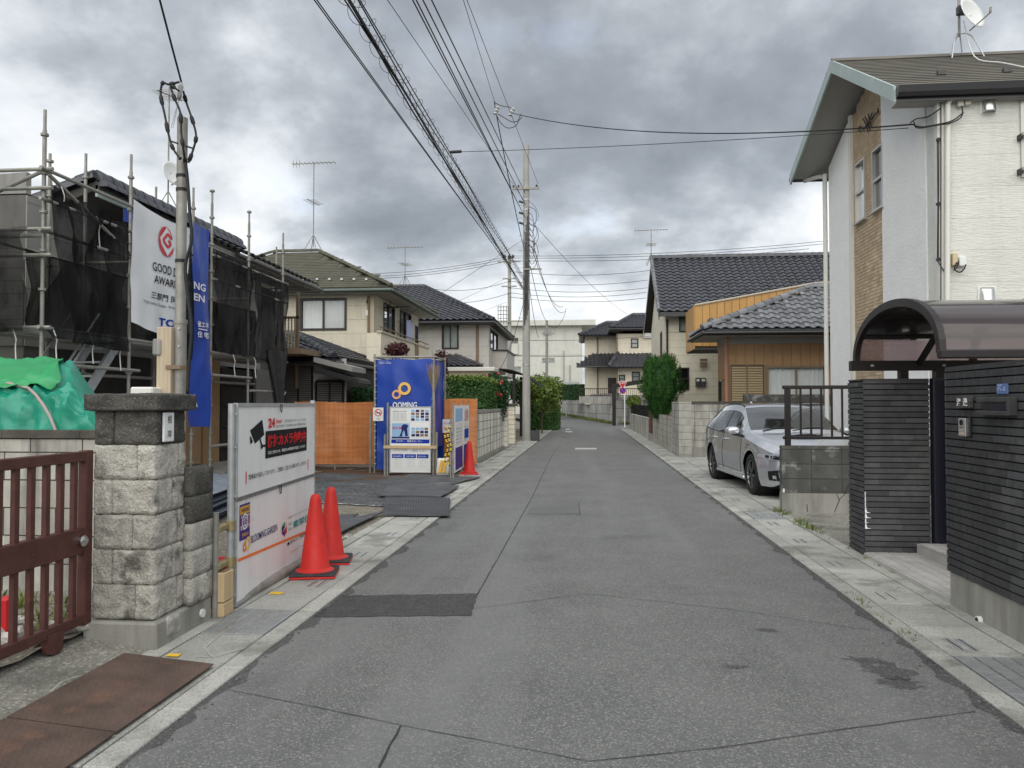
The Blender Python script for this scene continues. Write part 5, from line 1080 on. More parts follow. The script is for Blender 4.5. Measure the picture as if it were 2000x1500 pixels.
def eaves(rf, x0, x1, y0, y1, z, mt='gutter_black', fm='fascia_dark', sm='soffit', d=.6, fh=.16):
    b = B().box(x0+.02, x1-.02, y0+.02, y0+.05, z-fh, z-.02).box(x0+.02, x0+.05, y0+.05, y1-.05, z-fh, z-.02).box(x1-.05, x1-.02, y0+.05, y1-.05, z-fh, z-.02); obj('fascia', b, M[fm], rf)
    obj('eave_soffit', B().box(x0+.06, x1-.06, y0+.06, y1-.06, z-fh+.01, z-fh+.025), M[sm], rf)
    for a, c in (((x0-.03, y0-.04, z-.09), (x1+.03, y0-.04, z-.09)), ((x1+.04, y0-.04, z-.09), (x1+.04, y1, z-.09)), ((x0-.04, y0-.04, z-.09), (x0-.04, y1, z-.09))): obj('eave_gutter', B().cyl(a, c, .05, n=10), M[mt], rf, smooth=True)
h = thing('annex_house', 'low annex with black tiled roof and grey shutters behind the orange fence', 'house', (-8, 21, 0))
AXR = AY(676, 760, 19.9).x; AW = AXR+13
fr = frame((-13, 19.9, 0), 'S'); core(h, fr, AW, 5, 0, 2.7); ops = []
def hole(fr, a, c): x0, z1 = LP(fr, *a); x1, z0 = LP(fr, *c); return (x0, x1, z0, z1)
sh = hole(fr, (556,715), (609,790)); sh2 = hole(fr, (618,745), (670,790))
siding(h, fr, AW, .2, 2.7, 'siding_grey', [sh, sh2])
def shutters(h, fr, r_, n, mt='shutter_dark', fm='frame_dark', slat=.05, nm='louvre_shutter'):
    x0, x1, z0, z1 = r_; z0 = max(z0, .25); so_ = obj(nm, B(fr).box(x0-.04, x0, -.03, .06, z0, z1).box(x1, x1+.04, -.03, .06, z0, z1).box(x0, x1, -.03, .06, z1, z1+.04).box(x0, x1, .05, .06, z0, z1), M[fm], h)
    for k in range(n):
        a = x0+(x1-x0)*k/n; c = x0+(x1-x0)*(k+1)/n
        if k: obj('mullion', B(fr).box(a-.02, a+.02, -.025, .04, z0, z1), M[fm], so_)
        rs = []; z = z0
        me = unit(M[mt])
        while z < z1-.02: rs.append((a+.025, c-.025, z, min(z+slat*.72, z1))); z += slat
        boxes(so_, 'slat', fr, rs, -.01, .03, M[mt])
    return so_
shutters(h, fr, sh, 2); shutters(h, fr, sh2, 2, slat=.06)
zE = AY(560, 690, 19.3).z; rx1 = AY(575, 662, 21.5)
rf = hip(h, -13.6, AY(652,700,19.3).x, 19.3, 24.5, zE-.14, -12, rx1.x, 21.6, AY(560,655,21.5).z, 'kawara_black', .27, .25, cap=200); eaves(rf, -13.6, AY(652,700,19.3).x, 19.3, 24.5, zE-.14)
pz = AY(650, 735, 18.9); obj('porch_roof', B().extr([(AY(612,722,18.8).x, 18.8, AY(612,728,18.8).z), (AY(700,745,18.8).x, 18.8, AY(700,748,18.8).z), (AY(700,745,18.8).x, 18.8, AY(700,741,18.8).z), (AY(612,722,18.8).x, 18.8, AY(612,716,18.8).z)], (0, 1.1, 0)), M['gutter_black'], h)
p = AY(610, 690, 19.2); obj('second_eave', B().extr([(AY(612,700,19.1).x, 19.1, AY(612,707,19.1).z), (AY(688,722,19.1).x, 19.1, AY(688,726,19.1).z), (AY(688,718,19.1).x, 19.1, AY(688,716,19.1).z), (AY(612,700,19.1).x, 19.1, AY(612,697,19.1).z)], (0, 1.2, 0)), M['soffit'], h)

# ================================================================= cream house
h = thing('cream_house', 'cream two storey house with hipped slate roof and balcony', 'house', (-9, 27, 0))
HX, HY = -6.8, 24.0; HXl = -13.2; fr = frame((HXl, HY, 0), 'S'); W_ = HX-HXl; fe = frame((HX, HY, 0), 'E'); zE = AY(764, 560, 23.4).z
core(h, fr, W_, 6.8, 0, zE); w1 = hole(fr, (586,583), (677,645))
siding(h, fr, W_, .1, zE-.1, 'siding_cream', [w1], bw=2.4); wo = window(h, fr, *w1, fm='frame_dark', n=2, fw=.07)
d1 = hole(fe, (749,590), (770,652)); d2 = hole(fe, (781,604), (802,660)); d1 = (d1[0], d1[1], 2.75, d1[3]); d2 = (d2[0], d2[1], 2.75, d2[3])
siding(h, fe, 6.6, .1, zE-.1, 'siding_cream', [d1, d2], bw=2.4)
for d in (d1, d2): window(h, fe, *d, n=2, curtain='curtain_dim')
obj('corner_trim', B().box(HX-.1, HX+.03, HY-.03, HY+.1, .1, zE-.1), M['trim_beige'], h); obj('downpipe', B().cyl((HX-.14, HY-.07, .1), (HX-.14, HY-.07, zE-.2), .035, n=8), M['trim_brown'], h)
ex1 = AY(764, 558, 23.4).x; a_ = AY(622, 492, 27.2)
rf = hip(h, -13.9, ex1, 23.4, 31.0, zE, -11.4, a_.x, 27.2, a_.z, 'slate_green', .9, .19, cap=60, kind='flat', ridge_r=.07)
eaves(rf, -13.9, ex1, 23.4, 31.0, zE, 'fascia_dark', 'fascia_dark'); 
for k in range(7): p = AY(572+k*24, 546, 24.0); obj('snow_guard', B().box(p.x-.04, p.x+.04, 23.95, 24.05, p.z-.02, p.z+.04), M['galv'], rf)
BXb = -6.35; zb1 = AX(745, 646, BXb).z; y0b, y1b = AX(744, 650, BXb).y, AX(838, 672, BXb).y
bal = obj('balcony', B().box(HX, BXb-.02, y0b, y1b, 2.35, 2.5), M['trim_beige'], h)
fb = frame((BXb, y0b, 0), 'E'); siding(bal, fb, y1b-y0b, 2.35, zb1-.06, 'siding_cream', bh=.455, bw=2.0); siding(bal, frame((HX, y0b, 0), 'S'), BXb-HX, 2.35, zb1-.06, 'siding_cream')
obj('coping_cap', B().box(BXb-.12, BXb+.04, y0b-.04, y1b, zb1-.06, zb1), M['trim_beige'], bal); ym = AX(813, 680, BXb).y; obj('pilaster', B().box(BXb-.05, BXb+.05, ym-.22, ym+.22, 2.33, zb1-.07), M['trim_brown'], bal)
obj('handrail', B().cyl((BXb-.04, y0b, zb1+.13), (BXb-.04, y1b, zb1+.13), .022, n=8), M['trim_brown'], bal)
for k in range(7): obj('rail_post', B().cyl((BXb-.04, y0b+.1+k*1.1, zb1-.02), (BXb-.04, y0b+.1+k*1.1, zb1+.13), .014, n=6), M['trim_brown'], bal)
for px in (762, 784): p = AX(px, 590, BXb-.2); obj('drying_hanger', B().cyl((p.x, p.y, zE-.2), (p.x, p.y, p.z-.15), .012, n=5).cyl((p.x-.25, p.y, p.z-.2), (p.x+.3, p.y, p.z-.15), .014, n=5), M['frame_dark'], bal)
p = AX(716, 610, -6.9); q_ = AY(718, 612, HY-.03); obj('wall_lamp', B().box(q_.x-.05, q_.x+.05, HY-.1, HY-.005, q_.z-.08, q_.z+.1), M['plastic_white'], h); q_ = AY(718, 586, HY-.05); obj('cable_anchor', B().cyl((q_.x, HY, q_.z+.1), (q_.x, HY-.12, q_.z-.1), .03, n=6), M['steel_dark'], h)
obj('carport_arch', B().tube(smooth_pts([AY(695,722,23.2), AY(710,735,23.2), AY(722,760,23.2), AY(728,790,23.2)], 5), .06, 6), M['trim_brown'], h)
obj('carport_beam', B().box(AY(660,720,23.2).x, AY(735,720,23.2).x, 23.15, 23.9, AY(700,722,23.2).z, AY(700,716,23.2).z), M['trim_brown'], h)
t = thing('shirt', 'pale blue shirt drying on the balcony of the cream house', 'shirt', AX(800, 650, BXb-.15)); p = AX(801, 648, BXb-.15)
obj('cloth', B().sheet(lambda u, v: (p.x+.05*math.sin(u*18), p.y-.55+1.1*u*(1-.35*max(0, v-.8)/.2*abs(u-.5)*2), p.z-.35+.78*v-.12*abs(u-.5)*v), 26, 8), M['shirt'], t, smooth='all', fix=False); obj('hanger', B().cyl((p.x, p.y-.4, p.z+.4), (p.x, p.y+.4, p.z+.43), .012, n=5), M['cloth_dark'], t)
p = AX(814, 655, BXb-.1); obj('dark_laundry', B().sheet(lambda u, v: (p.x+.04*math.sin(u*12), p.y-.3+.6*u, p.z-.35+.7*v), 14, 5), M['cloth_dark'], smooth='all', fix=False, label='dark garment hanging beside the pale blue shirt on the balcony', cat='garment')
ap = AY(612, 488, 27.2); antenna('rooftop_antenna', 'tall television aerial on the ridge of the cream house', (ap.x, 27.2, ap.z+.1), AY(612, 322, 27.2).z-ap.z, s=1.1)

# ================================================================= grey house
h = thing('grey_house', 'grey two storey house with black tiled hip roof and balcony', 'house', (-8, 40, 0))
GY = 36.0; gx1 = AY(955, 650, GY).x; GXl = -14.5; fr = frame((GXl, GY, 0), 'S'); W_ = gx1-GXl; fe = frame((gx1, GY, 0), 'E'); zE = AY(960, 625, 35.2).z
core(h, fr, W_, 8.5, 0, zE); w1 = hole(fr, (863,632), (896,682)); siding(h, fr, W_, .1, zE-.1, 'siding_grey', [w1], bw=2.4); window(h, fr, *w1, n=2, fw=.08, curtain='curtain_dim', glassm='glass')
wx = hole(fe, (957,640), (972,690)); siding(h, fe, 8.5, .1, zE-.1, 'siding_grey', [wx], bw=2.4); window(h, fe, *wx, n=2, fw=.08, curtain=None, glassm='glass_dark')
obj('corner_trim', B().box(gx1-.62, gx1-.48, GY-.05, GY+.01, .1, zE-.1), M['trim_brown'], h)
ex1 = AY(964, 625, 35.2).x; a_ = AY(828, 560, 40.2)
rf = hip(h, -15.2, ex1, 35.2, 45.2, zE, -12.5, a_.x, 40.2, a_.z, 'kawara_black', .31, .30, cap=300, ridge_r=.09, dk='soffit_dark'); eaves(rf, -15.2, ex1, 35.2, 45.2, zE, 'gutter_black', 'gutter_black', 'soffit_dark')
bx0, bx1 = AY(955, 700, 37.5).x, AY(990, 700, 37.5).x; bz1, bz0 = AY(970, 684, 37.5).z, AY(970, 735, 37.5).z
bal = obj('balcony', B().box(bx0, bx1, 37.5, 41.5, bz0, bz1-.05), M['siding_grey'], h); obj('coping_cap', B().box(bx0-.03, bx1+.05, 37.44, 41.55, bz1-.05, bz1+.03), M['frame_dark'], bal)
p0, p1 = AY(868, 712, 34.6), AY(945, 716, 34.6); pt_ = AY(902, 694, 35.9)
low = deck([[(AY(850,716,34.6).x, 34.6, p1.z), (p1.x, 34.6, p1.z), (pt_.x, 35.98, pt_.z), (AY(850,694,35.98).x, 35.98, pt_.z)]], 'soffit_dark', h, .06, 'porch_roof'); place(low, 'roof_tile', tile_mesh('wave', .31, .30, 'kawara_black'), plane_mats([(AY(850,716,34.6).x, 34.6, p1.z), (p1.x, 34.6, p1.z), (pt_.x, 35.95, pt_.z), (AY(850,694,35.95).x, 35.95, pt_.z)], .31, .30), cap=100)
ap = AY(791, 556, 40.2); antenna('rooftop_antenna', 'television aerial on the ridge of the grey house', (ap.x, 40.2, ap.z), AY(791, 482, 40.2).z-ap.z, s=1.3)
t = thing('garage', 'low beige flat roofed garage behind the clipped hedge', 'garage', (-5.5, 31, 0)); x0, x1 = AY(868, 730, 30).x, AY(966, 730, 30).x; zz = AY(900, 717, 30).z
obj('wall', B().box(x0, x1-.2, 30.2, 34, 0, zz-.16), M['trim_beige'], t); obj('roof_slab', B().box(x0-.1, x1, 30, 34.2, zz-.16, zz), M['trim_white'], t, bev=.02)
# carport
t = thing('carport', 'dark curved carport roof with translucent panels behind the utility pole', 'carport', (-4, 33, 0)); cy0, cy1 = 31.5, 36.0; cx0, cx1 = AY(974, 750, cy0).x, AY(1052, 750, cy0).x; cz0, cz1 = AY(1040, 753, cy0).z, AY(985, 735, cy0).z
def cpf(u, v): return (cx0+(cx1-cx0)*u, cy0+(cy1-cy0)*v, cz0+(cz1+.3-cz0)*(1-u**2.2))
obj('roof_panel', B().sheet(cpf, 16, 6), M['polycarb'], t, smooth='all', fix=False)
for v in [i/6 for i in range(7)]: obj('rafter', B().tube([cpf(i/16, v) for i in range(17)], .03, 6), M['canopy_frame'], t)
for u in (0, .25, .5, .75, 1): obj('purlin', B().tube([cpf(u, i/6) for i in range(7)], .025, 6), M['canopy_frame'], t)
px_ = AY(1002, 760, cy0).x
for y in (cy0+.4, cy1-.6): obj('post', B().box(px_-.06, px_+.06, y-.06, y+.06, -.05, cz1+.1), M['canopy_frame'], t); obj('bracket', B().tube(smooth_pts([(px_, y, 2.0), (px_-.3, y, 2.35), (px_-1.0, y, 2.4)], 5), .05, 6), M['canopy_frame'], t)
# ================================================================= walls, pillars, hedges of the street front
WX = -2.74
t = thing('street_wall', 'white rendered block wall with dark mossy top beside the road', 'wall', (WX, 21, 0)); fr = frame((WX, 17.6, 0), 'E'); Ln = 7.6; h_ = 1.30
obj('core', B(fr).box(.01, Ln-.01, .02, .14, .06, h_-.08), M['coping'], t); obj('plinth', B(fr).box(0, Ln, -.03, .16, -.1, .12), M['plinth_concrete'], t)
z = .13
for k in range(5): hh = .205 if k else .24; boxes(t, 'rendered_panel', fr, [(0, Ln*.47-.003, z, z+hh-.004), (Ln*.47+.003, Ln, z, z+hh-.004)], 0, .15, M['wall_render']); z += hh+.012
boxes(t, 'coping_stone', fr, courses(-.01, Ln+.01, z, z+.09, .6, .09, .004), -.015, .165, M['wall_top']) if 'wall_top' in M else boxes(t, 'coping_stone', fr, courses(-.01, Ln+.01, z, z+.09, .6, .09, .004), -.015, .165, M['plinth_concrete'])
for nm, y0, y1, mt_, lab, xx in (('gate_post', 25.3, 25.75, 'wall_render', 'white block gate post with dark cap at the end of the street wall', -2.62), ('gate_post', 27.2, 27.65, 'siding_tile', 'cream block gate post with dark cap in front of the utility pole', -2.56)):
    t = thing(nm, lab, 'gate post', (xx, y0, 0), 'gate posts'); obj('core', B().box(xx-.38, xx-.01, y0+.01, y1-.01, 0, 1.40), M['coping'], t)
    boxes(t, 'block', frame((xx-.39, y0, 0), 'S'), [(0, .39, .08+k*.17, .08+k*.17+.158) for k in range(8)], 0, y1-y0, M[mt_]); obj('plinth', B().box(xx-.40, xx+.01, y0-.01, y1+.01, -.05, .078), M['plinth_concrete'], t); obj('cap', B().box(xx-.45, xx+.06, y0-.06, y1+.06, 1.405, 1.50), M['coping'], t, bev=.015)
t = thing('letter_box', 'white letter box post standing behind the gate posts', 'letter box', (-2.9, 27, 0)); p = AY(993, 770, 28.4); obj('post', B().box(p.x-.07, p.x+.07, 28.35, 28.5, 0, AY(993, 762, 28.4).z), M['plastic_white'], t, bev=.01); obj('box', B().box(p.x-.14, p.x+.14, 28.3, 28.55, 1.3, 1.62), M['plastic_white'], t, bev=.02)
def hedge(name, label, x0, x1, y0, y1, z0, z1, n, leaf, size=.035, top=None):
    t = thing(name, label, 'hedge', ((x0+x1)/2, (y0+y1)/2, z0)); obj('shade_core', B().box(x0+.16, x1-.16, y0+.16, y1-.16, z0, z1-.18), M['leaf_dark'], t)  # solid dark filler, the hedge's inner shade put into its colour
    P_, N_ = boxpts(x0, x1, y0, y1, z0, z1, n); b = leaves(P_, N_, size, .8); obj('foliage', b, M[leaf], t, fix=False)
    if top:
        m_ = int(n*.25); P_ = np.column_stack([rng.uniform(x0, x1, m_), rng.uniform(y0, y1, m_), z1+rng.uniform(-.03, .12, m_)]); obj('young_shoots', leaves(P_, np.tile([0, 0, 1.], (m_, 1)), size, .9), M[top], t, fix=False)
    return t
hx0, hx1 = AY(868, 760, 20.6).x, AY(940, 760, 20.6).x
hedge('clipped_hedge', 'tall clipped dark hedge with pale young shoots behind the white wall', hx0, hx1, 20.6, 24.6, .0, AY(900, 741, 20.6).z, 16000, 'leaf_hedge', .04, 'leaf_lime')
hedge('clipped_hedge', 'dark shrub hedge behind the orange mesh fence by the blue enclosure', AY(684, 770, 20.5).x, AY(728, 770, 20.5).x+.3, 20.5, 21.6, 0, AY(700, 757, 20.5).z, 5000, 'leaf_dark', .045)
c = AY(962, 768, 24.6); t = shrub('camellia', 'rounded camellia bush with red flowers behind the white wall', 'shrub', (c.x, 24.8, c.z-.2), (.62, .7, 1.0), 9000, 'leaf_dark', .05, lumps=7)
for nm, mt_, n_ in (('red_flowers', 'petal', 7), ('pink_flowers', 'petal_pink', 12)):
    P_, D_ = blob((c.x+(.1 if nm[0] == 'r' else -.1), 24.6, c.z+(-.1 if nm[0] == 'r' else .15)), (.55, .6, .8), n_, .1, .2); P_ = np.repeat(P_, 7, 0)+rng.normal(0, .03, (n_*7, 3)); obj(nm, leaves(P_, np.repeat(D_, 7, 0), .045, .8, .8), M[mt_], t, fix=False)
for px, py, Y, r_, lab in ((773, 682, 19.6, (.34,.34,.22), 'dark red maple crown showing above the blue enclosure'), (862, 708, 19.8, (.22,.3,.42), 'dark red maple branches behind the enclosure edge, beside the hedge')):
    c = AY(px, py, Y); shrub('maple_tree', lab, 'tree', (c.x, Y, c.z), r_, 900, 'leaf_maple', .05, lumps=6, rough=.6)
c = AY(1058, 770, 38); shrub('lime_shrub', 'yellowish green leafy tree beyond the utility pole', 'tree', (c.x, 38.2, c.z+.1), (1.05, 1.1, 1.0), 12000, 'leaf_lime', .07, lumps=9, rough=.5)
c = AY(1030, 765, 41); shrub('round_shrub', 'darker green shrub beneath the carport roof edge', 'shrub', (c.x, 41, c.z), (1.2, 1.1, 1.0), 7000, 'leaf_hedge', .08, lumps=7, rough=.4)
hedge('clipped_hedge', 'low clipped green hedge at the corner of the far road', AY(1036, 810, 43).x, AY(1089, 810, 43).x, 43, 47.5, 0, AY(1060, 794, 43).z, 9000, 'leaf_hedge', .06, 'leaf_hedge')
t = thing('planter_box', 'dark planter box at the foot of the utility pole', 'planter', (-3, 32, 0)); p = AZ(1042, 862); obj('box', B().box(p.x-.25, p.x+.22, p.y, p.y+.4, 0, .42), M['steel_dark'], t, bev=.01)
scatter('roadside_gravel', 260, lambda: (random.uniform(-2.9, -2.0), random.uniform(46.5, 52.5), .0), .05, .14, pm, 'pale loose gravel at the corner of the far road below the hedge', 'gravel')

# ================================================================= poles
PA = Vector((-2.385, 30.4, 0))
t = thing('utility_pole', 'tall concrete utility pole with cross arm carrying the street cables', 'utility pole', PA); zt = AY(1032, 285, PA.y).z
obj('shaft', B().cyl(PA-Vector((0, 0, .2)), PA+Vector((0, 0, zt)), .165, .115, 20), M['concrete_pole'], t, smooth=True)
for z in (2.4, 3.2, 4.1, 4.9, 5.7, 6.3, 6.9, 7.6, 8.2, 8.9, 9.4):
    obj('step_bolt', B().cyl(PA+Vector((-.15, 0, z)), PA+Vector((-.32, -.05, z)), .01, n=5), M['galv'], t)
for z in (3.0, 5.9, 6.6, 7.15, 7.9, 8.3, 8.6, 9.2, 9.6): obj('band', B().cyl(PA+Vector((0, 0, z)), PA+Vector((0, 0, z+.06)), .168-.0043*z+.006, n=20), M['galv'], t)
za = AY(1032, 370, PA.y).z
arm = obj('cross_arm', B().box(PA.x-.55, PA.x+.52, PA.y-.18, PA.y-.11, za-.04, za+.04), M['galv_old'], t)
for dx in (-.5, -.3, .42, .5): obj('insulator', B().lathe([(.03, 0), (.045, .02), (.03, .05), (.045, .07), (.02, .11)], (PA.x+dx, PA.y-.15, za+.04), 10), M['steel_dark' if dx < .45 else 'insulator'], arm, smooth=True)
a2 = obj('cross_arm', B().box(PA.x-.1, PA.x+.62, PA.y-.19, PA.y-.12, AY(1032,527,PA.y).z-.03, AY(1032,527,PA.y).z+.03), M['galv_old'], t)
for k, dz in enumerate((.0, -.45, -.85)): obj('side_insulator', B().cyl(PA+Vector((-.12, -.1, za-.55+dz)), PA+Vector((-.28, -.14, za-.5+dz)), .045, n=8), M['steel_dark'], t)
for k in range(9):
    z0 = za-.5-.22*k; a = .3+.5*k; pts_ = smooth_pts([PA+Vector((.1, -.12, z0)), PA+Vector((.32+.08*math.sin(k*2), -.2, z0-.2)), PA+Vector((.40+.1*math.cos(k*1.7), -.12, z0-.6)), PA+Vector((.25, -.2, z0-1.0)), PA+Vector((.12, -.14, z0-.8))], 5)
    obj('coiled_cable', B().tube(pts_, .011, 5), M['cable_grey' if k % 3 == 0 else 'cable'], t, smooth='all')
for k in range(5):
    pts_ = smooth_pts([PA+Vector((.10-.05*k, -.15, za-.8-.3*k)), PA+Vector((.13-.05*k, -.18, za-2.5)), PA+Vector((.08-.04*k, -.17, za-4.2)), PA+Vector((.1-.05*k, -.17, 5.2-.2*k))], 6); obj('riser_cable', B().tube(pts_, .014, 5), M['cable' if k < 4 else 'cable_grey'], t, smooth='all')
PB = Vector((AY(995, 650, 60).x, 60, 0)); t = thing('utility_pole', 'distant concrete utility pole with pole transformer frame behind the grey house', 'utility pole', PB); zB = AY(995, 502, 60).z
obj('shaft', B().cyl(PB, PB+Vector((0, 0, zB)), .19, .13, 14), M['concrete_pole'], t, smooth=True)
for py, w_ in ((512, .9), (545, .5), (560, .6), (628, 1.6)): z = AY(995, py, 60).z; obj('cross_arm', B().box(PB.x-w_, PB.x+w_, 59.75, 59.83, z-.05, z+.05), M['galv_old'], t)
z = AY(985, 615, 60).z; x_ = AY(986, 615, 60).x
for k in range(5): obj('rack_bar', B().cyl((x_-.5, 59.7, z-.6+.3*k), (x_+.4, 59.7, z-.6+.3*k), .03, n=5), M['galv_old'], t); obj('rack_bar', B().cyl((x_-.5+.22*k, 59.7, z-.8), (x_-.5+.22*k, 59.7, z+.7), .03, n=5), M['galv_old'], t)
for k, dx in enumerate((-.35, 0, .3)): obj('insulator', B().lathe([(.08, 0), (.11, .1), (.06, .25)], (PB.x+dx, 59.8, zB-.1), 8), M['steel_dark'], t)
PC = Vector((AY(1068, 700, 50).x, 50, 0)); t = thing('utility_pole', 'slim dark steel pole in front of the white apartment block', 'utility pole', PC); zC = AY(1068, 626, 50).z
obj('shaft', B().cyl(PC, PC+Vector((0, 0, zC)), .10, .085, 12), M['concrete_dark'] if 'concrete_dark' in M else M['galv_old'], t, smooth=True); obj('cross_arm', B().box(PC.x-.3, PC.x+.5, 49.85, 49.92, AY(1068,652,50).z-.04, AY(1068,652,50).z+.04), M['galv_old'], t)

# ================================================================= overhead wires
def overhead(name, label, pa, px, z, r_, group=None, sg=.12, mt='cable', ext=1.25, py=0):
    a = Vector(pa); m = AZ(px, py, z); b_ = a+(m-a)*ext; pts_ = sag(a, b_, 0, 18); return wire(name, label, pts_, r_, group=group, mt=mt)
def pa(px, py): return AY(px, py, PA.y-.2)
overhead('telephone_wire', 'thin double wire, outermost on the construction side of the street', pa(1012, 545), 614, 5.4, .007, 'thin outer wires'); overhead('telephone_wire', 'thin double wire, outermost on the construction side of the street', pa(1013, 547), 619, 5.4, .007, 'thin outer wires')
def bundle(label, a, m, ext, n_main, r_, coil):
    a, m = Vector(a), Vector(m); b_ = a+(m-a)*ext; d = (b_-a); Ln = d.length; d.normalize(); s = d.cross(Vector((0,0,1))).normalized(); u = s.cross(d); t = thing('cable_bundle', label, 'cables', a, 'spiral hung cable bundles')
    for k in range(n_main): o = s*(.03*math.cos(k*2.1))+u*(.035*math.sin(k*2.1)-.06); obj('cable', B().tube([a+d*(Ln*i/24)+o*(.6+.4*math.sin(i*.9+k)) for i in range(25)], r_*(1-.2*(k % 2)), 5), M['cable'], t, smooth='all')
    obj('messenger_wire', B().tube([a, b_], .008, 5), M['cable'], t)
    N_ = int(Ln/coil*12); obj('spiral_hanger', B().tube([a+d*(Ln*i/N_)+s*.07*math.cos(i*math.pi/6)+u*(.085*math.sin(i*math.pi/6)-.06) for i in range(N_+1)], .0032, 4), M['cable'], t, smooth='all')
bundle('thick black cable bundle held in a spiral hanger, the lower one over the street', pa(1022, 562), AZ(684, 0, 5.75), 1.3, 4, .0115, .42)
bundle('second spiral hung cable bundle just above the thick one', pa(1024, 545), AZ(703, 0, 5.95), 1.3, 2, .009, .42)
overhead('power_wire', 'lone thin wire between the cable bundle and the heavy power wires', pa(1024, 392), 757, 7.3, .006)
for px, py0, lab in ((806, 425, 'lowest of the four heavy black power wires over the street'), (813, 425.5, 'second of the four heavy black power wires over the street'), (826, 400, 'third of the four heavy black power wires over the street'), (843, 378, 'topmost of the four heavy black power wires over the street')): overhead('power_wire', lab, pa(1026, py0), px, 7.9, .012, 'heavy power wires')
NODE = AY(968, 205, 22.0); wire('power_wire', 'thin wire carrying the hanging insulators above the road', [NODE, AZ(905, 0, 9.3), NODE+(AZ(905, 0, 9.3)-NODE)*1.6], .007); overhead('power_wire', 'thin wire running past the insulators to the cross arm end', PA+Vector((.5, -.15, za+.12)), 912, 9.3, .007)
t = thing('hanging_insulators', 'pair of strain insulators with looped jumpers hanging above the road', 'insulators', NODE)
def nd(px, py): return AY(px, py, 22.0)
for px, py in ((969, 216), (999, 219)):
    c = nd(px, py); obj('insulator', B().tube([c+Vector((.05, 0, .12)), c+Vector((.04, 0, .08)), c+Vector((.02, 0, .05)), c, c+Vector((-.02, 0, -.05)), c+Vector((-.03, 0, -.1))], [.03, .075, .04, .08, .04, .07], 9), M['insulator'], t, smooth=True)
for pts_ in ([(966,200),(975,205),(985,208),(997,210),(1003,218)], [(970,225),(978,240),(992,250),(1008,245),(1014,230),(1018,222)], [(972,222),(985,230),(1000,238),(1012,236),(1020,228)], [(965,198),(967,212)]): obj('jumper', B().tube(smooth_pts([nd(*p) for p in pts_], 6), .011, 5), M['cable'], t, smooth='all')
wire('service_cable', 'heavy service cable falling from the hanging insulators to the pole', sag(nd(970, 226), pa(1024, 488), .15), .013); wire('service_cable', 'thin service wire beside the heavy cable from the insulators', sag(nd(971, 228), pa(1020, 470), .1), .006)
RH = Vector((4.95, 11.7, 0)); e_ = AX(1782, 243, 4.9)
wire('service_cable', 'black service cable crossing the road to the white house gable', sag(nd(1004, 222), e_, .32, 24), .012)
e2 = AX(1775, 250, 4.92); bA = AZ(880, 297, 6.6); wire('telephone_wire', 'thin telephone wire crossing high over the road to the white house', sag(bA, e2, .05, 20), .006)
obj('wire_clamp', B().cyl(bA, bA+(e2-bA).normalized()*.25, .03, n=7), M['cable'], label='small black clamp on the telephone wire beside the cable bundle', cat='clamp')
for k, (a, c, s_, lab) in enumerate((((1045,440), (1225,614,55), .3, 'wire sloping down from the utility pole to the far dark roof'), ((1040,470), (1104,608,48), 1.0, 'slack cable drooping from the utility pole, the outer one'), ((1038,480), (1100,598,48), .8, 'slack cable drooping from the utility pole, the inner one'), ((1036,520), (1068,628,50), .4, 'cable from the utility pole to the top of the slim dark pole'), ((1034,560), (1052,660,47), .3, 'short cable hanging low beside the utility pole'))):
    wire('drop_wire', lab, sag(pa(*a), AY(c[0], c[1], c[2]), s_), .013 if k else .010)
wire('drop_wire', 'cable loop from the droopy cables to the slim dark pole', smooth_pts([AY(1106,602,48), AY(1100,622,48), AY(1085,640,49), AY(1070,634,50)], 5), .013)
wire('drop_wire', 'wire falling from the utility pole towards the carport', sag(pa(1024, 585), AY(972, 728, 31.0), .35), .010)
wire('drop_wire', 'wire rising from the grey house roof to the utility pole', [AY(775, 630, 24.2), pa(1022, 468)], .007); wire('drop_wire', 'lower wire from the cream house wall across the front gardens', sag(AY(650, 692, 23.5), AY(985, 545, 50), .1), .008)
wire('drop_wire', 'upper wire from the cream house wall across the front gardens', sag(AY(650, 700, 23.5), AY(990, 590, 55), .1), .008)
k = 0
for py0, pyl, pyr, pxr in ((500,535,470,1618), (504,541,476,1612), (509,545,486,1580), (530,None,528,1270), (549,565,547,1265), (562,None,562,1265), (572,590,571,1262), (580,None,582,1262)):
    k += 1; a = AY(996, py0, 59.8); wire('distant_wire', 'thin level wire crossing the sky behind the street, beyond the utility poles', sag(a, AY(pxr, pyr, 62), .35, 10), .018, group='level wires beyond the poles')
    if pyl: wire('distant_wire', 'thin level wire crossing the sky behind the street, beyond the utility poles', sag(a, AY(690 if pyl < 550 else 850, pyl, 60), .35, 10), .018, group='level wires beyond the poles')
for pyl, pyr in ((663,655), (693,688)): wire('distant_wire', 'thin level wire in front of the white apartment block', sag(AY(960, pyl, 58), AY(1290, pyr, 56), .2, 8), .018, group='level wires before the apartment block')
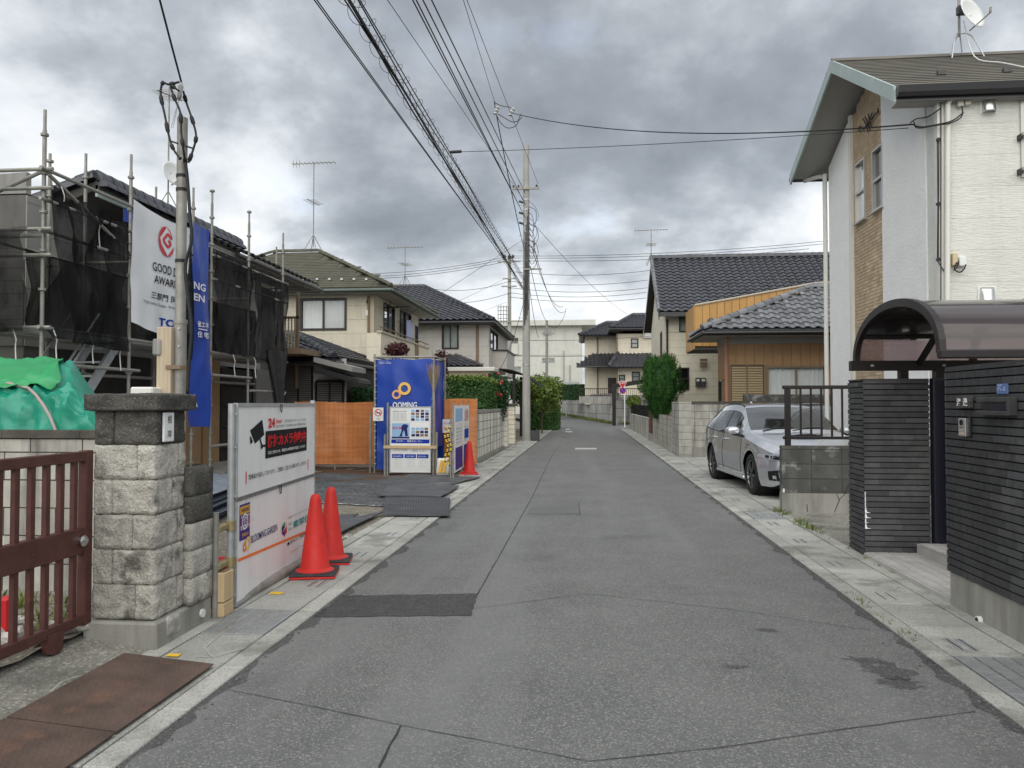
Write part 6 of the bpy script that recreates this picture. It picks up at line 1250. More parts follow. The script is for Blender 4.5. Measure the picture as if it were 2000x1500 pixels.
# ================================================================= black tiled gate front on the right
def tiled(parent, fr, w_, z0, z1, bh=.0545, bw=.36, y1=.02, cap=300):
    obj('tile_bed', B(fr).box(.004, w_-.004, .012, .03, z0, z1-.003), M['black_joint'], parent); rs = []; z = z0; k = 0
    while z < z1-.02:
        x = 0; 
        while x < w_-.01:
            q_ = x+bw*(random.uniform(.55, 1.05) if x else random.uniform(.35, 1)); q_ = w_ if q_ > w_-.08 else q_; rs.append((x, q_, z, min(z+bh, z1)-.010)); x = q_
        z += bh
    me = unit(M['black_tile']); ms = []
    for x0, x1, za_, zb_ in rs: d = random.uniform(-.003, .003); ms.append(fr @ Matrix.Translation((x0, d, za_)) @ Matrix.Diagonal((x1-x0-.0012, y1-d, zb_-za_, 1)))
    place(parent, 'border_tile', me, ms, cap=cap)
t = thing('tiled_pillar', 'black split tile gate pillar with chipped white corner beside the block wall', 'pillar', (3, 8, 0)); PXa, PXb, PYa, PYb, PZ = 2.69, 3.30, 7.79, 8.25, 1.735
obj('core', B().box(PXa+.03, PXb-.01, PYa+.03, PYb-.03, .0, PZ-.012), M['mortar'], t); tiled(t, frame((PXa, PYa, 0), 'S'), PXb-PXa, .06, PZ); tiled(t, frame((PXa, PYb, 0), 'W'), PYb-PYa-.03, .03, PZ)
obj('top_slab', B().box(PXa+.005, PXb, PYa+.005, PYb, PZ-.008, PZ+.006), M['black_tile'], t)
b = B()
for k in range(7): z = .28+k*.052; x_ = PXa-.003; w8 = .012+.05*random.random()**2; b.add([(x_, PYa-.0055, z+.002), (x_+w8, PYa-.0055, z+.012*random.random()), (x_+w8*.35, PYa-.0055, z+.012), (x_+.010, PYa-.0055, z+.05), (x_, PYa-.0055, z+.05)], [(0,1,2,3,4)])
obj('chipped_paint', b, M['ink_white'], t, kind='stuff')
t = thing('tiled_wall', 'long black split tile wall with mailbox and intercom on a concrete base', 'wall', (2.75, 5, 0)); WXr = 2.66; Y0w, Y1w = 2.2, 6.02; zt = 1.765
obj('core', B().box(WXr+.03, WXr+.17, Y0w, Y1w-.03, .0, zt-.02), M['mortar'], t); obj('plinth', B().box(WXr+.012, WXr+.20, Y0w, Y1w-.015, -.08, .262), M['plinth_concrete'], t, bev=.006); fw = frame((WXr, Y1w, 0), 'W'); tiled(t, fw, Y1w-Y0w, .264, zt); tiled(t, frame((WXr+.03, Y1w+.0, 0), 'N') if False else Matrix(((1,0,0,WXr),(0,-1,0,Y1w),(0,0,1,0),(0,0,0,1))), .2, .264, zt, y1=.02)
obj('top_slab', B().box(WXr+.003, WXr+.2, Y0w, Y1w-.004, zt-.01, zt+.004), M['black_tile'], t)
x0, z0 = LP(fw, 1912, 1212); obj('drain_pipe', B(fw).lathe([(.0, 0)], n=3) if False else B(fw).cyl((x0, .02, z0), (x0, -.015, z0), .03, n=16), M['plastic_white'], t); obj('drain_hole', B(fw).cyl((x0, -.0155, z0), (x0, -.0165, z0), .022, n=16), M['tar'], t)
def z8(x, y): return 1800+x/6.82, 700+y/6.82
def on_wall(nm, a, c, y0, y1, mt, parent, bev=.004): x0, z1 = LP(fw, *z8(*a)); x1, z0 = LP(fw, *z8(*c)); return obj(nm, B(fw).box(x0, x1, y0, y1, z0, z1), M[mt], parent, bev=bev), (x0, x1, z0, z1)
n_, r_ = on_wall('nameplate', (512,500), (700,665), -.03, -.002, 'granite_dark', t)
text('渡', (r_[3]-r_[2])*.66, on(fw, r_[0]+(r_[1]-r_[0])*.1, r_[2]+(r_[3]-r_[2])*.17, -.034), M['ink_white'], n_, width=(r_[1]-r_[0])*.32, bold=.02); text('邉', (r_[3]-r_[2])*.66, on(fw, r_[0]+(r_[1]-r_[0])*.56, r_[2]+(r_[3]-r_[2])*.17, -.034), M['ink_white'], n_, width=(r_[1]-r_[0])*.34, bold=.02)
n_, r_ = on_wall('intercom', (548,795), (648,1040), -.032, -.002, 'stainless', t); w8, h8 = r_[1]-r_[0], r_[3]-r_[2]
obj('camera_lens', B(fw).cyl((r_[0]+w8*.45, -.033, r_[2]+h8*.76), (r_[0]+w8*.45, -.036, r_[2]+h8*.76), w8*.2, n=16), M['ink_black'], n_); obj('speaker', B(fw).box(r_[0]+w8*.25, r_[1]-w8*.25, -.0335, -.0325, r_[2]+h8*.28, r_[2]+h8*.42), M['plastic_grey'], n_); obj('button', B(fw).box(r_[0]+w8*.25, r_[1]-w8*.25, -.036, -.0325, r_[2]+h8*.1, r_[2]+h8*.2), M['plastic_beige'], n_); obj('lettering', B(fw).box(r_[0]+w8*.2, r_[1]-w8*.35, -.0335, -.0325, r_[2]+h8*.46, r_[2]+h8*.5), M['ink_black'], n_)
obj('intercom_side', B(fw).box(r_[1]+.001, r_[1]+.03, -.012, -.002, r_[2]-.002, r_[3]+.01), M['car_black'], t)
n_, r_ = on_wall('mailbox', (838,560), (1235,700), -.012, -.002, 'gate_navy', t); x0, x1, z0, z1 = r_
obj('top_lip', B(fw).box(x0-.012, x1+.02, -.05, -.004, z1-.012, z1+.018), M['steel_dark'], n_, bev=.004); obj('bottom_lip', B(fw).box(x0-.01, x1+.02, -.055, -.004, z0-.03, z0), M['steel_dark'], n_, bev=.004); obj('end_plate', B(fw).box(x1+.02, x1+.045, -.06, -.002, z0-.03, z1+.02), M['steel_dark'], n_, bev=.004); obj('flap', B(fw).box(x0+.01, x1-.005, -.022, -.013, z0+.004, z1-.014), M['gate_navy'], n_)
n_, r_ = on_wall('address_plate', (1015,340), (1162,470), -.008, -.002, 'ink_steel' if 'ink_steel' in M else 'ink_sky2' if 'ink_sky2' in M else 'sign_plate', t, 0) if False else (None, None)
mat('sign_plate', (.09,.17,.38), (.12,.21,.44), 9, .5)
n_, r_ = on_wall('address_plate', (1015,340), (1162,470), -.008, -.002, 'sign_plate', t, 0); text('八-2', (r_[3]-r_[2])*.4, on(fw, r_[0]+.008, r_[2]+(r_[3]-r_[2])*.3, -.0095), M['ink_white'], n_, width=(r_[1]-r_[0])*.75); text('本町', (r_[3]-r_[2])*.2, on(fw, r_[0]+.016, r_[2]+(r_[3]-r_[2])*.75, -.0095), M['ink_white'], n_, width=(r_[1]-r_[0])*.4)
# dark gate leaf, step and paving
t = thing('gate_leaf', 'dark navy gate leaf standing open between the black pillar and wall', 'gate', (3.4, 7.8, 0))
obj('leaf', B().box(3.31, 3.44, 7.72, 7.82, .10, 1.745), M['gate_navy'], t, bev=.01); obj('leaf', B().box(3.445, 3.52, 7.35, 7.86, .12, 1.72), M['gate_navy'], t, bev=.01)
for z in (.42, 1.33): obj('hinge', B().cyl((3.50, 7.33, z), (3.50, 7.33, z+.06), .018, n=10), M['chrome'], t)
t = thing('entrance_paving', None, None, (3, 7, 0), kind='structure'); obj('paving_bed', B().box(2.70, 4.6, 6.05, 7.78, -.05, .045), M['mortar'], t); me = mesh_of('paver_mesh', B().box(0, .093, 0, .193, 0, .02), M['paver'], bev=.003); ms = []
for i in range(19):
    for j in range(9):
        if i < 6 or True: ms.append(Matrix.Translation((2.702+i*.1, 6.03+j*.2, .038)))
place(t, 'paver', me, ms); obj('edging', B().box(2.675, 2.70, 6.03, 7.79, -.05, .052), M['paver'], t)
st = obj('step', B().box(3.16, 4.6, 6.9, 7.78, .05, .15), M['paver'], t, bev=.006); ms = [Matrix.Translation((3.155+i*.1, 6.9+j*.2, .148)) for i in range(12) for j in range(4)]; place(t, 'paver', me, ms)
# barrel canopy
t = thing('entrance_canopy', 'brown barrel vaulted polycarbonate canopy over the tiled entrance', 'canopy', (3.5, 7.2, 0)); cxa, cxb, cya, cyb, czb, czt = 2.72, 6.2, 6.19, 8.09, 1.90, 2.40
def arch(a): return ((cya+cyb)/2-math.cos(a)*(cyb-cya)/2, czb+math.sin(a)**.85*(czt-czb))
NA = 24; prof = [arch(math.pi*i/NA) for i in range(NA+1)]
for k in range(3): xa_, xb_ = cxa+.03+k*1.12, cxa+.03+(k+1)*1.12-.01; obj('roof_panel', B().sheet(lambda u, v: (xa_+(xb_-xa_)*u, *arch(math.pi*v)), 2, NA), M['polycarb'], t, smooth='all', fix=False)
for k in range(4):
    x = cxa+k*1.12; b = B(); vs_ = []
    for i, (y, z) in enumerate(prof):
        j = min(max(i, 1), NA-1); ty, tz = prof[j+1][0]-prof[j-1][0], prof[j+1][1]-prof[j-1][1]; l_ = math.hypot(ty, tz); ny, nz = -tz/l_, ty/l_
        for dx, dn in ((-.025, .02), (.025, .02), (.025, -.05), (-.025, -.05)): vs_.append((x+dx, y-ny*dn if False else y+ny*dn*-1 if False else y+ny*dn, z+nz*dn))
    fs_ = [(4*i+j, 4*i+(j+1) % 4, 4*(i+1)+(j+1) % 4, 4*(i+1)+j) for i in range(NA) for j in range(4)]+[(0,1,2,3), (4*NA+3, 4*NA+2, 4*NA+1, 4*NA)]; b.add(vs_, fs_); obj('arch_rib', b, M['canopy_frame'], t)
for y, z in (prof[7], prof[16], prof[20]): obj('purlin', B().box(cxa, cxb, y-.015, y+.015, z-.035, z-.008), M['canopy_frame'], t)
obj('rear_beam', B().box(cxa-.06, cxb, cyb-.05, cyb+.03, czb-.07, czb+.03), M['canopy_frame'], t); obj('front_beam', B().box(cxa-.03, cxb, cya-.04, cya+.03, czb-.055, czb+.012), M['canopy_frame'], t, bev=.01)
for x in (3.17, 5.5): obj('post', B().box(x-.04, x+.04, cyb-.055, cyb+.025, .05, czb-.07), M['canopy_frame'], t)
obj('post', B().box(3.47, 3.57, cyb-.06, cyb+.035, .05, czb-.07), M['canopy_frame'], t)
for x in (3.32, 4.5): obj('bracket', B().tube([(x, cyb, czb-.02), (x, cyb-.5, czb+.30), (x, cyb-.9, czt-.06)], .035, 6), M['canopy_frame'], t)
for x in (2.86, 3.55): obj('bolt_cap', B().box(x-.015, x+.015, cyb-.056, cyb-.05, czb-.03, czb-.01), M['plastic_grey'], t)

# ================================================================= block wall with railing
t, fr = block_wall('block_wall', 'low block wall with black railing, stained dark, in front of the car', (2.655, 10.85), (6.8, 10.85), .0, .925, .12, 'block_dark', plinth=.275, stagger=0, pmat='plinth_concrete')
t2 = thing('wall_railing', 'black metal railing fixed on top of the stained block wall', 'railing', (2.8, 10.9, .93)); rx0, rx1 = 2.74, 6.7
zb_, zt_ = AY(1540, 855, 10.9).z, AY(1540, 757, 10.9).z
obj('top_rail', B().box(rx0-.05, rx1, 10.885, 10.94, zt_-.02, zt_+.03), M['canopy_frame'], t2, bev=.008); obj('bottom_rail', B().box(rx0-.05, rx1, 10.89, 10.935, zb_-.02, zb_+.02), M['canopy_frame'], t2, bev=.006)
for x in (rx0+.015, rx0+2.0, rx0+3.9): obj('post', B().box(x-.035, x+.035, 10.88, 10.945, .92, zt_-.02), M['canopy_frame'], t2)
x = rx0+.19
while x < rx1: obj('baluster', B().box(x-.012, x+.012, 10.90, 10.925, zb_+.02, zt_-.02), M['canopy_frame'], t2); x += .138
strip([(4.0+.0, 10.83), (4.001, 10.831)], .001, 0, 'hairline', 'tar', t) if False else None
b = B()
for pts_ in ([(1630,1000),(1640,975),(1650,965),(1658,945)], [(1640,978),(1634,965)], [(1577,1000),(1576,985)]):
    for a, c in zip(pts_, pts_[1:]): A_, C_ = AY(*a, 10.836), AY(*c, 10.836); b.add([A_+Vector((-.005,0,0)), A_+Vector((.005,0,0)), C_+Vector((.005,0,0)), C_+Vector((-.005,0,0))], [(0,1,2,3)])
obj('plinth_crack', b, M['tar'], t, kind='stuff')
x, z = AY(1531, 958, 10.83).x, AY(1531, 958, 10.83).z; obj('tag', B().box(x-.012, x+.012, 10.828, 10.836, z-.025, z+.025), M['paper'], t)
weeds('weeds', 'yellow green weeds sprouting at the gutter edge below the stained block wall', [(2.60+.05*random.random(), y, .01) for y in (10.95, 10.85, 10.6, 9.9, 9.7, 9.5, 9.35) for _ in range(2)], 14, .06, spread=.06)
weeds('weeds', 'small green weeds in the kerb joint beside the road stain', [(2.02+random.uniform(-.01, .05), random.uniform(5.0, 6.6), .005) for _ in range(13)]+[(2.02, 7.5, 0), (2.02, 7.9, 0)], 9, .03, spread=.03)
weeds('moss', 'thin moss and weeds along the gutter joint by the tiled paving', [(2.66+random.uniform(-.02, .02), random.uniform(7.0, 9.6), .012) for _ in range(16)], 7, .03, spread=.03)

# ================================================================= white house on the right
h = thing('white_house', 'white two storey house with tan brick panel and slate gable roof', 'house', (6, 13, 0)); XW, YN, YF = 5.03, 11.48, 16.4
XG = 4.40; yn, yr, yf = 11.33, 14.12, 16.95; zn = AX(1757, 172, XG).z; zr = AX(1632, 118, XG).z; zf = AX(1557, 340, XG).z+.05
def zroof(y): return zn+(zr-zn)*(y-yn)/(yr-yn) if y < yr else zr+(zf-zr)*(y-yr)/(yf-yr)
XE_ = 13.0; fwst = frame((XW, YF, 0), 'W'); fs = frame((XW, YN, 0), 'S')
obj('wall_core', B().extr([(XW+.14, YN+.14, 0), (XW+.14, YF-.1, 0), (XW+.14, YF-.1, zroof(YF)-.25), (XW+.14, yr, zr-.25), (XW+.14, YN+.14, zroof(YN)-.25)], (XE_-XW-.2, 0, 0)), M['inside_dark'], h)
def gpanel(nm, ya, yb, mt, y=0.0, holes=None):
    b = B(); ys = [ya]+([yr] if ya < yr < yb else [])+[yb]; pts_ = [(XW+y, ya, .05), (XW+y, yb, .05)]+[(XW+y, q_, zroof(q_)-.20) for q_ in reversed(ys)]; b.extr(pts_, (.05, 0, 0)); return obj(nm, b, M[mt], h)
def yl(px, py=500): return AX(px, py, XW).y
y1_, y2_, y3_ = yl(1668), yl(1726), yl(1813)
gpanel('stucco_panel', y1_+.12, YF, 'stucco_white', -.02); gpanel('stucco_panel', y3_+.01, y2_, 'stucco_white', -.02)
obj('trim_strip', B().box(XW-.05, XW+.05, y1_, y1_+.11, .05, zroof(y1_)-.22), M['trim_white'], h); obj('corner_trim', B().box(XW-.01, XW+.1, YN-.01, YN+.1, .05, zroof(YN)-.2), M['trim_white'], h); gpanel('siding_return', YN+.1, y3_, 'siding_white')
wA = hole(fwst, (1672,322), (1692,425)); wB = hole(fwst, (1705,296), (1727,402))
xa_, xb_ = YF-y1_, YF-y2_; rs = courses(xa_, xb_, 1.0, 5.6, .21, .062, .008, .5)
gz = 5.6
while gz < zr-.3:   # bricks of the gable, clipped under the verge
    rs += [r_ for r_ in courses(xa_, xb_, gz, gz+.06, .21, .062, .008, .5) if gz+.06 < min(zroof(YF-r_[0]), zroof(YF-r_[1]))-.2]; gz += .062
boxes(h, 'brick_tile', fwst, cut(rs, [wA, wB]), .004, .03, M['brick_tile'])
b = B()
for r_ in cut([(xa_, xb_, .05, zroof(y2_)-.5)], [wA, wB]): b.m = fwst; b.box(r_[0], r_[1], .016, .04, r_[2], r_[3])
obj('brick_joint_bed', b, M['brick_joint'], h)
for w_ in (wA, wB): window(h, fwst, *w_, fm='frame_silver', n=2, split='h', curtain=None, fw=.035, glassm='glass_dark', sill=True)
em = obj('wall_ornament', B(fwst).tube(smooth_pts([(lambda q_: (q_[0], -.04, q_[1]))(LP(fwst, a, c)) for a, c in ((1684,256),(1681,252),(1684,247),(1692,252),(1700,238),(1707,232),(1714,222),(1720,218),(1719,212))], 5), .014, 6), M['frame_dark'], h, smooth='all')
for pts_ in ([(1690,232),(1697,245),(1700,258)], [(1694,228),(1700,240),(1704,254)], [(1701,222),(1703,238),(1706,246)], [(1698,250),(1702,236),(1708,220)]): obj('ornament_bar', B(fwst).tube([(lambda q_: (q_[0], -.04, q_[1]))(LP(fwst, a, c)) for a, c in pts_], .011, 5), M['frame_dark'], em)
# front wall of siding boards
wR = hole(fs, (1991,196), (2080,345)); siding(h, fs, XE_-XW, .05, zn+.05, 'siding_white', [wR], bw=3.0, gap=.0025); window(h, fs, *wR, fm='frame_silver', n=2, curtain=None, glassm='glass_dark')
x0, z0 = LP(fs, 1985, 268)
for py in (268, 335): x0, z0 = LP(fs, 1986, py); obj('flower_rail', B(fs).box(x0, x0+1.4, -.16, -.12, z0-.02, z0+.02), M['plastic_grey'], h); obj('rail_bracket', B(fs).box(x0, x0+.03, -.12, .0, z0-.06, z0+.02), M['frame_dark'], h)
def hood(px0, py0, px1, py1):
    x0, z1 = LP(fs, px0, py0); x1, z0 = LP(fs, px1, py1); w8, h8 = x1-x0, z1-z0; n = 10
    o = obj('vent_hood', B(fs).sheet(lambda u, v: (x0+w8*u, -.11*math.sin(math.pi*min(max(u, .0), 1))**.35*(.35+.65*(1-v)**.4), z0+h8*v), 12, 8), M['stainless'], h, smooth='all'); md = o.modifiers.new('thick', 'SOLIDIFY'); md.thickness = .01
    obj('vent_plate', B(fs).box(x0-.02, x1+.02, -.012, -.001, z0-.02, z1+.02), M['plastic_white'], h, bev=.008)
hood(1916, 196, 1944, 220); hood(1912, 562, 1943, 600)
for (a, c, mt_) in (((1866,194), (1878,211), 'plastic_beige2'), ((1880,194), (1892,208), 'plastic_beige2'), ((1856,496), (1866,520), 'plastic_beige'), ((1869,503), (1883,521), 'plastic_white')):
    if mt_ == 'plastic_beige2' and mt_ not in M: mat('plastic_beige2', (.52,.50,.44), rough=.5)
    x0, z1 = LP(fs, *a); x1, z0 = LP(fs, *c); obj('junction_box', B(fs).box(x0, x1, -.08, -.002, z0, z1), M[mt_], h, bev=.008)
def fsp(px, py, y=-.03): x, z = LP(fs, px, py); return fs @ Vector((x, y, z))
obj('downpipe', B().tube(smooth_pts([fsp(1857,186,-.12), fsp(1855,192,-.10), fsp(1848,206,-.055), fsp(1848,240,-.05), fsp(1847,590,-.05), fsp(1846,760,-.05)], 4), .038, 10), M['trim_white'], h, smooth='all')
obj('wall_conduit', B().tube([fsp(1836,180), fsp(1836,600)], .008, 5), M['cable'], h); obj('wall_cable', B().tube([fsp(1829,275), fsp(1830,400), fsp(1829,510), fsp(1842,530)], .007, 5), M['cable'], h, smooth='all'); obj('wall_cable', B().tube([fsp(1832,275), fsp(1831,505)], .007, 5), M['cable'], h)
for py in (275, 400, 508): obj('cable_clip', B().cyl(fsp(1830,py), fsp(1830,py,-.06), .03, n=8), M['cable'], h)
for pts_ in ([(1782,243),(1800,248),(1830,247),(1855,240),(1875,225)], [(1785,238),(1792,250),(1820,250),(1850,245),(1872,232),(1872,212)], [(1778,240),(1790,232),(1812,228),(1832,216)], [(1862,515),(1858,528),(1868,534),(1876,528),(1880,519)], [(1866,512),(1862,525),(1855,530)]):
    obj('service_lead', B().tube(smooth_pts([fsp(*p, -.10) if p[0] > 1815 else AX(*p, XW-.1) for p in pts_], 5), .010, 5), M['cable'], h, smooth='all')
# roof
A0 = [(XG, yn, zn+.06), (XE_+.5, yn, zn+.06), (XE_+.5, yr, zr+.06), (XG, yr, zr+.06)]; A1 = [(XE_+.5, yf, zf+.06), (XG, yf, zf+.06), (XG, yr, zr+.06), (XE_+.5, yr, zr+.06)]
rf = deck([A0, A1], 'soffit', h, .10, 'roof'); place(rf, 'slate', tile_mesh('flat', 1.2, .17, 'slate_brown'), plane_mats(A0, 1.2, .17), cap=200)
for a, c, d0, d1 in ((yn, yr, zn, zr), (yf, yr, zf, zr)): obj('barge_board', B().extr([(XG-.03, a, d0-.14), (XG-.03, c, d1-.14), (XG-.03, c, d1+.085), (XG-.03, a, d0+.085)], (.035, 0, 0)), M['fascia_green'], rf)
obj('eave_gutter', B().extr([(XG+.0, yn-.10, zn-.04), (XG, yn-.12, zn+.05), (XG, yn-.005, zn+.05), (XG, yn-.005, zn-.08), (XG, yn-.06, zn-.09)], (XE_-XG+.5, 0, 0)), M['gutter_black'], rf); obj('eave_board', B().box(XG+.01, XE_, yn+.004, yn+.03, zn-.14, zn+.03), M['gutter_black'], rf)
obj('eave_soffit', B().box(XG+.05, XE_, yn+.035, YN+.15, zn-.13, zn-.115), M['soffit'], rf); obj('eave_gutter', B().cyl((XG-.02, yf+.05, zf-.02), (XE_, yf+.05, zf-.02), .055, n=10), M['gutter_black'], rf)
obj('ridge_cover', B().extr([(XG-.02, yr-.1, zr+.03), (XG-.02, yr, zr+.12), (XG-.02, yr+.1, zr+.03)], (XE_-XG, 0, 0)), M['slate_brown'], rf)
for k in range(6): p = (5.4+k*.95, yn+.85, zroof(yn+.85)+.09); obj('snow_guard', B().box(p[0]-.06, p[0]+.06, p[1]-.03, p[1]+.03, p[2]-.02, p[2]+.05), M['steel_dark'], rf)
obj('downpipe', B().tube(smooth_pts([(XW-.35, yf+.02, zf-.06), (XW-.10, YF+.1, zf-.12), (XW-.08, YF+.06, zf-.4), (XW-.08, YF+.06, 3), (XW-.08, YF+.06, .1)], 4), .045, 10), M['trim_white'], h, smooth='all')
dp = AY(1893, 98, yr-.3); t = thing('satellite_dish', 'white satellite dish on a four legged mast on the white house roof', 'satellite dish', (dp.x, yr-.3, dp.z)); mx_, mz_ = AY(1879, 60, yr-.3).x, AY(1879, 60, yr-.3).z
for dx, dy in ((-.24, -.25), (-.1, .1), (.1, .12), (.30, -.22)): q_ = (mx_+dx, yr-.2+dy, zroof(yr-.2+min(dy, .2))+.10); obj('leg', B().tube(smooth_pts([q_, (mx_+dx*.5, yr-.2+dy*.5, mz_-.1), (mx_, yr-.2, mz_)], 3), .012, 6), M['galv'], t)
obj('mast', B().cyl((mx_, yr-.2, mz_-.05), (mx_, yr-.2, mz_+.8), .022, n=8), M['galv_old'], t); dish('dish', t, AY(1893, 30, yr-.35), .30, (.50, -.80, .28)); obj('bracket', B().box(mx_-.05, mx_+.1, yr-.3, yr-.2, AY(1893,32,yr).z-.08, AY(1893,32,yr).z+.06), M['steel_dark'], t)
obj('dish_cable', B().tube(smooth_pts([(mx_+.05, yr-.25, mz_+.2), (mx_+.10, yr-.5, zroof(yr-.5)+.12), (mx_+.14, yr-1.3, zroof(yr-1.3)+.12), (mx_+.24, yr-2.1, zroof(yr-2.1)+.12), (mx_+.42, yr-2.6, zroof(yr-2.6)+.12)], 5), .010, 5), M['rope_white'], t, smooth='all')

# ================================================================= walls along the road on the right
block_wall('block_wall', 'dark stained block wall standing behind the parked car', (2.60, 21.83), (9.5, 21.83), .0, 1.56, .15, 'block_dark2' if 'block_dark2' in M else 'block', coping='coping', plinth=.28, stagger=0, over=.0)
block_wall('block_wall', 'small grey raised block wall above the parked car roof', (AY(1452,775,22.3).x, 22.3), (9.5, 22.3), 1.0, AY(1500,770,22.3).z, .12, 'block_dark', stagger=0)
t, fr = block_wall('block_pillar', 'weathered block pillar at the street corner beside the conifer', (2.56, 23.6), (2.56, 21.8), .0, 1.56, .35, 'block', bw=.2, bh=.2, plinth=.1, stagger=0, cat='pillar')
block_wall('stone_wall', 'low pale split faced stone wall below the conifer', (2.58, 30.6), (2.58, 23.62), .0, 1.12, .15, 'block_split', bw=.4, bh=.2, stagger=.5, plinth=0)
t = thing('brick_pillar', 'dark red brick pillar at the end of the pale stone wall', 'pillar', (2.7, 31, 0)); 
boxes(t, 'brick', frame((2.55, 30.75, 0), 'S'), courses(0, .5, .32, 1.45, .25, .09, .012), 0, .5, M['maroon_brick']) if 'maroon_brick' in M else None
mat('maroon_brick', (.10,.035,.03), (.16,.065,.05), 8, .85, rnd=.2)
boxes(t, 'brick', frame((2.53, 30.75, 0), 'S'), courses(0, .52, .32, 1.45, .26, .09, .012), 0, 1.2, M['maroon_brick']); obj('core', B().box(2.54, 3.04, 30.77, 31.93, 0, 1.44), M['mortar'], t); obj('plinth', B().box(2.51, 3.07, 30.7, 32.0, -.05, .31), M['plinth_concrete'], t)
t = thing('panel_fence', 'low concrete panel fence with dark mesh top beyond the brick pillar', 'fence', (2.6, 38, 0))
for k in range(8): obj('panel', B().box(2.56, 2.66, 32.2+k*1.7, 33.8+k*1.7, 0, .82), M['block'], t); obj('rib', B().box(2.52, 2.68, 33.8+k*1.7, 33.9+k*1.7, 0, .9), M['plinth_concrete'], t)
obj('rail', B().box(2.57, 2.65, 32.2, 45.8, .86, .90), M['trim_white'], t); obj('mesh', B().box(2.60, 2.62, 32.2, 45.8, .92, 1.42), M['net'], t)
c = AY(1290, 752, 28.2)
t = thing('conifer', 'bushy upright conifer overhanging the pale stone wall', 'tree', (c.x, 28.2, 0)); P_ = []; D_ = []
def crad(f): return .30+.50*min(1, f/.45)**.8 if f < .7 else .80-.34*((f-.7)/.3)**2
for k in range(620):   # upright sprays all over the crown
    f_ = random.random(); a = random.random()*6.283; z = 1.0+2.1*f_; r0 = crad(f_)*(.93+.34*mnoise.fractal(Vector((math.cos(a)*1.9, math.sin(a)*1.9, z*1.3)), .8, 2, 3))*(1-.3*random.random()**3); n_ = 52; L_ = random.uniform(.22, .42); s_ = rng.random(n_)
    ex, ey, ez = math.cos(a)*.38, math.sin(a)*.38, .92; p = np.column_stack([c.x+math.cos(a)*(r0-.12)+ex*s_*L_, 28.2+math.sin(a)*(r0-.12)+ey*s_*L_, z-.1+ez*s_*L_])+rng.normal(0, .042, (n_, 3))*(1.05-s_[:, None]*.8); P_.append(p); D_.append(np.tile([math.cos(a), math.sin(a), .35], (n_, 1)))
obj('crown', leaves(np.vstack(P_), np.vstack(D_), .036, .55, .3), M['leaf_conifer'], t, fix=False)
obj('shade_core', B().lathe([(.15, 1.0), (.42, 1.5), (.55, 2.0), (.55, 2.7), (.2, 3.0)], (c.x, 28.2, 0), 12), M['leaf_dark'], t)  # dark core whose colour stands in for shade within the crown
b = B().cyl((c.x, 28.2, 0), (c.x, 28.2, 2.6), .07, .02, 8)
for k in range(10): a = k*.9; b.cyl((c.x, 28.2, .9+k*.15), (c.x+math.cos(a)*.45, 28.2+math.sin(a)*.45, 1.3+k*.17), .02, .008, 5)
obj('trunk', b, M['bark'], t)

# ================================================================= brown bungalow
h = thing('brown_bungalow', 'brown single storey house with grey tiled roof and louvre shutters', 'house', (7, 25, 0)); BY = 23.6; bx0 = AY(1420, 720, BY).x; bx1 = 12.0
fr = frame((bx0, BY, 0), 'S'); W_ = bx1-bx0; ez_ = AY(1450, 644, 22.75).z; core(h, fr, W_, 1.62, .0, ez_-.05, 'inside_dark')
zf1 = LP(fr, 1500, 671)[1]; zf0 = LP(fr, 1500, 711)[1]; obj('frieze', B(fr).box(0, W_, -.01, .05, zf1, ez_-.1), M['soffit'], h)
sh = hole(fr, (1427,714), (1492,790)); wn_ = hole(fr, (1496,714), (1616,790)); boxes(h, 'wall_plank', fr, [(i*.27, i*.27+.262, zf0, zf1-.004) for i in range(int(W_/.27))], 0, .03, M['wood_wall']); boxes(h, 'wall_plank', fr, cut([(i*.27, i*.27+.262, .3, zf0-.004) for i in range(int(W_/.27))], [sh, wn_]), 0, .03, M['wood_wall'])
sh = (sh[0], sh[1], .9, sh[3]); wn_ = (wn_[0], wn_[1], .8, wn_[3]); shutters(h, fr, sh, 2, 'shutter', 'trim_brown', .075); window(h, fr, *wn_, fm='trim_brown', n=2, fw=.07)
obj('downpipe', B(fr).tube([(-.03, -.12, ez_-.15), (-.03, -.06, ez_-.4), (-.03, -.06, .2)], .05, 8), M['copper'], h, smooth=True)
fl = frame((bx0, BY+1.62, 0), 'W'); boxes(h, 'wall_plank', fl, cut([(i*.27, i*.27+.262, .3, zf1) for i in range(6)], [(.2, 1.3, .9, 2.25)]), 0, .03, M['wood_wall']); shutters(h, fl, (.85, 1.25, .9, 2.2), 1, 'shutter', 'trim_brown', .075); obj('frieze', B(fl).box(0, 1.62, -.01, .04, zf1+.004, ez_-.1), M['soffit'], h)
window(h, fl, .22, .8, .9, 2.2, fm='frame_dark', n=1, curtain='curtain_dim')
lx_ = AY(1372, 644, 22.75).x; a_ = AY(1587, 563, 24.7)
rf = hip(h, lx_, 13, 22.75, 25.6, ez_, a_.x, 10.5, 24.7, a_.z, 'kawara_grey', .29, .27, cap=300, ridge_r=.11); eaves(rf, lx_, 13, 22.75, 25.6, ez_, 'gutter_black', 'frame_dark', 'soffit')
obj('ridge_end_tile', B().lathe([(.09, -.08), (.12, 0), (.10, .1), (.04, .16)], (lx_+.28, 23.0, ez_+.22), 12), M['kawara_black'], rf, smooth=True)
t = thing('ochre_parapet', 'ochre board clad parapet rising behind the grey tiled bungalow roof', 'parapet', (6, 25.5, 3)); YP = 26.6; tops_ = [(1357,597), (1420,586), (1500,571), (1560,560), (1590,554), (1625,552)]
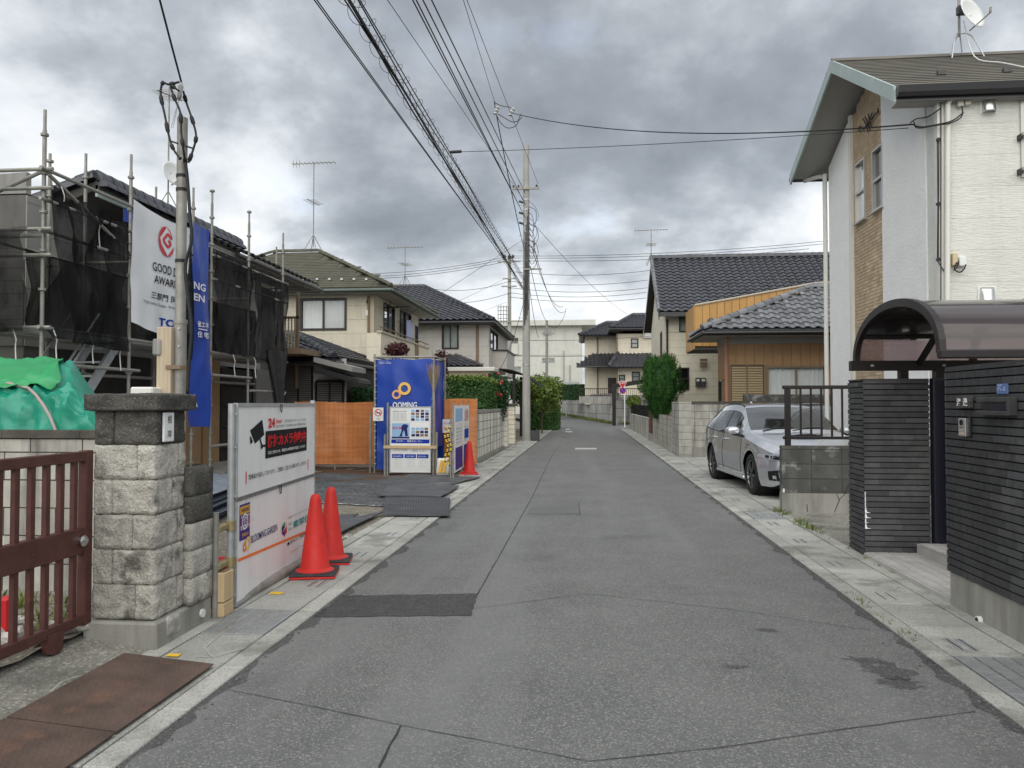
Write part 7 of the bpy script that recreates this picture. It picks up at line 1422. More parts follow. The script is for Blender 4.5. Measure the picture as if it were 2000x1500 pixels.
def ptop(px):
    for (a, b_), (c, d) in zip(tops_, tops_[1:]):
        if px <= c: return b_+(d-b_)*(px-a)/(c-a)
    return tops_[-1][1]
px = 1357
while px < 1700:
    q_ = min(px+14.2, 1700); A_, C_ = AY(px+.5, ptop(min(px, 1625)), YP), AY(q_, ptop(min(q_, 1625)), YP); zb = AY(px, 676, YP).z if px < 1400 else AY(px, 640, YP).z; obj('board', B().extr([(A_.x, YP, zb), (C_.x, YP, zb), C_, A_], (0, .04, 0)), M['wood_panel'], t); px += 14.5
A_, C_ = AY(1357, 597, YP), AY(1357, 676, YP); obj('cap_strip', B().tube([AY(p[0], p[1]-1, YP-.01) for p in tops_]+[AY(1700, 551, YP-.01)], .035, 6), M['trim_beige'], t); obj('side_board', B().box(A_.x-.03, A_.x, YP, YP+2.2, C_.z-.1, A_.z), M['wood_panel'], t); obj('backing', B().extr([(A_.x, YP+.05, C_.z), (12.5, YP+.05, C_.z), (12.5, YP+.05, AY(1620,560,YP).z), AY(1590,560,YP+.05), AY(1357,602,YP+.05)], (0, 1.6, 0)), M['soffit_dark'], t); obj('underside', B().box(A_.x, A_.x+1.2, YP+.05, YP+2.2, C_.z-.12, C_.z-.02), M['soffit_dark'], t)


# ================================================================= black gabled house
h = thing('gabled_house', 'cream house with steep black tiled gable roof behind the conifer', 'house', (6, 33, 0)); KY = 30.0; kx0 = AY(1300, 700, KY).x; kx1 = 12.5
fr = frame((kx0, KY, 0), 'S'); ez_ = AY(1320, 610, 29.35).z; rz_ = AY(1273, 507, 33.2); yb_ = 37.0; core(h, fr, kx1-kx0, 6.5, 0, ez_+.3); kA = hole(fr, (1326,617), (1346,649)); kB = hole(fr, (1325,718), (1346,762))
siding(h, fr, kx1-kx0, .05, ez_-.05, 'siding_tile', [kA, kB], bh=.3, bw=1.8); window(h, fr, *kA, n=1, curtain='curtain_dim'); window(h, fr, *kB, n=2, split='h', curtain=None, glassm='glass_dark')
fl = frame((kx0, 36.5, 0), 'W'); siding(h, fl, 6.5, .05, ez_-.05, 'siding_tile', [(4.6, 5.2, 3.2, 4.4)], bh=.3, bw=1.8); window(h, fl, 4.6, 5.2, 3.2, 4.4, n=1, curtain=None, glassm='glass_dark'); obj('gable_wall', B().extr([(kx0, KY+.02, ez_-.05), (kx0, 36.5, ez_-.05), (kx0, 33.2, rz_.z-.3)], (.1, 0, 0)), M['siding_tile'], h)
kxe = AY(1288, 612, 29.35).x; F0 = [(kxe, 29.35, ez_), (13, 29.35, ez_), (13, 33.2, rz_.z), (rz_.x, 33.2, rz_.z)]; F1 = [(13, yb_, ez_+.1), (kxe, yb_, ez_+.1), (rz_.x, 33.2, rz_.z), (13, 33.2, rz_.z)]
kxe2 = kxe; rf = deck([F0, F1], 'kawara_black', h, .12, 'roof'); place(rf, 'roof_tile', tile_mesh('wave', .30, .28, 'kawara_black'), plane_mats(F0, .30, .28), cap=300)
kz = lambda y: ez_+(rz_.z-ez_)*(y-29.35)/3.85
x_ = AY(1602, 545, 30.4).x; sk_ = obj('skylight', B().hexa([(x_-.32, 30.0, kz(30.0)+.02), (x_+.5, 30.0, kz(30.0)+.02), (x_+.5, 30.7, kz(30.7)+.02), (x_-.32, 30.7, kz(30.7)+.02)], [(x_-.32, 30.0, kz(30.0)+.16), (x_+.5, 30.0, kz(30.0)+.16), (x_+.5, 30.7, kz(30.7)+.16), (x_-.32, 30.7, kz(30.7)+.16)]), M['frame_dark'], rf, bev=.01); obj('skylight_pane', B().poly([(x_-.27, 30.06, kz(30.06)+.168), (x_+.45, 30.06, kz(30.06)+.168), (x_+.45, 30.64, kz(30.64)+.168), (x_-.27, 30.64, kz(30.64)+.168)]), M['plastic_white'], sk_)  # white pane colour stands in for the reflection in the glass
ridge(rf, Vector(F0[3])+Vector((0,0,.04)), Vector(F0[2])+Vector((0,0,.04)), .10, 'kawara_black'); ridge(rf, Vector(F0[0])+Vector((-.02,0,.05)), Vector(F0[3])+Vector((-.02,0,.05)), .08, 'kawara_grey', .28, 'verge_tile'); obj('eave_gutter', B().box(kxe, 13, 29.26, 29.36, ez_-.16, ez_-.0), M['gutter_black'], rf)
for a, c in ((F0[0], F0[3]), (F1[1], F1[2])): obj('barge_board', B().extr([Vector(a)-Vector((.03,0,.3)), Vector(c)-Vector((.03,0,.3)), Vector(c)-Vector((.03,0,.0)), Vector(a)-Vector((.03,0,.0))], (.03, 0, 0)), M['frame_dark'], rf)
obj('verge_soffit', B().extr([Vector(F1[1])+Vector((0,0,-.16)), Vector(F1[2])+Vector((0,0,-.16)), Vector(F1[2])+Vector((0,0,-.18)), Vector(F1[1])+Vector((0,0,-.18))], (kx0-kxe+.3, 0, 0)), M['frame_dark'], rf)
for (a, c) in (((1358,738), (1367,756)), ((1368,738), (1378,756))):
    x0, z1 = LP(fr, *a); x1, z0 = LP(fr, *c); m_ = obj('utility_meter', B(fr).box(x0, x1, -.12, -.002, z0, z1), M['steel_dark'], h, bev=.01); obj('dial', B(fr).box(x0+.03, x1-.03, -.125, -.12, z1-.14, z1-.05), M['plastic_white'], m_)
obj('downpipe', B().cyl((kx0+.06, KY-.06, .2), (kx0+.06, KY-.06, ez_-.2), .04, n=8), M['frame_dark'], h); x0, z1 = LP(fr, 1366, 702); x1, z0 = LP(fr, 1381, 718); o = obj('window_grille', B(fr).box(x0, x1, -.12, -.1, z1-.02, z1+.02), M['trim_brown'], h)
for k in range(5): obj('grille_slat', B(fr).box(x0, x1, -.1, -.08, z0+(z1-z0)*k/5, z0+(z1-z0)*k/5+.04), M['trim_brown'], o)
ap = AY(1265, 508, 33.2); antenna('rooftop_antenna', 'television aerial at the gable of the black tiled house', (ap.x+.15, 33.2, ap.z-.1), AY(1265, 448, 33.2).z-ap.z+.1, s=.95)

# ================================================================= far house, retaining wall, apartment block
h = thing('far_house', 'cream two storey house with two tiers of black tiled roofs', 'house', (6, 63, 2)); FY = 61.0; fr = frame((AY(1206, 700, FY).x, FY, 0), 'S'); fx0 = AY(1206, 700, FY).x; fx1 = AY(1292, 700, FY).x; W_ = fx1-fx0; zlo = AY(1200, 790, FY).z; zhi = AY(1200, 652, FY).z
core(h, fr, W_, 8, zlo, zhi); ws = [hole(fr, (1232,661), (1247,680)), hole(fr, (1234,726), (1250,745)), hole(fr, (1199,732), (1221,748))]; ws[2] = (max(ws[2][0], .1), ws[2][1], ws[2][2], ws[2][3])
siding(h, fr, W_, zlo, zhi, 'siding_cream', ws, bh=.6, bw=3)
for w_ in ws: window(h, fr, *w_, n=2, split='h', curtain='curtain_dim', fw=.08)
fx2 = AY(1142, 700, 64).x; fr2 = frame((fx2, 64, 0), 'S'); siding(h, fr2, fx0-fx2+.5, zlo, zhi+.1, 'siding_cream', bh=.6, bw=3); obj('side_wall', B().box(fx2, fx0+.3, 64.02, 70, zlo, zhi+.1), M['siding_cream'], h); obj('door', B(fr2).box(1.9, 3.0, -.05, .0, zlo, zlo+2.2), M['frame_dark'], h)
for px in (1167, 1205): p = AY(px, 700, 63.9 if px < 1200 else FY-.1); obj('downpipe', B().cyl((p.x, p.y, zlo), (p.x, p.y, zhi), .06, n=6), M['trim_brown'], h)
p = AY(1265, 652, FY-.2); obj('vent_box', B().box(p.x-.35, p.x+.35, FY-.3, FY-.01, p.z-.3, p.z+.3), M['plastic_white'], h)
e0 = AY(1192, 640, 60.2).x; zu = AY(1250, 640, 60.2).z; a_ = AY(1236, 616, 64)
rf = hip(h, e0, fx1+2, 60.2, 70, zu, a_.x, fx1+1, 64, a_.z, 'kawara_black', .32, .34, cap=0, ridge_r=.14); eaves(rf, e0, fx1+2, 60.2, 70, zu, 'gutter_black', 'gutter_black', 'soffit_dark')
e1 = AY(1131, 655, 63).x; zu2 = AY(1150, 655, 63).z; a_ = AY(1185, 630, 66); rf = hip(h, e1, e0+2.2, 63, 70.5, zu2, a_.x, a_.x+2, 66.5, a_.z, 'kawara_black', .32, .34, cap=0, ridge_r=.14)
z0 = AY(1200, 718, 60.2).z; z1 = AY(1250, 692, 61).z; X0, X1 = AY(1190, 718, 60).x, fx1+1.5; low = deck([[(X0, 60.0, z0), (X1, 60.0, z0), (X1, 61.0, z1), (AY(1208,692,61).x, 61.0, z1)]], 'kawara_black', h, .1, 'lower_roof'); place(low, 'roof_tile', tile_mesh('wave', .32, .34, 'kawara_black'), plane_mats([(X0, 60.0, z0), (X1, 60.0, z0), (X1, 61.0, z1), (AY(1208,692,61).x, 61.0, z1)], .32, .25), cap=0); ridge(low, (X0, 60.0, z0+.05), (AY(1208,692,61).x, 61.0, z1+.08), .16, 'kawara_black')
X0, X1 = AY(1126, 715, 62.6).x, AY(1200, 700, 62.6).x; z0, z1 = AY(1126, 715, 62.6).z, AY(1170, 692, 64).z; low = deck([[(X0, 62.6, z0), (X1, 62.6, z0), (X1, 64, z1), (X0+1.2, 64, z1)]], 'kawara_black', h, .1, 'lower_roof'); place(low, 'roof_tile', tile_mesh('wave', .32, .34, 'kawara_black'), plane_mats([(X0, 62.6, z0), (X1, 62.6, z0), (X1, 64, z1), (X0+1.2, 64, z1)], .32, .3), cap=0); obj('eave_gutter', B().cyl((X0, 62.55, z0-.05), (X1, 62.55, z0-.05), .08, n=8), M['gutter_black'], low)
mat('wall_stained', (.36,.355,.33), (.46,.45,.42), .8, .9, streak=(.10,.10,.095), streak_amt=.85, rnd=.1)
block_wall('retaining_wall', 'stained concrete retaining wall curving along the far road', (-3.1, 81), (2.05, 55.2), .0, 2.25, .3, 'wall_stained', bw=2.0, bh=.72, stagger=0, gap=.03)
block_wall('retaining_wall', 'stained concrete retaining wall below the terrace of the far house', (2.0, 55.0), (12, 55.0), -.05, 1.75, .3, 'wall_stained', bw=2.0, bh=.6, stagger=0, gap=.03)
obj('terrace', B().add([(2.1,55.3,1.7),(40,55.3,1.7),(40,85,1.9),(-2.9,81,2.2)], [(0,1,2,3)]), M['soil'], kind='structure')
t = thing('terrace_fence', 'brown metal railing along the terrace in front of the far house', 'fence', (6, 56, 2)); y_ = 56.5; xa_, xb_ = AY(1131, 765, y_).x, AY(1258, 765, y_).x; za_, zb_ = AY(1200, 759, y_).z, AY(1200, 773, y_).z
for z in (za_, zb_): obj('rail', B().box(xa_, xb_, y_-.03, y_+.03, z-.03, z+.03), M['frame_dark'], t)
n_ = int((xb_-xa_)/.14)
for k in range(n_): x = xa_+(xb_-xa_)*k/n_; obj('bar', B().box(x-.015, x+.015, y_-.015, y_+.015, zb_+.03, za_-.03), M['frame_dark'], t)
obj('terrace_curb', B().box(xa_, xb_, y_-.1, y_+.1, 1.5, zb_-.05), M['plinth_concrete'], t)
hedge('clipped_hedge', 'distant dark green hedge on the retaining wall before the apartment block', -3.8, 1.6, 66, 67.5, 1.8, 3.1, 6000, 'leaf_dark', .09)
weeds('verge_grass', 'grass and weeds at the foot of the retaining wall', [(2.05-5.15*f_-.3*random.random(), 55.2+25.8*f_, .02+.4*f_) for f_ in [random.random() for _ in range(150)]]+[(2+random.random()*2, 54.8, 0) for _ in range(20)], 12, .22, spread=.2)
t = thing('steel_arch', 'black steel carport arch beside the road sign', 'carport', (2, 53, 0)); p0, p1, p2 = AY(1200, 822, 52), AY(1200, 756, 52), AY(1262, 742, 52)
obj('post', B().box(p0.x-.14, p0.x+.1, 51.9, 52.1, .0, p1.z), M['canopy_frame'], t, bev=.03); obj('beam', B().extr([(p1.x-.14, 51.9, p1.z-.02), (p1.x-.02, 51.9, p1.z+.22), (p2.x+1, 51.9, p2.z+.22), (p2.x+1, 51.9, p2.z-.05), (p1.x+.12, 51.9, p1.z-.06)], (0, .2, 0)), M['canopy_frame'], t); obj('roof_panel', B().hexa([(p1.x, 51.95, p1.z+.16), (p2.x+1, 51.95, p2.z+.18), (p2.x+1, 55, p2.z+.2), (p1.x, 55, p1.z+.16)], [(p1.x, 51.95, p1.z+.2), (p2.x+1, 51.95, p2.z+.22), (p2.x+1, 55, p2.z+.24), (p1.x, 55, p1.z+.2)]), M['polycarb'], t); obj('post', B().box(p2.x+.8, p2.x+1, 51.9, 52.1, 0, p2.z), M['canopy_frame'], t)
p = AZ(1220, 830); SX, SYs = AY(1220, 800, 49).x, 49.0; t = thing('road_sign', 'red triangular and blue round road signs on a white pole', 'road sign', (SX, SYs, 0)); zt = AY(1216, 744, SYs).z; obj('pole', B().cyl((SX, SYs, 0), (SX, SYs, zt), .035, n=10), M['plastic_white'], t)
fq = frame((SX-.12, SYs-.06, 0), 'S'); c_z = AY(1216, 750, SYs).z; r_ = .30
def tri(s, dz=0): return [(-.30*s, 0, c_z+.17*s), (.30*s, 0, c_z+.17*s), (.0, 0, c_z-.34*s)]
tr = obj('triangle_plate', B(fq).extr(tri(1), (0, .01, 0)), M['ink_white'], t); obj('triangle_face', B(fq).extr([(x, -.004, z) for x, y, z in tri(.86)], (0, .002, 0)), M['sign_red'], tr); text('止まれ', .10, on(fq, -.17, c_z+.02, -.008), M['ink_white'], tr, width=.34, bold=.02)
cz2 = AY(1216, 763, SYs).z; disc = obj('round_plate', B(fq).cyl((0, 0, cz2), (0, .01, cz2), .20, n=28), M['sign_red'], t); obj('round_face', B(fq).cyl((0, -.004, cz2), (0, -.002, cz2), .165, n=28), M['sign_blue'], disc); obj('slash', B(fq @ Matrix.Translation((0, 0, cz2)) @ Matrix.Rotation(R(45), 4, 'Y')).box(-.17, .17, -.008, -.005, -.022, .022), M['sign_red'], disc)
c = AY(1238, 777, 52.8); shrub('small_shrub', 'small yellowish shrub beyond the steel arch', 'shrub', (c.x, 52.8, c.z-.3), (.6, .5, .6), 1800, 'leaf_lime', .08, lumps=5)
h = thing('apartment_block', 'white flat roofed apartment block at the end of the street', 'apartment block', (-6, 85, 0)); VY = 80; x0, x1 = AY(955, 700, VY).x, AY(1137, 700, VY).x; zt = AY(1050, 637, VY).z
frA = frame((x0-6, VY, 0), 'S'); WA = x1-x0+6
rec = [hole(frA, (985,660), (1012,688)), hole(frA, (1060,647), (1078,658)), hole(frA, (1058,699), (1084,710)), hole(frA, (1000,716), (1018,730)), hole(frA, (1064,746), (1084,756))]
obj('wall_core', B(frA).box(.1, WA-.1, .9, 9, 0, zt), M['apartment'], h); boxes(h, 'wall_panel', frA, cut([(0, WA, 0, zt*.36), (0, WA, zt*.36+.03, zt*.68), (0, WA, zt*.68+.03, zt)], rec), 0, .88, M['apartment'])
obj('roof_slab', B(frA).box(-.3, WA+1.4, -.8, 9.5, zt, zt+.55), M['apartment'], h); 
for r_ in rec[1:]: window(h, frA, *r_, n=2, fm='frame_silver', curtain='curtain_dim', fw=.07, y=.12)
obj('balcony_wall', B(frA).box(rec[0][0], rec[0][1], -.2, -.05, rec[0][2]-.2, rec[0][2]+.9), M['apartment'], h)
for px in (1101, 1113): xx, _ = LP(frA, px, 700); obj('downpipe', B(frA).cyl((xx, -.08, 2.5), (xx, -.08, 7.0 if px < 1110 else 5.5), .06, n=6), M['plastic_grey'], h)
t = thing('bicycle_shelter', 'pale low shelter roof in front of the apartment block', 'shelter', (-1, 72, 0)); p0, p1 = AY(1082, 752, 72), AY(1131, 752, 72); obj('roof', B().box(p0.x, p1.x, 71, 74, p0.z, p0.z+.25), M['galv'], t)
for x in (p0.x+.2, (p0.x+p1.x)/2, p1.x-.2): obj('post', B().cyl((x, 71.2, .3), (x, 71.2, p0.z), .05, n=6), M['galv'], t)
obj('far_field', B().add([(-40,112,.8),(40,112,.8),(40,84,.2),(-3.4,82.5,.2),(-8.6,82,.3),(-40,84,.2)], [(0,1,2,3,4,5)]), M['ground'], kind='structure')
shrub('round_shrub', 'far green trees beyond the apartment block corner', 'tree', (-14, 100, 5), (5, 4, 4.5), 3000, 'leaf_hedge', .3, lumps=6)
# ================================================================= parked car
def interp(keys, x):
    if x <= keys[0][0]: return keys[0][1]
    for (a, b_), (c, d) in zip(keys, keys[1:]):
        if x <= c:
            f = (x-a)/(c-a); f = f*f*(3-2*f) if False else f; return b_+(d-b_)*f
    return keys[-1][1]
def smooth_keys(keys, n=8):
    k = [Vector((a, b_, 0)) for a, b_ in keys]; return [(p.x, p.y) for p in smooth_pts(k, n)]
def car(label, loc, rz, paint, group=None):
    """estate car, nose towards -Y in its own frame; s runs from the nose (0) to the tail (4.755)"""
    Lc = 4.755; WB0, WB1, WR = .90, 3.57, .335
    top = smooth_keys([(0,.62),(.06,.74),(.25,.82),(.6,.90),(1.0,.965),(1.22,1.0),(1.38,1.07),(1.7,1.245),(2.02,1.40),(2.25,1.465),(2.6,1.495),(3.1,1.495),(3.6,1.465),(4.0,1.415),(4.28,1.345),(4.45,1.20),(4.60,1.04),(4.70,.92),(4.755,.80)])
    belt = smooth_keys([(0,.60),(.12,.70),(.35,.765),(.7,.83),(1.1,.885),(1.5,.915),(2.2,.93),(3.0,.955),(3.7,.985),(4.2,1.01),(4.5,.98),(4.7,.86),(4.755,.78)])
    half = smooth_keys([(0,.60),(.05,.69),(.2,.79),(.5,.865),(.9,.89),(1.4,.885),(2.2,.885),(3.2,.89),(3.8,.885),(4.2,.86),(4.5,.80),(4.68,.72),(4.755,.62)])
    roofw = smooth_keys([(0,.40),(.2,.58),(.6,.70),(1.1,.74),(1.35,.735),(1.7,.69),(2.05,.625),(2.4,.60),(3.0,.595),(3.6,.58),(4.1,.565),(4.35,.58),(4.6,.62),(4.755,.52)])
    bot = smooth_keys([(0,.34),(.1,.24),(.35,.19),(1.3,.20),(3.2,.205),(4.3,.24),(4.6,.30),(4.755,.40)])
    ss = sorted(set([round(x*.045, 4) for x in range(int(Lc/.045)+1)]+[Lc, .01, .03]))
    def arch_z(s):
        z = interp(bot, s)
        for c in (WB0, WB1):
            d = abs(s-c)
            if d < .395: z = max(z, WR+math.sqrt(.395**2-d*d)*.98)
        return z
    rings = []
    for s in ss:
        b0, bl_, tp, hw, rw = arch_z(s), interp(belt, s), interp(top, s), interp(half, s), interp(roofw, s); tp = max(tp, bl_+.004); b0 = min(b0, bl_-.05)
        nat = interp(bot, s); pts_ = []
        for j in range(9):   # flank from the sill to the belt
            f = j/8; z = b0+(bl_-b0)*f; g = (z-nat)/max(bl_-nat, .01); bulge = -.055*(1-g)**3-.035*max(0, g-.62)**1.5*2.2+.012*math.sin(g*math.pi*1.6)
            fl_ = 0
            for c in (WB0, WB1):
                d = math.hypot(s-c, z-WR)
                if d < .52: fl_ = max(fl_, .018*max(0, 1-abs(d-.41)/.11))
            pts_.append((hw+bulge+fl_, z))
        for j in range(1, 6): f = j/5; pts_.append((pts_[8][0]+(rw-pts_[8][0])*f**1.05, bl_+(tp-.035*min(1, (tp-bl_)*4)-bl_)*f))
        ex = pts_[-1]
        for j in range(1, 6): f = j/5; pts_.append((ex[0]*(1-f**1.25), ex[1]+(tp-ex[1])*math.sin(f*math.pi/2)))
        rings.append(pts_)
    NJ = len(rings[0]); rot = Matrix.Translation(loc) @ Matrix.Rotation(rz, 4, 'Z')
    def P_(s, x, z): return rot @ Vector((x, s-Lc/2, z))
    t = thing('parked_car', label, 'car', loc, group)
    groups = {'body': [], 'windscreen': [], 'side_window': [], 'rear_window': [], 'pillar_trim': []}
    A0, A1 = 1.34, 2.10
    for i in range(len(ss)-1):
        s = (ss[i]+ss[i+1])/2; gh = interp(top, s)-interp(belt, s)
        for j in range(NJ-1):
            k = 'body'
            if j >= 13 and A0 < s < A1+.03: k = 'windscreen'
            elif 8 <= j < 12 and gh > .13:
                lead = 1.30+(j-8)*.17; tail_ = 4.22-(j-8)*.07
                if lead+.09 < s < tail_: k = 'pillar_trim' if (abs(s-2.72) < .045 or abs(s-3.62) < .04 or (s < lead+.16 and False)) else 'side_window'
            elif j >= 13 and 4.28 < s < 4.5: k = 'rear_window'
            groups[k].append((i, j))
    mats_ = {'body': paint, 'windscreen': 'car_glass', 'side_window': 'car_glass', 'rear_window': 'car_glass', 'pillar_trim': 'car_black'}
    body = None
    for k, cells in groups.items():
        for nm, sides in (((k, (1, -1)),) if k in ('body', 'windscreen', 'rear_window') else ((k, (1,)), (k, (-1,)))):
            b = B(); idx = {}
            def vid(i, j, sg):
                key = (i, j, sg if j < NJ-1 else 0)
                if key not in idx: idx[key] = len(b.v); x, z = rings[i][j]; b.v.append(tuple(P_(ss[i], x*sg, z)))
                return idx[key]
            for sg in sides:
                for i, j in cells:
                    f_ = (vid(i, j, sg), vid(i+1, j, sg), vid(i+1, j+1, sg), vid(i, j+1, sg)); b.f.append(f_ if sg > 0 else f_[::-1])
            if k == 'body':
                for i in (0, len(ss)-1): b.f.append(tuple(vid(i, j, 1) for j in range(NJ))+tuple(vid(i, j, -1) for j in range(NJ-2, -1, -1)))
            o = obj(nm, b, M[mats_[k]], t, smooth=True, fix=True)
            if k == 'body': body = o
    def half_at(s, z):
        i = min(range(len(ss)), key=lambda q_: abs(ss[q_]-s)); r_ = rings[i]; j = min(range(9), key=lambda q_: abs(r_[q_][1]-z)); a = r_[j]
        j2 = min(j+1, 8) if r_[j][1] < z else max(j-1, 0); c = r_[j2]
        return a[0] if abs(c[1]-a[1]) < 1e-5 else a[0]+(c[0]-a[0])*(z-a[1])/(c[1]-a[1])
    # underbody, wheel wells, wheels
    obj('underbody', B(rot).box(-.74, .74, -Lc/2+.25, Lc/2-.25, .17, .60), M['car_black'], t)
    obj('cabin', B(rot).box(-.66, .66, 1.4-Lc/2, 4.1-Lc/2, .61, .80), M['seat'], t)
    for y in (2.05, 2.95):
        for x in (-.36, .36): obj('seat', B(rot).box(x-.24, x+.24, y-Lc/2+.25, y-Lc/2+.42, .8, 1.16).box(x-.12, x+.12, y-Lc/2+.3, y-Lc/2+.40, 1.16, 1.32), M['seat'], t, bev=.03)
    obj('dashboard', B(rot).box(-.66, .66, 1.42-Lc/2, 1.72-Lc/2, .80, .93), M['car_black'], t, bev=.03)
    obj('steering_wheel', B(rot).tube([(-.36+.18*math.cos(a), 1.85-Lc/2+.06*math.sin(a), .98+.17*math.sin(a)) for a in [k*.3307 for k in range(20)]], .014, 6), M['car_black'], t)
    for c in (WB0, WB1):
        for sg in (1, -1):
            xo = sg*.885; wl = thing.__wrapped__ if False else None
            y = c-Lc/2
            def W(prof, mt, nm, par, n=40):
                b = B(rot); vs_ = []
                for r_, xx in prof:
                    for i in range(n): a = 2*math.pi*i/n; vs_.append((xo-sg*xx, y+r_*math.cos(a), WR+r_*math.sin(a)))
                k = len(prof); b.add(vs_, [(q_*n+i, q_*n+(i+1) % n, (q_+1)*n+(i+1) % n, (q_+1)*n+i) for q_ in range(k-1) for i in range(n)]); return obj(nm, b, M[mt], par, smooth=True)
            wh = W([(.225, .03), (.24, .008), (.29, .0), (.32, .012), (.334, .04), (.334, .19), (.32, .215), (.24, .22)], 'tyre', 'wheel', t)
            W([(.226, .028), (.214, .022), (.208, .04), (.205, .2), (.0, .2)], 'rim_dark', 'rim', wh); W([(.229, .030), (.222, .014), (.213, .018), (.21, .03)], 'alloy', 'rim_lip', wh)
            for k in range(10):
                a = 2*math.pi*k/10+(.12 if k % 2 else -.12); b = B(rot)
                def sp(r_, w8, xx): return [(xo-sg*xx, y+r_*math.cos(a)-s2*w8*math.sin(a), WR+r_*math.sin(a)+s2*w8*math.cos(a)) for s2 in (-1, 1)]
                v0, v1, v2, v3 = sp(.05, .016, .022), sp(.212, .011, .018), sp(.05, .016, .06), sp(.212, .011, .06); b.add(v0+v1+v2+v3, [(0,1,3,2), (4,6,7,5), (0,2,6,4), (1,5,7,3)]); obj('spoke', b, M['alloy' if k % 2 else 'rim_dark'], wh)
            W([(.0, .018), (.04, .018), (.052, .03), (.052, .07)], 'rim_dark', 'hub_cap', wh, 16)
            b = B(rot); n = 20; vs_ = []
            for xx in (.04, .34):
                for i in range(n): a = 2*math.pi*i/n; vs_.append((sg*(.86-xx), y+.385*math.cos(a), WR+.385*math.sin(a)))
            b.add(vs_, [(i, (i+1) % n, n+(i+1) % n, n+i) for i in range(n)]+[tuple(range(n, 2*n))]); obj('wheel_well', b, M['car_black'], body)
    # doors: seams, handles; mirrors
    def seam(pts_, sg, r_=.006, mt='car_black', off=.001, nm='panel_gap'): obj(nm, B().tube([P_(s, sg*(half_at(s, z)+off), z) for s, z in pts_], r_, 4), M[mt], body, smooth='all')
    for sg in (1, -1):
        for s, z0, z1 in ((1.50, .34, .90), (2.72, .30, .93), (3.50, .76, .96)): seam([(s-(.04 if s > 3 else 0)*0, z0+(z1-z0)*k/8) for k in range(9)], sg)
        seam([(1.50+(2.0)*k/24, .33) for k in range(20)], sg); seam([(3.16+.34*k/8, .33+(.43)*(k/8)**1.5) for k in range(9)], sg)
        obj('sill_trim', B().tube([P_(s, sg*(half_at(s, .25)+.0), .235) for s in [1.36+.085*k for k in range(22)]], .035, 6), M[paint], body, smooth='all')
        for s in (2.52, 3.36): x_ = half_at(s, .845); h_ = obj('door_handle', B().tube([P_(s+dx, sg*(x_+e_), .845+.01*dx) for dx, e_ in ((-.11, .0), (-.09, .028), (.07, .03), (.1, .0))], .016, 6), M[paint], t, smooth='all')
        seam([(.95+.06*k, .80+.004*k) for k in range(6)], sg, .004)
        mx_, mz_ = half_at(1.62, .95)+.0, 1.0
        b = B(); vs_ = []
        for yy, w8, h8 in ((-.105, .3, .3), (-.09, .72, .72), (-.03, 1, 1), (.03, 1, .95), (.055, .85, .8)):
            for i in range(14): a = 2*math.pi*i/14; vs_.append(P_(1.60+yy, sg*(mx_+.13+.125*w8*math.copysign(abs(math.cos(a))**.7, math.cos(a))), mz_+.075*h8*math.copysign(abs(math.sin(a))**.75, math.sin(a))+.02))
        b.add(vs_, [(q_*14+i, q_*14+(i+1) % 14, (q_+1)*14+(i+1) % 14, (q_+1)*14+i) for q_ in range(4) for i in range(14)]+[tuple(range(13, -1, -1)), tuple(range(56, 70))]); mo = obj('mirror', b, M[paint], t, smooth=True)
        obj('mirror_base', B().hexa([P_(1.53, sg*(mx_-.03), .93), P_(1.66, sg*(mx_-.03), .93), P_(1.65, sg*(mx_+.13), .94), P_(1.54, sg*(mx_+.13), .94)], [P_(1.53, sg*(mx_-.03), .955), P_(1.66, sg*(mx_-.03), .955), P_(1.65, sg*(mx_+.18), .975), P_(1.54, sg*(mx_+.18), .975)]), M['car_black'], mo)
        # lamps follow the body's corner
        def skin(s, z, e_=.006): return P_(s, sg*(half_at(s, z)+e_), z)
        obj('headlight', B().sheet(lambda u, v: skin(.035+.50*u**1.25, .60+.05*u+(.115-.075*u)*v, .007), 14, 5), M['lamp'], t, smooth='all', fix=True); obj('headlight_mask', B().sheet(lambda u, v: skin(.05+.25*u, .622+.03*u+(.055-.02*u)*v, .013), 10, 4), M['car_black'], t, smooth='all')
        obj('headlight_lens', B().lathe([(.0, 0), (.02, .008), (.03, .0)], skin(.12, .655, .014), 12), M['alloy'], t, smooth=True)
        obj('lower_vent', B().sheet(lambda u, v: skin(.03+.19*u, .30+(.17-.03*u)*v, .008), 8, 6), M['car_black'], t, smooth='all'); obj('fog_lamp', B().sheet(lambda u, v: skin(.06+.06*u, .33+.05*v, .014), 3, 3), M['lamp'], t)
        obj('tail_lamp', B().sheet(lambda u, v: skin(4.30+.40*u, .86+.12*v, .008), 8, 4), M['sign_red'], t, smooth='all')
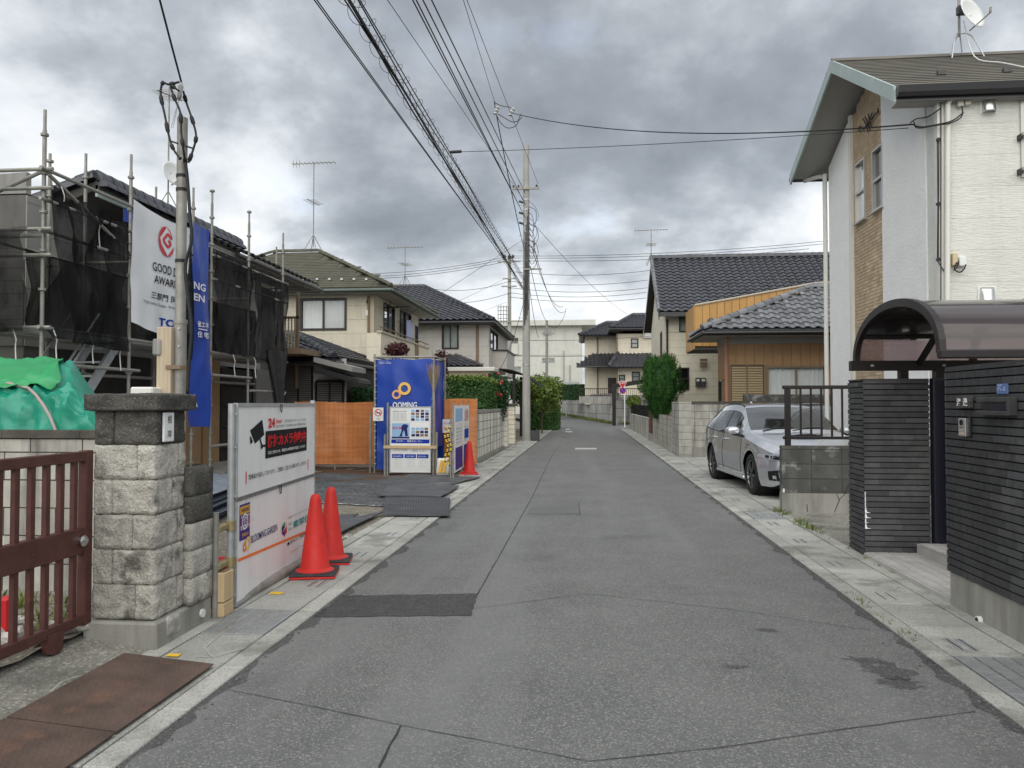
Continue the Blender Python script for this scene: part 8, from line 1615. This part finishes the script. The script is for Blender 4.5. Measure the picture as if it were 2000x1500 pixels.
        obj('window_trim', B().tube([P_(s, sg*(rings[min(range(len(ss)), key=lambda q_: abs(ss[q_]-s))][8][0]+.004), interp(belt, s)+.006) for s in [1.42+.06*k for k in range(46)]], .009, 5), M['car_black'], body, smooth='all')
        obj('roof_rail', B().tube([P_(s, sg*(interp(roofw, s)-.01), interp(top, s)-.028) for s in [2.2+.09*k for k in range(20)]], .012, 5), M['car_black'], body, smooth='all')
    g_ = obj('grille', B(rot).box(-.42, .42, -Lc/2-.012, -Lc/2+.03, .44, .60), M['car_black'], t, bev=.01)
    for k in range(3): obj('grille_bar', B(rot).box(-.40, .40, -Lc/2-.018, -Lc/2-.012, .47+k*.045, .482+k*.045), M['alloy'], g_)
    obj('lower_grille', B(rot).box(-.50, .50, -Lc/2-.006, -Lc/2+.05, .26, .38), M['car_black'], t); obj('licence_plate', B(rot).box(-.165, .165, -Lc/2-.022, -Lc/2-.013, .38, .545), M['plastic_white'], t)
    obj('bonnet_scoop', B(rot).sheet(lambda u, v: (-.3+.6*u, .82-Lc/2+.42*v, .935+.055*math.sin(math.pi*u)**.4*(1-v**2*.55)+.05*v), 14, 8), M[paint], body, smooth='all'); obj('scoop_mouth', B(rot).box(-.25, .25, .815-Lc/2, .83-Lc/2, .945, .975), M['car_black'], body)
    for x0 in (-.55, -.05): obj('wiper', B(rot).tube([(x0, 1.30-Lc/2, 1.03), (x0+.28, 1.38-Lc/2, 1.075), (x0+.55, 1.40-Lc/2, 1.075)], .009, 5), M['car_black'], t)
    obj('roof_fin', B(rot).extr([(-.02, 3.75-Lc/2, 1.455), (-.02, 3.95-Lc/2, 1.43), (-.02, 3.94-Lc/2, 1.53)], (.04, 0, 0)), M[paint], t, bev=.008)
    return t
car('silver estate car parked beside the road behind the stained block wall', (3.43, 14.45, .012), R(4.2), 'car_paint')
mat('car_paint_dark', (.05,.055,.07), (.055,.06,.075), 1, .25, metal=.6, coat=1)
car('dark car behind the silver car, mostly hidden, beside the white house', (5.55-.0, 19.2, .012), R(-3.0), 'car_paint_dark')
